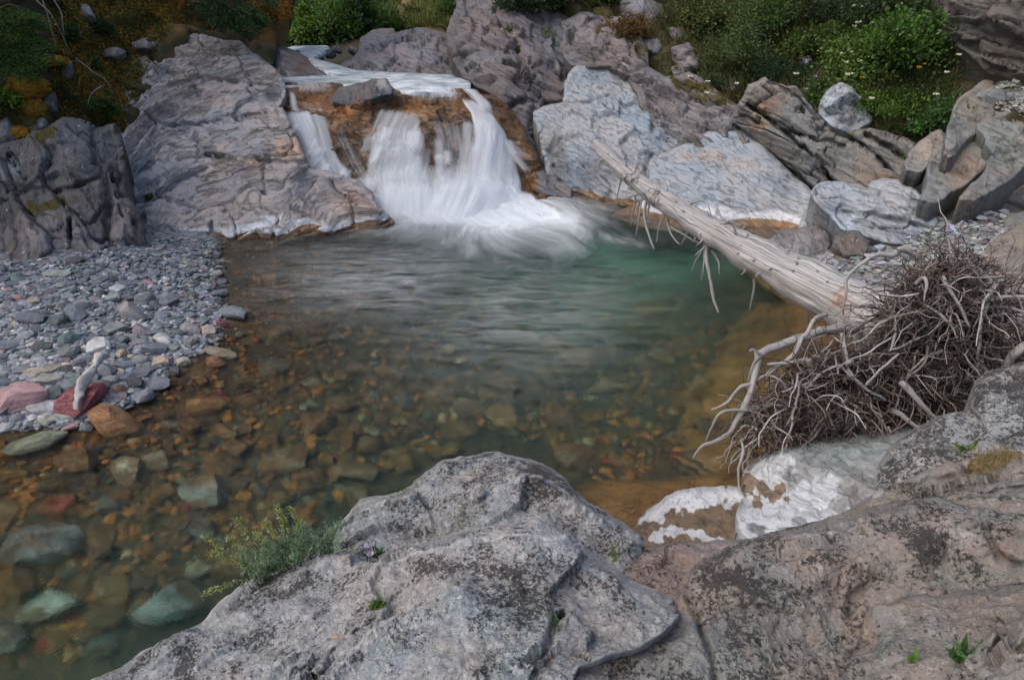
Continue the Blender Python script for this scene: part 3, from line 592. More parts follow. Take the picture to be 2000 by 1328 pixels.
for k, (poly, Y, lab, tn) in enumerate([
    ([(103, 128), (125, 112), (142, 118), (150, 140), (168, 170), (150, 180), (120, 178), (106, 150)], 7.7, 'square dark block with pale top on the mossy bank', [(125, 122, 24, 12, (2.6, 2.6, 2.6))]),
    ([(62, 195), (85, 172), (110, 185), (112, 215), (90, 222), (70, 215)], 7.3, 'dark angular stone below the juniper on the bank', []),
    ([(-20, 245), (15, 228), (30, 250), (35, 285), (0, 290), (-20, 280)], 6.9, 'pale angular stone at the foot of the leafy shrub', [(5, 260, 30, 30, (2.2, 2.4, 2.5))]),
    ([(55, 245), (75, 238), (82, 262), (60, 275), (40, 268)], 6.95, 'rust-flecked stone wedged between moss cushions', [(65, 255, 20, 20, (1.3, 1.1, .9))]),
    ([(70, 232), (85, 228), (96, 245), (90, 262), (76, 262)], 7.0, 'small upright grey stone between moss cushions', [(84, 240, 14, 16, (2.6, 2.7, 2.8))]),
    ([(150, 0), (172, 10), (190, 40), (178, 50), (160, 30)], 9.0, 'grey slab poking from the mossy slope', [(170, 25, 30, 40, (2, 2, 2.1))]),
    ([(256, 82), (285, 74), (312, 80), (300, 95), (262, 96)], 9.4, 'flat grey stone half buried in moss', [(280, 85, 40, 20, (1.8, 1.7, 1.7))]),
    ([(195, 100), (230, 92), (250, 100), (235, 112), (200, 110)], 9.0, 'low grey stone under the mossy bank', [(220, 100, 40, 20, (1.6, 1.5, 1.5))])]):
    c = np.mean(poly, 0)
    patch('bank_stone', M['dark'], poly, yc=[(p[0], p[1], hillY(*c) + (.02 if p[1] < c[1] else -.10)) for p in poly] + [(c[0], c[1], hillY(*c) - .16)], step=2.5, seed=40 + k, amp=.03, freq=5, ridged=0.010, crest=(5, .05), label=lab, cat='stone', tint=colour_spots(tn), group='stones on the left bank')

# ------------------------------------------------------------------ upstream rocks
patch('rock_outcrop', M['purple'], [(640, 148), (665, 128), (690, 112), (706, 88), (735, 76), (770, 66), (800, 58), (830, 54), (862, 62), (884, 72), (900, 150), (905, 172), (860, 166), (760, 160), (700, 156)],
      yc=[(650, 148, 11.3), (700, 118, 12.2), (730, 80, 13.3), (800, 62, 13.8), (870, 70, 13.2), (890, 150, 11.2), (780, 148, 11.2), (780, 110, 12.0), (850, 110, 11.9), (720, 140, 11.5)], seed=10, fct=(1.0, .12), step=2.5, amp=.08, freq=1.6, ridged=0.025, crest=(10, .2),
      label='rounded grey bedrock hump beside the upper pool', cat='rock outcrop', extra=lambda P, Q: strata_disp(P, (.8, -.1, .4), .35, .07, .9, .4),
      tint=colour_spots([(800, 110, 60, 40, (1.5, 1.5, 1.55)), (760, 130, 40, 25, (1.2, 1.25, 1.35)), (820, 90, 30, 30, (1.1, 1.25, 1.3)), (720, 90, 40, 16, (1.3, 1.3, 1.3))]), masks=lambda V, Q: np.c_[np.zeros((len(V), 3)), .5 * sstep(130, 150, Q[:, 1])])
patch('rock_outcrop', M['purple'], [(505, 85), (540, 88), (572, 98), (600, 112), (618, 132), (655, 148), (640, 162), (590, 170), (545, 168), (520, 140)],
      yc=[(510, 90, 12), (572, 100, 12.2), (618, 134, 11.2), (650, 150, 10.8), (590, 165, 10.4), (550, 130, 11.0), (540, 160, 10.4)], seed=11, fct=(1.4, .1), step=2.5, amp=.06, freq=2, ridged=0.017, crest=(8, .15), label='low brown rock shelf at the left of the upper rapids', cat='rock outcrop',
      tint=colour_spots([(600, 130, 40, 25, (.8, .62, .55)), (560, 110, 40, 20, (1.0, .95, .95)), (555, 150, 20, 16, (2.0, 2.0, 2.1))]))
patch('rock_outcrop', M['purple'], [(700, 95), (706, 72), (730, 58), (770, 56), (780, 80), (730, 105)], yc=[(700, 95, 13.2), (740, 60, 14.2), (775, 75, 13.6), (730, 100, 13.1)], seed=12, step=2.5, amp=.06, freq=2, ridged=0.017, crest=(8, .15), label='small weathered outcrop under the green shrubs upstream', cat='rock outcrop', tint=colour_spots([(740, 80, 40, 30, (1.25, 1.25, 1.25))]))

# ------------------------------------------------------------------ right bank: tilted strata, fallen slabs
def plate(poly, Y, slope, lab, m='brownslab', seed=1, tn=(), thick=.10, amp=.02, name='rock_slab', group='tilted slabs on the right bank', extra=None, crest=(6, .05)):
    """a tilted plate: Y at its centre, slope = change of distance per 100 px (right, up)"""
    c = np.mean(poly, 0)
    yc = [(p[0], p[1], Y + slope[0] * (p[0] - c[0]) / 100 + slope[1] * (c[1] - p[1]) / 100) for p in poly] + [(c[0], c[1], Y)]
    return patch(name, M[m], poly, yc=yc, seed=seed, step=2.5, amp=amp, freq=3, ridged=amp, crest=crest, label=lab, cat='rock slab', tint=colour_spots(tn) if tn else None, rough=.12, fct=(2.2, .05, (1.5, 1, .7), -.6), skirt=((.01, .01), (.06, thick * .8), (.3, .08), (.2, .4)), group=group,
                 extra=extra or (lambda P, Q: strata_disp(P, (.55, .2, .8), .09, .045, .5, .7, ((-.6, .3, .5), .5), hs=seed)))
patch('rock_outcrop', M['brownslab'], [(1425, 245), (1462, 165), (1492, 150), (1555, 168), (1600, 225), (1640, 252), (1700, 250), (1760, 268), (1810, 292), (1840, 330), (1850, 410), (1700, 402), (1610, 410), (1560, 385), (1510, 340), (1465, 295)],
      yc=[(1465, 168, 9.2), (1555, 172, 9.1), (1640, 255, 8.5), (1760, 270, 8.15), (1830, 320, 7.7), (1840, 405, 7.1), (1700, 395, 7.5), (1600, 405, 7.6), (1520, 335, 8.35), (1428, 245, 9.2), (1600, 300, 8.2), (1690, 330, 7.9), (1520, 230, 8.75)], seed=38, step=2.2, amp=.03, freq=2, fct=(1.3, .07, (2.4, 1, .6), -.6), crest=(8, .1), rough=.1, label='continuous dipping strata under the slabs of the right bank', cat='rock outcrop',
      extra=lambda P, Q: strata_disp(P, (.55, .2, .8), .21, .22, .35, .8, ((-.6, .3, .6), .9)) + strata_disp(P, (.55, .2, .8), .06, .04, .5, .6, ((-.6, .3, .6), .4), hs=5),
      carve=[([(1462, 208), (1540, 262), (1590, 310), (1640, 362)], 4, .5), ([(1438, 248), (1500, 300), (1560, 345), (1622, 392)], 4, .5), ([(1490, 225), (1560, 262), (1600, 270), (1650, 282)], 4, .35), ([(1570, 284), (1600, 330), (1650, 365)], 4, .4), ([(1640, 256), (1690, 282), (1735, 325), (1775, 365)], 4, .5), ([(1690, 262), (1750, 290), (1800, 335)], 4, .4), ([(1500, 165), (1560, 200), (1600, 235)], 3, .25)],
      tint=colour_spots([(1500, 190, 50, 25, (1.0, 1.03, 1.05)), (1500, 205, 30, 12, (1.25, .98, .9)), (1480, 240, 24, 30, (1.35, 1.0, .72)), (1550, 300, 50, 30, (.95, 1.0, 1.02)), (1640, 295, 60, 26, (.85, .95, .96)), (1710, 345, 50, 20, (1.1, .98, .88)), (1750, 300, 60, 40, (.8, .87, .88)), (1540, 345, 40, 30, (.7, .74, .77))]), masks=mossy(None, [([(1560, 165), (1640, 240), (1700, 245), (1690, 265), (1620, 255)], .7)]))
patch('rock_outcrop', M['brownslab'], [(1770, 340), (1800, 285), (1845, 250), (1872, 200), (1940, 170), (2060, 200), (2120, 300), (2060, 430), (1940, 435), (1830, 425), (1780, 400)],
      yc=[(1775, 335, 7.9), (1845, 255, 8.2), (1940, 175, 8.4), (2060, 205, 7.9), (2110, 300, 7.2), (2050, 425, 6.9), (1940, 430, 7.0), (1830, 420, 7.1), (1920, 300, 7.6)], seed=76, step=2.5, amp=.04, freq=2, fct=(1.3, .09, (2, 1, .6), .6), crest=(8, .1), rough=.1, label='shadowed broken beds behind the leaning slabs of the gully', cat='rock outcrop',
      extra=lambda P, Q: strata_disp(P, (-.55, .2, .8), .2, .16, .4, .8, ((.6, .3, .6), .8)))
plate([(1765, 318), (1790, 282), (1840, 253), (1852, 272), (1832, 308), (1800, 335), (1770, 332)], 7.5, (-.2, .9), 'small wedge-shaped slab leaning on the tall pointed slab', seed=57, tn=[(1810, 290, 40, 30, (1.3, 1.25, 1.2))])
plate([(1842, 300), (1850, 255), (1872, 192), (1905, 168), (1942, 152), (1946, 175), (1936, 238), (1892, 270), (1855, 310)], 7.9, (.3, 1.0), 'tall pointed greenish-brown slab standing below the dark cliff', seed=58, tn=[(1890, 220, 50, 60, (1.05, 1.05, .95)), (1930, 160, 20, 20, (1.3, 1.25, 1.1))], amp=.015, thick=.25, extra=lambda P, Q: strata_disp(P, (.5, -.7, .5), .2, .05, .4, .5, hs=4))
plate([(1795, 388), (1812, 330), (1828, 285), (1858, 268), (1905, 268), (1934, 295), (1932, 318), (1896, 352), (1845, 388), (1820, 398)], 7.1, (.1, 1.0), 'large flat pinkish-brown slab leaning at the gully foot', seed=59, tn=[(1870, 330, 60, 50, (1.25, 1.05, .9)), (1835, 320, 16, 30, (.85, 1.0, 1.0))], amp=.012, thick=.2)
plate([(1905, 242), (1960, 218), (2040, 215), (2040, 300), (1960, 360), (1905, 392), (1870, 388), (1925, 330), (1936, 300), (1920, 262)], 7.2, (.1, .9), 'big blue-green slab overlapping the pinkish slab', seed=60, tn=[(1960, 270, 60, 60, (.95, 1.08, 1.05))], thick=.3, amp=.02)
plate([(1826, 398), (1880, 380), (1920, 388), (1936, 410), (1940, 432), (1860, 440), (1826, 425)], 6.9, (0, .9), 'low brown slab at the foot of the leaning slabs', seed=62, tn=[(1880, 410, 60, 30, (1.25, 1.05, .85))])
plate([(1930, 398), (1965, 380), (2060, 330), (2060, 430), (1990, 430), (1945, 425)], 7.0, (.1, .4), 'slab tinted with the shade of the hollow under the big blue-green slab', seed=63, tn=[(1990, 390, 80, 60, (.6, .6, .6))])  # shade of the recess is put into this slab's tint
patch('boulder', M['slab'], [(1640, 160), (1665, 170), (1690, 205), (1704, 236), (1662, 262), (1626, 247), (1600, 222), (1604, 195), (1618, 174)],
      yc=[(1640, 160, 9.1), (1690, 205, 8.9), (1704, 236, 8.7), (1662, 260, 8.5), (1600, 220, 8.75), (1645, 210, 8.55)], seed=64, fct=(1.8, .13), step=2.5, amp=.04, freq=3, ridged=0.014, crest=(14, .15), label='round whitish boulder nested in the greenery above the slabs', cat='boulder',
      extra=lambda P, Q: strata_disp(P, (.3, -.6, .7), .16, .05, .7, .5), tint=colour_spots([(1660, 230, 30, 25, (.85, .8, .74)), (1620, 200, 20, 30, (1.2, 1.2, 1.2))]))
patch('cliff', M['brownslab'], [(1838, 60), (1848, 0), (1860, -150), (2500, -200), (2500, 200), (2060, 180), (1985, 158), (1930, 144), (1885, 100)],
      yc=[(1840, 55, 9.3), (1860, -100, 9.6), (2000, 0, 8.9), (1930, 140, 8.7), (2000, 150, 8.5), (2500, 150, 6.8), (2500, -200, 7.6), (1950, 60, 8.7)], seed=65, fct=(1.2, .16, (2, 1, .5), -.3), amp=.10, freq=1.5, ridged=0.035, crest=None,
      label='dark brown layered cliff overhanging the flowery bank', cat='cliff', extra=lambda P, Q: strata_disp(P, (.35, -.15, .9), .16, .14, .6, .6, ((.7, .3, -.3), .6)), tint=lambda V, Q: np.full((len(V), 3), .55) * np.array([1.05, .97, .93]))
patch('boulder', M['slab'], [(1583, 376), (1594, 360), (1620, 354), (1655, 356), (1720, 372), (1800, 396), (1832, 424), (1830, 462), (1802, 484), (1740, 476), (1690, 462), (1642, 446), (1622, 422), (1600, 402)],
      yc=[(1585, 378, 6.75), (1600, 360, 6.95), (1655, 358, 6.95), (1720, 374, 6.85), (1800, 398, 6.65), (1832, 430, 6.45), (1826, 465, 6.3), (1790, 480, 6.25), (1690, 460, 6.35), (1625, 422, 6.5), (1600, 395, 6.6), (1700, 410, 6.5), (1750, 430, 6.4)], seed=66, fct=(1.6, .06, (2, 1, .5), -.25), step=2.5, amp=.035, freq=2.4, ridged=0.017, crest=(10, .12),
      label='large grey layered boulder standing behind the log', cat='boulder', extra=lambda P, Q: strata_disp(P, (.28, -.25, .92), .14, .07, .5, .9, ((.95, .2, -.2), .7)),
      carve=[([(1640, 415), (1700, 420), (1770, 438), (1828, 452)], 5, .16)], tint=colour_spots([(1640, 440, 40, 40, (1.2, 1.25, 1.28)), (1700, 380, 80, 20, (.95, .93, .93))]))
plate([(1490, 470), (1540, 446), (1598, 434), (1618, 455), (1622, 478), (1600, 492), (1562, 508), (1520, 498)], 6.5, (-.2, .8), 'dark grey block tucked under the layered boulder', m='dark', seed=67, tn=[(1550, 470, 80, 50, (1.9, 1.95, 2.0))], name='rock_block', thick=.2, group='blocks below the layered boulder')
plate([(1545, 516), (1590, 496), (1640, 488), (1658, 505), (1630, 530), (1585, 545)], 6.05, (-.2, .7), 'brownish block lying behind the log over the dark hollow', m='dark', seed=68, tn=[(1600, 515, 60, 40, (1.7, 1.6, 1.55))], name='rock_block', thick=.2, group='blocks below the layered boulder')
plate([(1635, 455), (1680, 452), (1700, 470), (1690, 500), (1650, 500), (1625, 480)], 6.15, (-.1, .6), 'shadowed block under the belly of the layered boulder', m='dark', seed=69, name='rock_block', thick=.2, group='blocks below the layered boulder', tn=[(1660, 475, 50, 40, (1.2, 1.1, 1.0))])
plate([(1590, 395), (1615, 420), (1625, 450), (1600, 445), (1560, 445), (1570, 415)], 7.0, (-.2, .8), 'pale smooth stone left of the layered boulder', m='slab', seed=70, name='rock_block', thick=.2, group='blocks below the layered boulder', tn=[(1595, 425, 40, 40, (1.15, 1.12, 1.1))])
plate([(1690, 362), (1720, 348), (1755, 352), (1790, 372), (1810, 398), (1760, 388), (1715, 375)], 7.2, (-.2, .8), 'pale flat stone behind the layered boulder', m='slab', seed=71, name='rock_block', thick=.15, group='blocks below the layered boulder')
patch('right_bank', M['brownslab'], [(1440, 545), (1500, 500), (1600, 450), (1800, 420), (1950, 415), (2400, 380), (2400, 900), (1900, 880), (1700, 880), (1560, 880), (1540, 760), (1560, 640), (1520, 590)],
      zc=[(1440, 545, -.35), (1500, 560, -.15), (1560, 520, .08), (1650, 470, .16), (1850, 440, .32), (2000, 470, .45), (2000, 600, .5), (2000, 700, .55), (1800, 650, .25), (1650, 600, .02), (1560, 640, -.15), (1600, 800, -.02), (1560, 870, .0), (1800, 850, .25), (2400, 600, .9), (2400, 400, .9), (1700, 880, .1), (1750, 560, .16)], seed=72, fct=(2, .06), step=4, amp=.04, freq=3, ridged=0.017, crest=None, kind='structure', masks=waterline(.02, .0, 0),
      tint=lambda V, Q: np.full((len(V), 3), .8))
patch('rock_outcrop', M['tan'], [(1905, 560), (1900, 520), (1935, 470), (1985, 440), (2100, 400), (2200, 640), (2000, 690), (1930, 650)],
      yc=[(1905, 530, 4.3), (1985, 445, 4.9), (2100, 405, 5.0), (2200, 640, 3.4), (1930, 650, 3.5), (1970, 540, 4.1)], seed=73, fct=(1.3, .1), amp=.06, freq=2, ridged=0.017, crest=(12, .15), label='tan bank rock behind the root plate at the gravel gully', cat='rock outcrop')

patch('rock_outcrop', M['purple'], [(1225, 150), (1262, 128), (1300, 150), (1345, 140), (1395, 172), (1440, 205), (1470, 235), (1480, 290), (1420, 300), (1340, 300), (1290, 270), (1255, 220)],
      yc=[(1225, 150, 10.5), (1300, 150, 10.2), (1400, 178, 9.75), (1470, 240, 9.1), (1480, 288, 8.9), (1340, 298, 8.95), (1290, 265, 9.3), (1255, 215, 9.8), (1360, 225, 9.5)], seed=36, amp=.05, freq=2, fct=(1.7, .12, (1.6, 1, .6), -.6), crest=(8, .1), label='broken dark strata between the two pale slabs', cat='rock outcrop',
      extra=lambda P, Q: strata_disp(P, (.55, .2, .8), .13, .12, .6, .7, ((-.6, .3, .6), .5)), tint=colour_spots([(1350, 230, 60, 50, (1.25, 1.35, 1.38)), (1420, 260, 40, 40, (1.3, 1.35, 1.35)), (1300, 200, 40, 40, (1.1, 1.1, 1.1))]), masks=mossy(None, [([(1300, 140), (1420, 180), (1440, 210), (1380, 200), (1310, 165)], .8)]))
patch('rock_outcrop', M['purple'], [(1095, 40), (1130, 25), (1180, 25), (1235, 45), (1265, 90), (1270, 140), (1235, 150), (1190, 130), (1130, 140), (1100, 110)],
      yc=[(1095, 45, 12.3), (1180, 28, 12.2), (1260, 80, 11.2), (1268, 138, 10.6), (1190, 128, 10.7), (1105, 110, 11.3), (1180, 80, 11.4)], seed=37, amp=.05, freq=2, fct=(1.5, .18, (1.3, 1, .7), -.7), crest=(8, .12), label='dark broken rock face above the pale slab', cat='rock outcrop',
      extra=lambda P, Q: strata_disp(P, (.6, -.2, .7), .3, .12, .6, .6, ((-.6, .3, .6), .6)), tint=colour_spots([(1150, 60, 40, 30, (1.2, 1.2, 1.22)), (1150, 105, 40, 20, (.55, .55, .55)), (1210, 100, 20, 40, (1.3, 1.15, 1.05))]), masks=mossy(None, [([(1200, 30), (1260, 60), (1270, 130), (1235, 110), (1200, 60)], .75)]))
for k, (poly, m, tn, lab) in enumerate([
    ([(1120, 48), (1150, 38), (1185, 42), (1205, 75), (1188, 118), (1150, 120), (1125, 90)], 'purple', [(1150, 60, 40, 30, (1.3, 1.3, 1.3)), (1165, 105, 40, 20, (.5, .5, .5))], 'dark overhanging block above the pale slab'),
    ([(1172, 55), (1188, 52), (1222, 92), (1232, 112), (1212, 112), (1195, 88)], 'tan', [], 'slanting pale tan plank of rock above the slab'),
    ([(1212, 0), (1260, -10), (1320, 20), (1330, 60), (1290, 72), (1240, 55), (1215, 30)], 'dark', [(1250, 10, 40, 20, (1.8, 1.8, 1.9))], 'dark craggy outcrop on the right slope'),
    ([(1310, 92), (1345, 82), (1372, 105), (1400, 132), (1402, 158), (1360, 165), (1330, 135), (1312, 115)], 'purple', [(1350, 110, 40, 30, (1.2, 1.2, 1.25))], 'grey block with mossy sides on the right slope'),
    ([(1245, 78), (1285, 72), (1300, 95), (1275, 120), (1250, 108)], 'dark', [(1270, 90, 30, 24, (1.7, 1.8, 1.9))], 'blue-grey stone between rusty moss'),
    ([(1303, 52), (1342, 55), (1350, 80), (1315, 90)], 'purple', [], 'small grey stone under the ochre shrub'),
    ([(1308, 130), (1335, 130), (1350, 155), (1320, 160)], 'purple', [(1325, 140, 20, 16, (1.3, 1.3, 1.3))], 'small pale stone above the leafy plant'),
    ([(1385, 195), (1420, 200), (1425, 222), (1395, 225)], 'dark', [(1405, 210, 20, 20, (2, 2, 2.1))], 'dark rounded stone at the top of the strata'),
    ([(1410, 155), (1440, 150), (1450, 172), (1415, 178)], 'dark', [(1430, 165, 20, 16, (1.8, 1.8, 1.9))], 'low dark stone under the white flower'),
    ([(1562, 112), (1585, 110), (1590, 130), (1565, 130)], 'slab', [], 'small pale stone showing through the greenery')]):
    c = np.mean(poly, 0); hy_ = at_patch('right_hillside#33', *c)[0][1]
    patch('slope_rock', M[m], poly, yc=[(p[0], p[1], hy_ + (.12 if p[1] < c[1] else -.12)) for p in poly] + [(c[0], c[1], hy_ - .2)], step=2.5, seed=90 + k, amp=.05, freq=3, fct=(1.8, .10), crest=(7, .08), label=lab, cat='rock', tint=colour_spots(tn) if tn else None, group='rocks in the right slope')
# ------------------------------------------------------------------ foreground rocks
def crusts(items, base=.15):
    """how thickly dark lichen grows: (px, py, radius x, radius y, amount)"""
    def f(V, Q):
        m = np.zeros((len(V), 4)); w = fbm(np.c_[Q / 60, Q[:, :1] * 0 + 7], 3); b = np.full(len(V), base)
        for x, y, rx, ry, a in items:
            k = np.clip(1.2 - np.hypot((Q[:, 0] - x) / rx, (Q[:, 1] - y) / ry) + .6 * w, 0, 1); b = b * (1 - k) + a * k
        m[:, 3] = b; return m
    return f
fstr = lambda P, Q: .012 * fbm(P * 13, 5, .6) - .010 * np.abs(fbm(P * 6 + 3, 3)) + .007 * (fbm(P * 34, 3, ridged=True) - .5) + facet(P, 3.0, .042, (1.6, 1, .8), .4) + facet(P + 7, 9, .014, (1.6, 1, .8), .4)
patch('submerged_shelf', M['wet'], [(1120, 960), (1200, 945), (1320, 938), (1410, 925), (1475, 890), (1500, 1000), (1300, 1080), (1180, 1060)], zc=[(1120, 960, -.16), (1320, 938, -.12), (1475, 890, -.10), (1500, 1000, .02), (1300, 1050, .03), (1180, 1040, -.05), (1300, 985, -.03)], seed=20, amp=.02, freq=4, crest=(10, .05), label='ochre rock shelf just under water at the boulder foot', cat='rock shelf', tint=lambda V, Q: np.full((len(V), 3), 1) * np.array([1.5, 1.35, 1.0]), masks=lambda V, Q: np.c_[.0 * V[:, :1], .9 + 0 * V[:, :1], 0 * V[:, :1], .6 + 0 * V[:, :1]])
patch('submerged_shelf', M['wet'], [(1270, 950), (1320, 850), (1375, 745), (1420, 665), (1480, 612), (1560, 588), (1660, 640), (1640, 800), (1530, 900), (1440, 945), (1350, 965)], zc=[(1270, 950, -.30), (1320, 850, -.34), (1375, 745, -.36), (1420, 665, -.36), (1480, 612, -.22), (1560, 592, -.08), (1650, 640, -.04), (1630, 800, -.05), (1530, 890, -.08), (1400, 940, -.2), (1470, 740, -.26)], seed=39, amp=.03, freq=2.5, crest=(20, .06), label='broad golden-brown rock shelf under water beside the root mass', cat='rock shelf', fct=(1.2, .04, (2, 1, .6), .3), tint=lambda V, Q: np.full((len(V), 3), 1) * np.array([1.25, 1.2, .95]), masks=lambda V, Q: np.c_[.0 * V[:, :1], .75 + 0 * V[:, :1], 0 * V[:, :1], .6 + 0 * V[:, :1]])
patch('white_rock', M['white'], [(1215, 1060), (1238, 1022), (1258, 1000), (1300, 968), (1350, 953), (1400, 950), (1445, 950), (1468, 975), (1475, 1040), (1430, 1085), (1340, 1100), (1240, 1090)],
      zc=[(1215, 1060, .02), (1258, 1002, .02), (1300, 970, .10), (1350, 955, .14), (1445, 953, .16), (1350, 1000, .12), (1440, 1000, .2), (1350, 1050, .16), (1250, 1060, .1), (1450, 1060, .28), (1340, 1100, .25)], seed=21, amp=.025, freq=4, ridged=0, crest=(14, .07), label='low rock with chalk-white cap over ochre stain at the pool edge', cat='rock',
      masks=lambda V, Q: (lambda w: np.c_[w, 1 - w, 0 * w, .3 * (1 - w)])(np.clip(.95 * np.maximum(sstep(36, 20, dist_poly(Q, [(1262, 1000), (1310, 975), (1360, 962), (1440, 960), (1462, 975)])[0] + 26 * fbm(np.c_[Q / 26, Q[:, :1] * 0], 4)), sstep(16, 4, dist_poly(Q, [(1280, 1048), (1330, 1042), (1410, 1062)])[0] + 16 * fbm(np.c_[Q / 20, Q[:, :1] * 0 + 8], 3))), 0, 1)))
patch('white_rock', M['white'], [(1448, 930), (1460, 908), (1500, 886), (1535, 868), (1580, 856), (1640, 842), (1700, 836), (1780, 826), (1830, 830), (1800, 900), (1740, 960), (1700, 1020), (1600, 1050), (1500, 1070), (1440, 1060), (1438, 1010), (1455, 965)],
      yc=[(1520, 880, 2.8), (1640, 844, 3.0), (1780, 830, 2.9), (1600, 930, 2.5), (1700, 930, 2.4), (1550, 1020, 2.12), (1480, 1020, 2.18), (1640, 1020, 2.05), (1450, 930, 2.72), (1450, 970, 2.5), (1445, 1040, 2.1)], seed=22, amp=.03, freq=3, ridged=0, crest=(22, .14), label='smooth teal and white water-worn rock under the root mass', cat='rock',
      extra=lambda P, Q: strata_disp(P, (.5, .3, .8), .12, .02, .9, .7, wf=2), carve=[([(1520, 985), (1545, 950), (1550, 910)], 8, .05), ([(1590, 960), (1625, 960), (1650, 920), (1700, 880)], 8, .06), ([(1560, 1000), (1620, 985), (1700, 940)], 6, .05)],
      masks=lambda V, Q: (lambda w: np.c_[w, .9 * sstep(24, 4, dist_poly(Q, [(1446, 945), (1470, 962), (1490, 955), (1530, 965)])[0] + 30 * fbm(np.c_[Q / 22, Q[:, :1] * 0 + 5], 3)), 0 * w, 0 * w])(.9 * sstep(95, 50, np.minimum(np.hypot(Q[:, 0] - 1480, (Q[:, 1] - 960) / 1.0), np.hypot((Q[:, 0] - 1560) / 1.3, (Q[:, 1] - 985) / .6)) + 60 * fbm(np.c_[Q / 40, Q[:, :1] * 0 + 3], 4))),
      tint=colour_spots([(1600, 880, 80, 40, (.92, 1.0, .99)), (1690, 860, 90, 40, (.72, .76, .75)), (1680, 950, 40, 50, (.9, .85, .82))]))
patch('boulder', M['front'], [(1898, 790), (1902, 745), (1925, 725), (1985, 708), (2060, 690), (2300, 660), (2300, 960), (2000, 900), (1940, 850)],
      yc=[(1905, 760, 2.55), (1985, 710, 2.75), (2300, 665, 2.6), (2300, 950, 1.9), (2000, 890, 2.1), (1920, 820, 2.35), (2000, 800, 2.3)], seed=23, amp=.025, freq=4, ridged=0, crest=(35, .15), edge=.45, label='dark-lichened boulder at the right of the root mass', cat='boulder', extra=fstr, masks=crusts([(1980, 780, 90, 60, 1.2)], .7))
patch('foreground_rock', M['tan'], [(1580, 1050), (1640, 1000), (1720, 955), (1800, 925), (1890, 895), (1990, 865), (2300, 830), (2300, 1080), (1950, 1060), (1800, 1030), (1640, 1060)],
      yc=[(1600, 1045, 2.0), (1720, 960, 2.1), (1890, 898, 2.12), (1990, 868, 2.12), (2300, 830, 2.0), (2300, 1070, 1.55), (1950, 1040, 1.65), (1800, 1010, 1.8), (1680, 1050, 1.85), (1850, 960, 1.95)], seed=24, amp=.025, freq=4, ridged=0, crest=(20, .08), edge=.42, label='ridged tan rock strip with dry grass in its groove', cat='rock', extra=fstr,
      carve=[([(1900, 925), (1960, 900), (2000, 880)], 18, .10), ([(1680, 1010), (1800, 960), (1890, 940), (2000, 920)], 7, .08), ([(1700, 1020), (1850, 990), (2000, 950)], 6, .06)], masks=mossy(None, [([(1880, 925), (1900, 905), (1990, 870), (1990, 895), (1920, 930)], .85)]))
patch('boulder', M['front'], [(1690, 1015), (1708, 960), (1712, 915), (1735, 878), (1765, 850), (1800, 830), (1850, 808), (1890, 800), (1925, 815), (1980, 858), (1992, 880), (1920, 900), (1850, 925), (1780, 960), (1735, 990)],
      yc=[(1714, 920, 2.28), (1765, 852, 2.42), (1850, 810, 2.48), (1890, 803, 2.46), (1985, 868, 2.22), (1735, 985, 2.02), (1850, 880, 2.25), (1900, 900, 2.16), (1780, 950, 2.1), (1800, 880, 2.24)], seed=25, amp=.02, freq=5, ridged=0, crest=(26, .12), edge=.5, label='humped black-speckled boulder below the root mass', cat='boulder', extra=fstr, masks=crusts([(1830, 850, 120, 60, 1.1)], .6))
patch('foreground_rock', M['tan'], [(1165, 1110), (1210, 1085), (1260, 1068), (1330, 1056), (1400, 1052), (1470, 1050), (1440, 1100), (1360, 1150), (1320, 1200), (1220, 1160)],
      yc=[(1170, 1110, 1.85), (1260, 1070, 1.98), (1400, 1054, 2.0), (1470, 1052, 1.95), (1340, 1130, 1.72), (1320, 1200, 1.5), (1220, 1150, 1.65), (1280, 1110, 1.78)], seed=26, amp=.02, freq=5, ridged=0, crest=(14, .05), label='low pinkish rock in the cleft behind the foreground rock', cat='rock', extra=fstr, tint=lambda V, Q: np.full((len(V), 3), 1.0) * np.array([1.12, 1.03, 1.06]))
patch('boulder', M['front'], [(650, 1042), (654, 1026), (676, 1008), (690, 990), (702, 974), (735, 967), (770, 962), (803, 948), (830, 922), (862, 900), (900, 890), (935, 886), (948, 881), (975, 880), (1010, 892), (1060, 905), (1098, 928), (1120, 955), (1160, 986), (1200, 1010), (1240, 1036), (1260, 1056), (1245, 1100), (1200, 1140), (1000, 1140), (700, 1150), (655, 1090)],
      yc=[(652, 1040, 2.08), (700, 978, 2.25), (803, 950, 2.3), (862, 902, 2.42), (960, 883, 2.48), (1100, 932, 2.32), (1200, 1012, 2.12), (1255, 1060, 1.98), (750, 1050, 1.97), (900, 1000, 2.06), (1050, 1000, 2.0), (1100, 1080, 1.78), (900, 1060, 1.88), (700, 1100, 1.88), (1180, 1080, 1.85), (840, 1030, 2.0)], seed=27, amp=.03, freq=4, ridged=0, crest=(30, .12), edge=.5, label='humped grey lichen-crusted boulder rising from the pool', cat='boulder', extra=fstr,
      ridge=[([(940, 965), (985, 940), (1035, 928), (1090, 945), (1150, 1000), (1230, 1060)], 22, .07), ([(660, 1030), (720, 995), (800, 980)], 14, .04)], carve=[([(800, 1040), (880, 1025), (935, 985), (960, 960)], 10, .07), ([(1210, 1010), (1215, 1050), (1235, 1070)], 4, .04), ([(1060, 990), (1150, 985), (1200, 1030)], 5, .03)],
      masks=mossy(crusts([(950, 920, 130, 50, 1.0), (720, 1010, 70, 40, .8), (1060, 950, 70, 40, 1.0), (1180, 1040, 70, 40, .5), (880, 1050, 120, 30, .1), (1100, 1060, 90, 30, .1)]), [([(860, 1040), (900, 1010), (960, 1000), (940, 1030), (880, 1050)], .45)]))
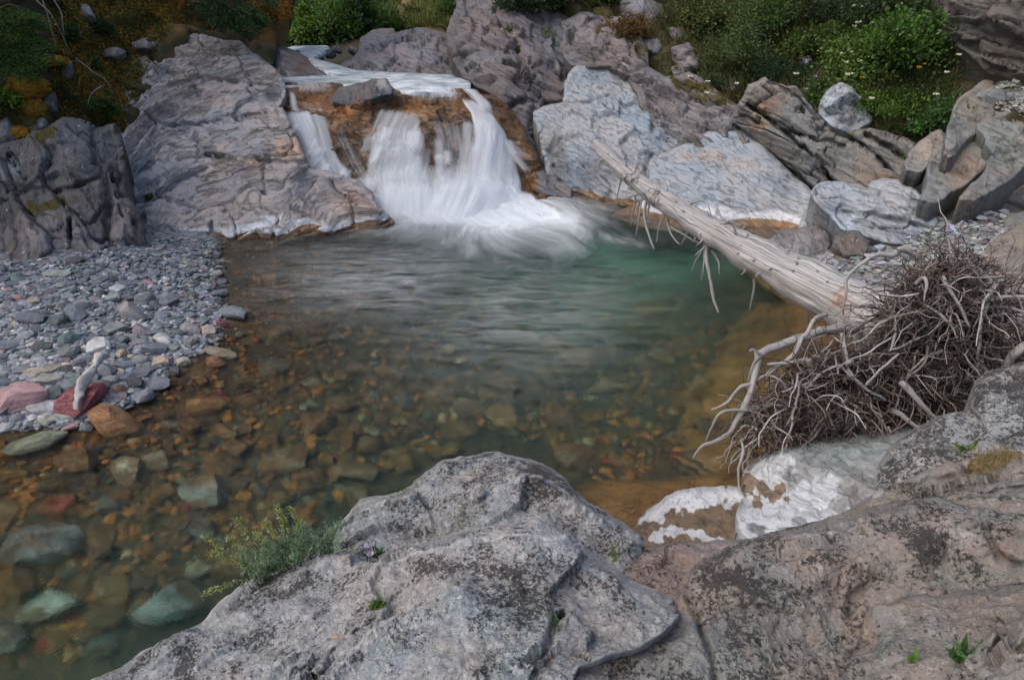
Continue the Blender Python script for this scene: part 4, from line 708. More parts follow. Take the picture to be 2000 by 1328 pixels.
patch('foreground_rock', M['front'], [(130, 1360), (180, 1325), (240, 1300), (300, 1262), (360, 1232), (400, 1210), (418, 1186), (440, 1165), (470, 1142), (500, 1122), (560, 1108), (600, 1088), (625, 1078), (650, 1082), (672, 1070), (700, 1085), (735, 1088), (760, 1072), (800, 1066), (850, 1058), (880, 1042), (920, 1032), (1000, 1022), (1045, 1016), (1080, 1024), (1110, 1046), (1170, 1095), (1250, 1140), (1312, 1166), (1330, 1200), (1250, 1260), (1130, 1300), (1070, 1460), (60, 1460)],
      yc=[(130, 1355, 1.30), (240, 1302, 1.42), (420, 1186, 1.62), (500, 1123, 1.77), (650, 1082, 1.84), (740, 1088, 1.78), (850, 1058, 1.76), (1040, 1018, 1.78), (1110, 1048, 1.7), (1170, 1096, 1.6), (1312, 1168, 1.47), (600, 1200, 1.46), (800, 1150, 1.52), (950, 1130, 1.5), (1000, 1250, 1.22), (1150, 1180, 1.42), (1120, 1290, 1.13), (700, 1328, 1.15), (1000, 1440, .92), (300, 1440, 1.12), (400, 1300, 1.34), (640, 1250, 1.34), (700, 1200, 1.42), (560, 1328, 1.18)], seed=28, amp=.025, freq=3.6, ridged=0, crest=(30, .10), edge=.5, label='wide grey lichen-mottled rock that the sage plant grows on', cat='rock', extra=fstr,
      ridge=[([(560, 1120), (640, 1100), (760, 1110)], 16, .03), ([(760, 1100), (900, 1060), (1000, 1050), (1100, 1060), (1200, 1130)], 22, .03), ([(640, 1290), (700, 1240), (780, 1190), (900, 1170)], 26, .045)],
      carve=[([(560, 1328), (580, 1305), (625, 1308), (645, 1270), (690, 1235), (760, 1190), (850, 1170)], 7, .07), ([(1045, 1328), (1070, 1270), (1085, 1215), (1098, 1200)], 8, .10), ([(200, 1328), (300, 1290), (400, 1250), (470, 1225)], 5, .03), ([(735, 1090), (690, 1120), (600, 1140)], 8, .03)],
      tint=colour_spots([(960, 1190, 110, 90, (.86, .98, 1.03)), (800, 1290, 160, 80, (.88, .97, 1.03)), (900, 1080, 120, 40, (1.02, .98, 1.0)), (1000, 1300, 90, 60, (.9, .98, 1.0)), (560, 1200, 120, 60, (1.04, 1.0, 1.02))]),
      masks=crusts([(560, 1150, 150, 50, .95), (880, 1090, 150, 45, .9), (1120, 1110, 110, 50, .9), (950, 1210, 40, 110, .75), (560, 1230, 140, 50, .7), (300, 1300, 130, 40, .5), (760, 1280, 140, 60, .05), (1010, 1260, 60, 90, .2), (720, 1180, 60, 30, .3)]))
patch('foreground_rock', M['tan'], [(1020, 1460), (1050, 1328), (1078, 1262), (1094, 1215), (1098, 1192), (1130, 1182), (1180, 1178), (1250, 1172), (1312, 1172), (1340, 1150), (1345, 1118), (1372, 1090), (1420, 1068), (1470, 1052), (1540, 1030), (1600, 1018), (1660, 1000), (1720, 985), (1780, 976), (1830, 968), (1880, 982), (1950, 1005), (2000, 1000), (2080, 985), (2300, 960), (2300, 1460)],
      yc=[(1096, 1205, 1.43), (1180, 1180, 1.5), (1250, 1174, 1.52), (1312, 1174, 1.5), (1345, 1120, 1.63), (1470, 1054, 1.72), (1600, 1020, 1.76), (1780, 978, 1.8), (1830, 970, 1.82), (1950, 1007, 1.68), (2300, 965, 1.55), (1200, 1328, 1.15), (1040, 1440, .93), (1400, 1328, 1.16), (1450, 1120, 1.53), (1550, 1100, 1.55), (1500, 1220, 1.33), (1620, 1200, 1.4), (1700, 1120, 1.52), (1800, 1060, 1.6), (1850, 1130, 1.48), (1940, 1130, 1.46), (2000, 1080, 1.5), (1650, 1280, 1.27), (1560, 1328, 1.15), (1700, 1400, 1.1), (2000, 1400, 1.0), (2300, 1400, .9)], seed=29, amp=.025, freq=3.2, ridged=0, crest=(26, .10), edge=.34, label='big brownish-grey rock with a long dark crack and ochre lichen spots', cat='rock', extra=fstr,
      carve=[([(1338, 1165), (1362, 1205), (1372, 1240), (1390, 1290), (1398, 1340)], 5, .08), ([(1370, 1215), (1420, 1185), (1490, 1185), (1560, 1200)], 4, .035), ([(1915, 1005), (1930, 1050), (1950, 1080)], 7, .06), ([(1950, 1080), (1985, 1095), (2020, 1090)], 6, .05), ([(1660, 1200), (1670, 1160), (1710, 1130)], 9, .05), ([(1480, 1250), (1520, 1320)], 5, .03)],
      ridge=[([(1345, 1140), (1420, 1090), (1500, 1060), (1640, 1030), (1800, 985)], 18, .03), ([(1600, 1110), (1700, 1075), (1850, 1040), (1950, 1050)], 40, .03)],
      tint=colour_spots([(1890, 1130, 90, 40, (.85, 1.0, 1.02)), (1620, 1270, 40, 50, (.86, .99, 1.0)), (1200, 1260, 120, 70, (1.15, 1.03, .95)), (1480, 1150, 90, 60, (.82, .86, .88)), (1960, 1060, 40, 40, (1.1, .92, .85)), (1350, 1230, 20, 40, (1.0, 1.08, 1.08))]),
      masks=crusts([(1440, 1120, 110, 60, .95), (1600, 1060, 120, 40, .8), (1800, 1030, 120, 50, 1.0), (1420, 1230, 60, 60, .8), (1200, 1250, 120, 70, .1), (1900, 1130, 90, 40, -.1), (1640, 1200, 80, 60, .5), (1480, 1300, 90, 40, .3), (1700, 1110, 90, 40, .5)]))
patch('foreground_rock', M['tan'], [(1560, 1460), (1610, 1350), (1645, 1320), (1672, 1262), (1680, 1230), (1715, 1185), (1760, 1164), (1850, 1160), (1930, 1150), (2010, 1140), (2080, 1125), (2300, 1100), (2300, 1460)],
      yc=[(1640, 1330, 1.1), (1680, 1240, 1.25), (1760, 1166, 1.34), (1850, 1162, 1.32), (2010, 1142, 1.3), (2300, 1105, 1.25), (1740, 1280, 1.12), (1850, 1240, 1.15), (1950, 1240, 1.12), (1800, 1400, .95), (2000, 1400, .9), (2300, 1440, .82), (1580, 1450, .95)], seed=34, amp=.022, freq=4, ridged=0, crest=(24, .08), edge=.25, label='rounded brown rock with orange rim beside the teal hollow', cat='rock', extra=fstr,
      tint=colour_spots([(1690, 1230, 25, 60, (1.2, .98, .86)), (1720, 1270, 20, 40, (.8, .98, .95)), (1760, 1180, 40, 14, (1.25, .98, .8)), (1900, 1220, 80, 50, (.85, .84, .82))]))
patch('foreground_rock', M['tan'], [(1830, 1460), (1862, 1330), (1900, 1290), (1945, 1240), (1985, 1205), (2010, 1180), (2100, 1120), (2300, 1040), (2300, 1460)],
      yc=[(1864, 1332, .98), (1945, 1242, 1.05), (2010, 1182, 1.1), (2300, 1045, 1.15), (1920, 1340, .93), (2000, 1300, .95), (1860, 1450, .86), (2300, 1440, .8)], seed=35, amp=.02, freq=5, ridged=0, crest=(20, .06), edge=.25, label='rough brown rock edge overlapping the rounded brown rock', cat='rock', extra=fstr, carve=[([(1940, 1290), (1960, 1265), (2010, 1240)], 6, .05)])
# ------------------------------------------------------------------ water
def pool_mat():
    n = NT('pool_water'); uv = n.attr('uvw', 'Vector'); P = n.pos(); foam = n.attr('foam', 'Fac')
    st = n.noise(n.map(uv, (15, 1.6, 1)), 1, 6, .6, .8); st2 = n.noise(n.map(uv, (9, 1.0, 1)), 1, 5, .6, 1.2); fine = n.noise(P, 5, 5, .65, 1.5)
    fm = n.math('ADD', foam, n.math('MULTIPLY', n.math('SUBTRACT', n.math('ADD', n.math('MULTIPLY', st, .5), n.math('MULTIPLY', st2, .5)), .5), 1.3))
    fm = n.math('MULTIPLY', n.ramp(fm, [(.06, 0), (.5, .36), (1.05, .95)]), n.ramp(foam, [(.02, 0), (.25, 1)]))
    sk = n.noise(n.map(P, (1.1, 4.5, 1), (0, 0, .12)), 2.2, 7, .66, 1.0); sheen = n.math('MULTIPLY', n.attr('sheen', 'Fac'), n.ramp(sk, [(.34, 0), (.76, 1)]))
    fm = n.math('MAXIMUM', fm, sheen)  # reflected sky painted as pale streaks, mixed in with the foam white
    h = n.math('ADD', n.math('MULTIPLY', st, .5), n.math('ADD', n.math('MULTIPLY', st2, .8), n.math('MULTIPLY', fine, .7)))
    nb = n.bump(h, .55, .03)
    fr = n.n('Fresnel'); fr.inputs[0].default_value = 1.33; n.set(fr.inputs[1], nb)
    gl = n.n('BsdfAnisotropic'); gl.inputs['Roughness'].default_value = .16; n.set(gl.inputs['Normal'], nb); gl.inputs[0].default_value = (1, 1, 1, 1)
    tr = n.n('BsdfTransparent'); tr.inputs[0].default_value = (.97, .99, .98, 1)
    rf = n.n('BsdfRefraction'); rf.inputs['Roughness'].default_value = .20; rf.inputs['IOR'].default_value = 1.12; n.set(rf.inputs['Normal'], nb)
    blur = n.attr('blur', 'Fac')
    body = n.mixs(blur, tr.outputs[0], rf.outputs[0])
    w = n.mixs(n.math('MULTIPLY', fr.outputs[0], .6, True), body, gl.outputs[0])
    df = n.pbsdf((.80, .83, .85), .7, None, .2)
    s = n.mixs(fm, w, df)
    va = n.n('VolumeAbsorption'); va.inputs[0].default_value = (.10, .84, .66, 1); va.inputs[1].default_value = .46
    vs = n.n('VolumeScatter'); vs.inputs[0].default_value = (.25, .90, .76, 1); vs.inputs[1].default_value = .058
    ad = n.n('AddShader'); n.set(ad.inputs[0], va.outputs[0]); n.set(ad.inputs[1], vs.outputs[0])
    n.t.links.new(ad.outputs[0], n.out.inputs[1])
    return n.surf(s)
M['pool'] = pool_mat()
wx, wy = np.meshgrid(np.arange(-6.4, 5.0, .06), np.arange(.4, 9.7, .06)); sh = wx.shape
TV = np.c_[wx.ravel(), wy.ravel(), np.zeros(wx.size)]; TV[:, 2] = .006 * fbm(TV * 2.5, 3)
qx, qy = project(TV)
core = [(716, 376), (850, 362), (1020, 362), (1052, 380), (1095, 402), (1140, 428), (1130, 444), (1055, 450), (985, 462), (915, 450), (860, 432), (800, 424), (734, 414)]
cd = dist_poly(np.c_[qx, qy], core, True)[0]; cin = inpoly(qx, qy, core)
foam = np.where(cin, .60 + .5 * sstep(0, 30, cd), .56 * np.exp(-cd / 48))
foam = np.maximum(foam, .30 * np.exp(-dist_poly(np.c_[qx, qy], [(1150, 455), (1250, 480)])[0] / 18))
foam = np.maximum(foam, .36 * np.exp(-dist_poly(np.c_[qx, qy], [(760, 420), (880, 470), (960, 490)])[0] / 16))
sheen = np.maximum(.42 * np.exp(-(((qx - 740) / 200) ** 2 + ((qy - 545) / 75) ** 2)), .27 * np.exp(-(((qx - 1000) / 240) ** 2 + ((qy - 600) / 130) ** 2)))  # where the painted sky reflection lies on the pool
dxw, dyw = TV[:, 0] + .15, 9.6 - TV[:, 1]
wrp = .25 * perlin(TV * .9 + 4)
uvw = np.c_[np.arctan2(dxw, dyw) + wrp * .5, np.hypot(dxw, dyw) + wrp, np.zeros(len(TV))]
gz_ = ground_z(TV[:, 0], TV[:, 1]); blur = .35 + .65 * sstep(-.06, -.32, gz_)
jj = np.arange(wx.size).reshape(sh)
top = np.stack([jj[:-1, :-1], jj[:-1, 1:], jj[1:, 1:], jj[1:, :-1]], -1).reshape(-1, 4)
nB = len(TV); BV = TV.copy(); BV[:, 2] = -2.2
ring = np.concatenate([jj[0, :], jj[1:, -1], jj[-1, -2::-1], jj[-2:0:-1, 0]]); r2 = np.roll(ring, -1)
PF = np.concatenate([top, top[:, ::-1] + nB, np.c_[r2, ring, ring + nB, r2 + nB]])
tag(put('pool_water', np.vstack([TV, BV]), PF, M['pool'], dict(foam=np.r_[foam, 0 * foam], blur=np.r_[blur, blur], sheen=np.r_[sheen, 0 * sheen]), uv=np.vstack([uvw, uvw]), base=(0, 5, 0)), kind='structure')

def fall_mat(name, streak):
    n = NT(name); uv = n.attr('uvw', 'Vector'); a = n.attr('dens', 'Fac')
    s1 = n.noise(n.map(uv, (13, .9, 1)), 1, 5, .55, .4); s2 = n.noise(n.map(uv, (6, .9, 1)), 1, 4, .6, .6)
    k = n.math('ADD', n.math('MULTIPLY', n.math('SUBTRACT', s1, .5), streak), n.math('MULTIPLY', n.math('SUBTRACT', s2, .5), streak * .9))
    al = n.ramp(n.math('ADD', a, k), [(.08, 0), (.55, .5), (1.1, .95)])
    al = n.math('MULTIPLY', al, n.ramp(a, [(0, 0), (.3, 1)]))
    d = n.n('BsdfDiffuse'); d.inputs[0].default_value = (.85, .875, .91, 1); t = n.n('BsdfTranslucent'); t.inputs[0].default_value = (.84, .87, .91, 1)
    tr = n.n('BsdfTransparent')
    return n.surf(n.mixs(al, tr.outputs[0], n.mixs(.45, d.outputs[0], t.outputs[0])))
M['veil'] = fall_mat('falling_water', .85); M['dense'] = fall_mat('dense_falling_water', .55)
LEDGE = depth_field([(545, 165, 9.9), (650, 168, 9.85), (760, 180, 9.7), (850, 175, 9.8), (950, 185, 9.8), (560, 200, 9.45), (620, 200, 9.45), (700, 200, 9.35), (780, 215, 9.25), (850, 205, 9.3), (900, 235, 9.1), (560, 260, 9.1), (640, 260, 9.05), (700, 260, 8.9), (800, 265, 8.85), (870, 290, 8.75), (960, 240, 9.3), (930, 290, 8.85), (640, 330, 8.7), (800, 330, 8.45), (900, 340, 8.5), (700, 390, 8.3), (850, 400, 8.1), (1000, 390, 8.4), (1010, 300, 9.1)])
falls = empty('waterfall', Wz(860, 390, 0)); tag(falls, kind='structure')
def interp_poly(pts, t):
    pts = np.array(pts, float); L = np.r_[0, np.cumsum(np.hypot(*np.diff(pts, axis=0).T))]; L /= L[-1]
    return np.c_[np.interp(t, L, pts[:, 0]), np.interp(t, L, pts[:, 1])]
def veil(left, right, dens, off, seed, mat='veil', top_fade=.08, bot_fade=.0, edge=.22, bulge=.08, nv=46, nu=30):
    t = np.linspace(0, 1, nv); u = np.linspace(0, 1, nu)
    Lp, Rp = interp_poly(left, t), interp_poly(right, t)
    Q = (Lp[:, None] * (1 - u)[None, :, None] + Rp[:, None] * u[None, :, None]).reshape(-1, 2)
    U = np.tile(u, nv); T = np.repeat(t, nu)
    wid = np.repeat(np.hypot(*(Rp - Lp).T), nu) / 100
    len_ = np.hypot(*np.diff(Lp, axis=0).T).sum() / 100
    Y = LEDGE(Q) - off - bulge * np.sin(np.pi * np.clip(U, 0, 1)) * sstep(0, .4, T) - .05 * perlin(np.c_[U * wid * 6, T * 2, U * 0 + seed])
    D = dens * sstep(0, edge, U + .06 * perlin(np.c_[T * 6, U * 0, U * 0 + seed])) * sstep(0, edge, 1 - U + .06 * perlin(np.c_[T * 6, U * 0 + 4, U * 0 + seed])) * sstep(0, top_fade, T)
    if bot_fade: D *= sstep(0, bot_fade, 1 - T)
    V = W(Q[:, 0], Q[:, 1], Y); k = np.arange(nv * nu).reshape(nv, nu)
    Fq = np.stack([k[:-1, :-1], k[1:, :-1], k[1:, 1:], k[:-1, 1:]], -1).reshape(-1, 4)
    put('water_veil', V, Fq, M[mat], dict(dens=D), uv=np.c_[U * wid + seed * 1.7, T * len_, U * 0 + seed], parent=falls)
veil([(545, 205), (552, 235), (572, 268), (588, 305), (600, 335), (640, 360)], [(640, 205), (648, 240), (655, 285), (678, 325), (705, 360), (730, 440)], .8, .06, 1)
veil([(548, 215), (556, 240), (578, 275), (592, 310), (606, 345)], [(610, 212), (622, 245), (630, 285), (645, 320), (668, 350)], .8, .14, 2, 'dense')
veil([(625, 225), (645, 270), (665, 315), (690, 355)], [(672, 225), (690, 270), (715, 315), (745, 362)], .34, .08, 3, edge=.5, top_fade=.4)
veil([(560, 176), (561, 190), (560, 212)], [(574, 172), (582, 190), (592, 222)], .75, .05, 4, edge=.5, top_fade=.3)
veil([(735, 205), (716, 245), (706, 290), (700, 340), (708, 440)], [(822, 215), (838, 270), (852, 320), (870, 440)], .60, .06, 6, bulge=.12)
veil([(722, 255), (712, 290), (700, 340), (702, 440)], [(800, 235), (820, 275), (840, 330), (850, 440)], .50, .14, 7, bulge=.1)
veil([(700, 300), (690, 345), (700, 440)], [(940, 310), (1000, 350), (1040, 440)], .62, .18, 8, bulge=.1, top_fade=.35)
veil([(820, 210), (842, 270), (850, 320), (850, 380)], [(912, 215), (930, 275), (925, 330), (930, 440)], .30, .05, 9, top_fade=.25)
veil([(896, 188), (918, 222), (925, 270), (915, 330), (900, 440)], [(915, 190), (962, 222), (988, 255), (1012, 315), (1040, 440)], 1.0, .08, 10, 'dense', edge=.12, bulge=.22)
veil([(890, 230), (890, 280), (880, 330), (870, 440)], [(965, 232), (992, 270), (1008, 320), (1034, 440)], .55, .24, 11, bulge=.12)
veil([(830, 325), (835, 360), (800, 440)], [(975, 325), (1000, 355), (1050, 440)], .8, .32, 12, 'dense', top_fade=.4, bulge=.15)
veil([(735, 345), (722, 370), (715, 440)], [(870, 335), (880, 365), (900, 440)], .6, .30, 13, 'dense', top_fade=.45, bulge=.1)
veil([(895, 172), (918, 195), (935, 228)], [(930, 172), (962, 200), (978, 235)], .95, .10, 14, 'dense', edge=.4, bot_fade=.4)
veil([(768, 168), (775, 182), (770, 212)], [(925, 168), (930, 185), (945, 215)], .42, .06, 16, edge=.3, top_fade=.02, bot_fade=.75)
veil([(560, 162), (565, 172), (560, 190)], [(660, 162), (655, 172), (650, 188)], .5, .04, 17, edge=.3, top_fade=.02, bot_fade=.7)
wr = np.random.RandomState(8); zones = [([(555, 212), (640, 215), (670, 290), (700, 350), (640, 345), (600, 320), (570, 260)], 12), ([(720, 235), (815, 230), (850, 320), (860, 390), (705, 390), (702, 300)], 22), ([(905, 215), (970, 230), (1010, 310), (1035, 385), (880, 390), (915, 300)], 18), ([(710, 330), (1000, 330), (1040, 395), (710, 395)], 26), ([(830, 250), (900, 240), (910, 320), (860, 320)], 4)]
for zi, (zp, zn) in enumerate(zones):
    zc_ = np.array(zp); c0 = 0
    while c0 < zn:
        x, y = wr.uniform(zc_.min(0), zc_.max(0))
        if not inpoly(np.array([x]), np.array([y]), zp)[0]: continue
        c0 += 1; L = wr.uniform(30, 85); w0 = wr.uniform(10, 24); w1 = w0 * wr.uniform(1.2, 2.0); dx = ((x - 820) * .0042 + (.25 if zi == 0 else 0)) * L; y1 = min(y + L, 425)
        veil([(x - w0, y), (x - w0 * 1.1 + dx * .4, (y + y1) / 2), (x - w1 + dx, y1)], [(x + w0, y), (x + w0 * 1.1 + dx * .4, (y + y1) / 2), (x + w1 + dx, y1)], wr.uniform(.35, .75), wr.uniform(.08, .3), 40 + c0 + zi * 30, 'dense' if wr.rand() < .5 else 'veil', .3, .5, .5, .06, 14, 12)
for sd, (l, r, z0, dn) in enumerate([([(700, 372), (712, 405), (735, 432)], [(1040, 372), (1075, 400), (1110, 428)], .22, .95), ([(760, 380), (765, 415), (800, 450)], [(1000, 380), (1060, 415), (1120, 450)], .14, .8)]):
    nv, nu = 30, 40; t = np.linspace(0, 1, nv); uu = np.linspace(0, 1, nu); Lp, Rp = interp_poly(l, t), interp_poly(r, t)
    Q = (Lp[:, None] * (1 - uu)[None, :, None] + Rp[:, None] * uu[None, :, None]).reshape(-1, 2); U = np.tile(uu, nv); T = np.repeat(t, nu)
    z = z0 * (1 - T) ** 1.3 * (.6 + .8 * np.abs(perlin(np.c_[U * 7, T * 1.5, U * 0 + sd]))) + .012 + .004 * sd
    V = Wz(Q[:, 0], Q[:, 1], z); D = dn * sstep(0, .35, 1 - T) * sstep(0, .14, U) * sstep(0, .14, 1 - U) * sstep(0, .25, T + .05)
    kk = np.arange(nv * nu).reshape(nv, nu); put('foam', V, np.stack([kk[:-1, :-1], kk[1:, :-1], kk[1:, 1:], kk[:-1, 1:]], -1).reshape(-1, 4), M['dense'], dict(dens=D), uv=np.c_[U * 3.2 + sd, T * .6, U * 0 + sd + 30], parent=falls)
def stream_mat():
    n = NT('stream_water'); P = n.pos()
    a = n.noise(n.map(P, (1.4, 4, 1)), 2.2, 7, .68, .5)
    nb = n.bump(a, .5, .05)
    c = n.ramp(a, [(.38, (.20, .245, .24)), (.5, (.46, .50, .51)), (.62, (.76, .78, .80))])
    return n.surf(n.pbsdf(c, .35, nb, .5))
M['stream'] = stream_mat()
patch('stream_water', M['stream'], [(535, 152), (600, 146), (640, 138), (700, 138), (780, 142), (880, 146), (920, 160), (918, 178), (880, 183), (830, 182), (785, 180), (768, 172), (690, 168), (620, 166), (545, 170)], zc=[(530, 150, 1.2), (700, 140, 1.22), (900, 145, 1.22), (640, 138, 1.22), (560, 168, 1.19), (690, 168, 1.19), (780, 180, 1.14), (880, 183, 1.12), (920, 178, 1.14), (800, 165, 1.2)], seed=80, step=3, amp=.02, freq=2, crest=None, rough=0, kind='structure', skirt=((.02, .05),))
patch('stream_water', M['stream'], [(552, 96), (575, 90), (640, 89), (648, 98), (628, 106), (612, 113), (640, 121), (690, 136), (730, 146), (650, 148), (612, 126), (590, 108)], zc=[(560, 96, 1.36), (640, 92, 1.38), (640, 100, 1.34), (606, 116, 1.34), (640, 124, 1.30), (700, 142, 1.22), (640, 156, 1.20), (590, 114, 1.33)], seed=81, step=2.5, amp=.03, freq=2, crest=None, rough=0, kind='structure', skirt=((.02, .05),))

# ------------------------------------------------------------------ stones
import bmesh
def stone_meshes(mat, n, seed, sub=2, flat=1.):
    rng = np.random.RandomState(seed); out = []
    for k in range(n):
        bm = bmesh.new(); bmesh.ops.create_icosphere(bm, subdivisions=sub, radius=1); V = np.array([v.co[:] for v in bm.verts]); Fq = [[v.index for v in f.verts] for f in bm.faces]; bm.free()
        V *= 1 + .12 * fbm(V * .9 + k * 7.7, 3)[:, None]
        for c in range(rng.randint(8, 15)):
            nrm = norm(rng.normal(size=3)); d = rng.uniform(.42, .8); t = V @ nrm - d; V -= np.maximum(t, 0)[:, None] * nrm * .92
        V *= 1 + .05 * fbm(V * 3 + k * 3.3, 2)[:, None]
        V -= (V.max(0) + V.min(0)) / 2; V /= (V.max(0) - V.min(0))          # one unit across in each direction
        me = bpy.data.meshes.new('stone'); me.from_pydata(V.tolist(), [], Fq); me.materials.append(mat)
        me.polygons.foreach_set('use_smooth', np.full(len(me.polygons), True)); me.set_sharp_from_angle(angle=R(28)); me.update(); out.append(me)
    return out
DRY = stone_meshes(M['stone'], 14, 5); WET = stone_meshes(M['wetstone'], 14, 6)
def on_ground(px, py):
    z = np.zeros(np.shape(px))
    for _ in range(8): P = Wz(px, py, z); z = .5 * z + .5 * ground_z(P[..., 0], P[..., 1]).reshape(np.shape(px))
    return Wz(px, py, z)
srng = np.random.RandomState(12)
def stone(px, py, w, h, col, label, wet=False, group=None, rz=None, sink=.25, flat=None):
    P = on_ground(np.array([px]), np.array([py + .3 * h]))[0]; s = float(depth_scale(P))
    H_ = (flat or .75) * h * s * 1.15; dep = w * s * srng.uniform(.65, .95)
    if dep * .5 > h * s * 1.6: dep = h * s * 2.2
    o = obj('submerged_stone' if wet else 'stone', (WET if wet else DRY)[srng.randint(14)], None, (P[0], P[1], P[2] + H_ * (.5 - sink)))
    o.scale = (w * s * 1.04, dep, H_); o.rotation_euler = (srng.uniform(-.15, .15), srng.uniform(-.15, .15), srng.uniform(-.5, .5) if rz is None else rz)
    o.color = (*col, 1); tag(o, label, 'stone', group); placed.append((px, py, max(w, h) * .42)); return o
placed = []
BG, LG, TG, PU, BE, PK, DK, WH = (.19, .205, .235), (.33, .335, .345), (.14, .175, .175), (.24, .195, .215), (.42, .36, .29), (.36, .21, .215), (.075, .08, .085), (.52, .515, .51)
for a in [
    (49, 766, 100, 62, (.42, .25, .26), 'big flat pink stone at the gravel bar edge'), (162, 778, 92, 50, (.22, .055, .065), 'dark red rounded stone under the driftwood stick'),
    (222, 815, 104, 66, (.27, .13, .045), 'orange-brown wet stone beside the driftwood stick'), (199, 676, 46, 44, WH, 'rounded whitish stone with brown flecks beside a beige pebble'), (235, 688, 26, 24, (.48, .38, .24), 'smooth round beige stone'),
    (256, 604, 50, 46, (.33, .29, .285), 'angular tan-grey block on the middle of the bar'), (327, 583, 46, 36, BG, 'upright blue-grey stone on the middle of the bar'), (286, 582, 36, 36, (.24, .25, .25), 'grey wedge stone leaning between two blocks'),
    (134, 655, 46, 34, (.13, .19, .18), 'blocky teal stone with a hollow top'), (135, 682, 44, 28, (.17, .185, .19), 'dark grey block just below the teal stone'), (304, 678, 44, 34, BG, 'blue-grey angular stone near a white slab'),
    (322, 660, 40, 22, (.58, .57, .57), 'clean white slab stone near the water'), (231, 640, 44, 28, (.23, .235, .25), 'broad grey stone on the middle of the bar'), (277, 643, 48, 22, PU, 'long flat purple stone'), (64, 616, 58, 30, (.15, .165, .20), 'long dark blue-grey stone with a smooth back'),
    (150, 611, 46, 46, (.17, .19, .225), 'tall blue-grey slab stone'), (113, 622, 38, 32, (.10, .12, .12), 'dark greenish block stone beside a tall slab'), (376, 640, 34, 30, (.36, .33, .32), 'pale round stone beside a brown-stained one'), (408, 642, 38, 28, (.44, .36, .30), 'white stone stained brown at the waterline'),
    (457, 612, 64, 24, (.18, .20, .215), 'grey wedge stone jutting into the water'), (438, 631, 24, 26, (.20, .06, .075), 'dark red speckled stone at the waterline'), (316, 706, 42, 26, (.46, .38, .29), 'cream rounded stone with brown underside'), (356, 706, 26, 22, (.50, .43, .34), 'small cream rounded stone at the waterline'),
    (430, 688, 70, 13, (.30, .25, .17), 'thin white flake stone with brown rim in the shallows'), (418, 704, 46, 20, (.23, .10, .035), 'rusty brown flat stone at the waterline'), (263, 743, 42, 28, DK, 'dark wet stone at the waterline'), (233, 755, 34, 30, (.27, .19, .13), 'brown knobbly stone above the orange stone'),
    (207, 719, 50, 34, (.21, .225, .25), 'grey slab stone behind the driftwood tip'), (143, 745, 66, 28, (.17, .21, .215), 'broad teal-grey stone behind the dark red stone'), (180, 734, 34, 26, (.21, .23, .27), 'blue stone with a pale crack'), (128, 811, 40, 20, (.40, .43, .40), 'pale green flat stone at the bar edge'), (92, 815, 36, 22, (.44, .42, .36), 'cream stone at the bar edge'),
    (100, 738, 42, 26, (.38, .36, .32), 'cream-grey stone behind the pink stone'), (70, 860, 122, 32, (.15, .16, .105), 'large flat olive-green stone in the shallows'), (292, 551, 28, 15, PK, 'small pink stone among blue gravel'), (230, 564, 30, 14, (.47, .48, .49), 'small white flat stone among blue gravel'), (224, 581, 34, 20, (.29, .31, .33), 'light grey rounded stone behind the tan block'),
    (113, 534, 48, 14, (.34, .36, .34), 'flat pale stone near the dark outcrop'), (36, 541, 40, 18, (.14, .18, .19), 'flat teal stone at the outcrop foot'), (162, 592, 34, 26, (.27, .285, .29), 'light grey tilted stone'), (181, 659, 36, 22, (.13, .155, .19), 'dark blue stone behind the whitish one'), (237, 664, 32, 16, (.14, .18, .19), 'small teal stone behind the beige one'),
    (278, 701, 30, 22, (.33, .33, .32), 'plain grey rounded stone near the cream one'), (371, 665, 40, 20, (.20, .20, .21), 'dark stone with white crust at the waterline'), (245, 711, 40, 22, (.22, .245, .275), 'blue-grey slab stone with a red corner'), (148, 506, 40, 14, DK, 'dark stone against the outcrop foot'), (86, 512, 30, 10, PU, 'small purple stone on a grey one'), (20, 790, 60, 30, (.17, .16, .165), 'dark grey stone under the pink stone'), (12, 830, 40, 24, (.38, .40, .42), 'pale blue stone at the bar corner')]:
    stone(*a, group='stones of the gravel bar')
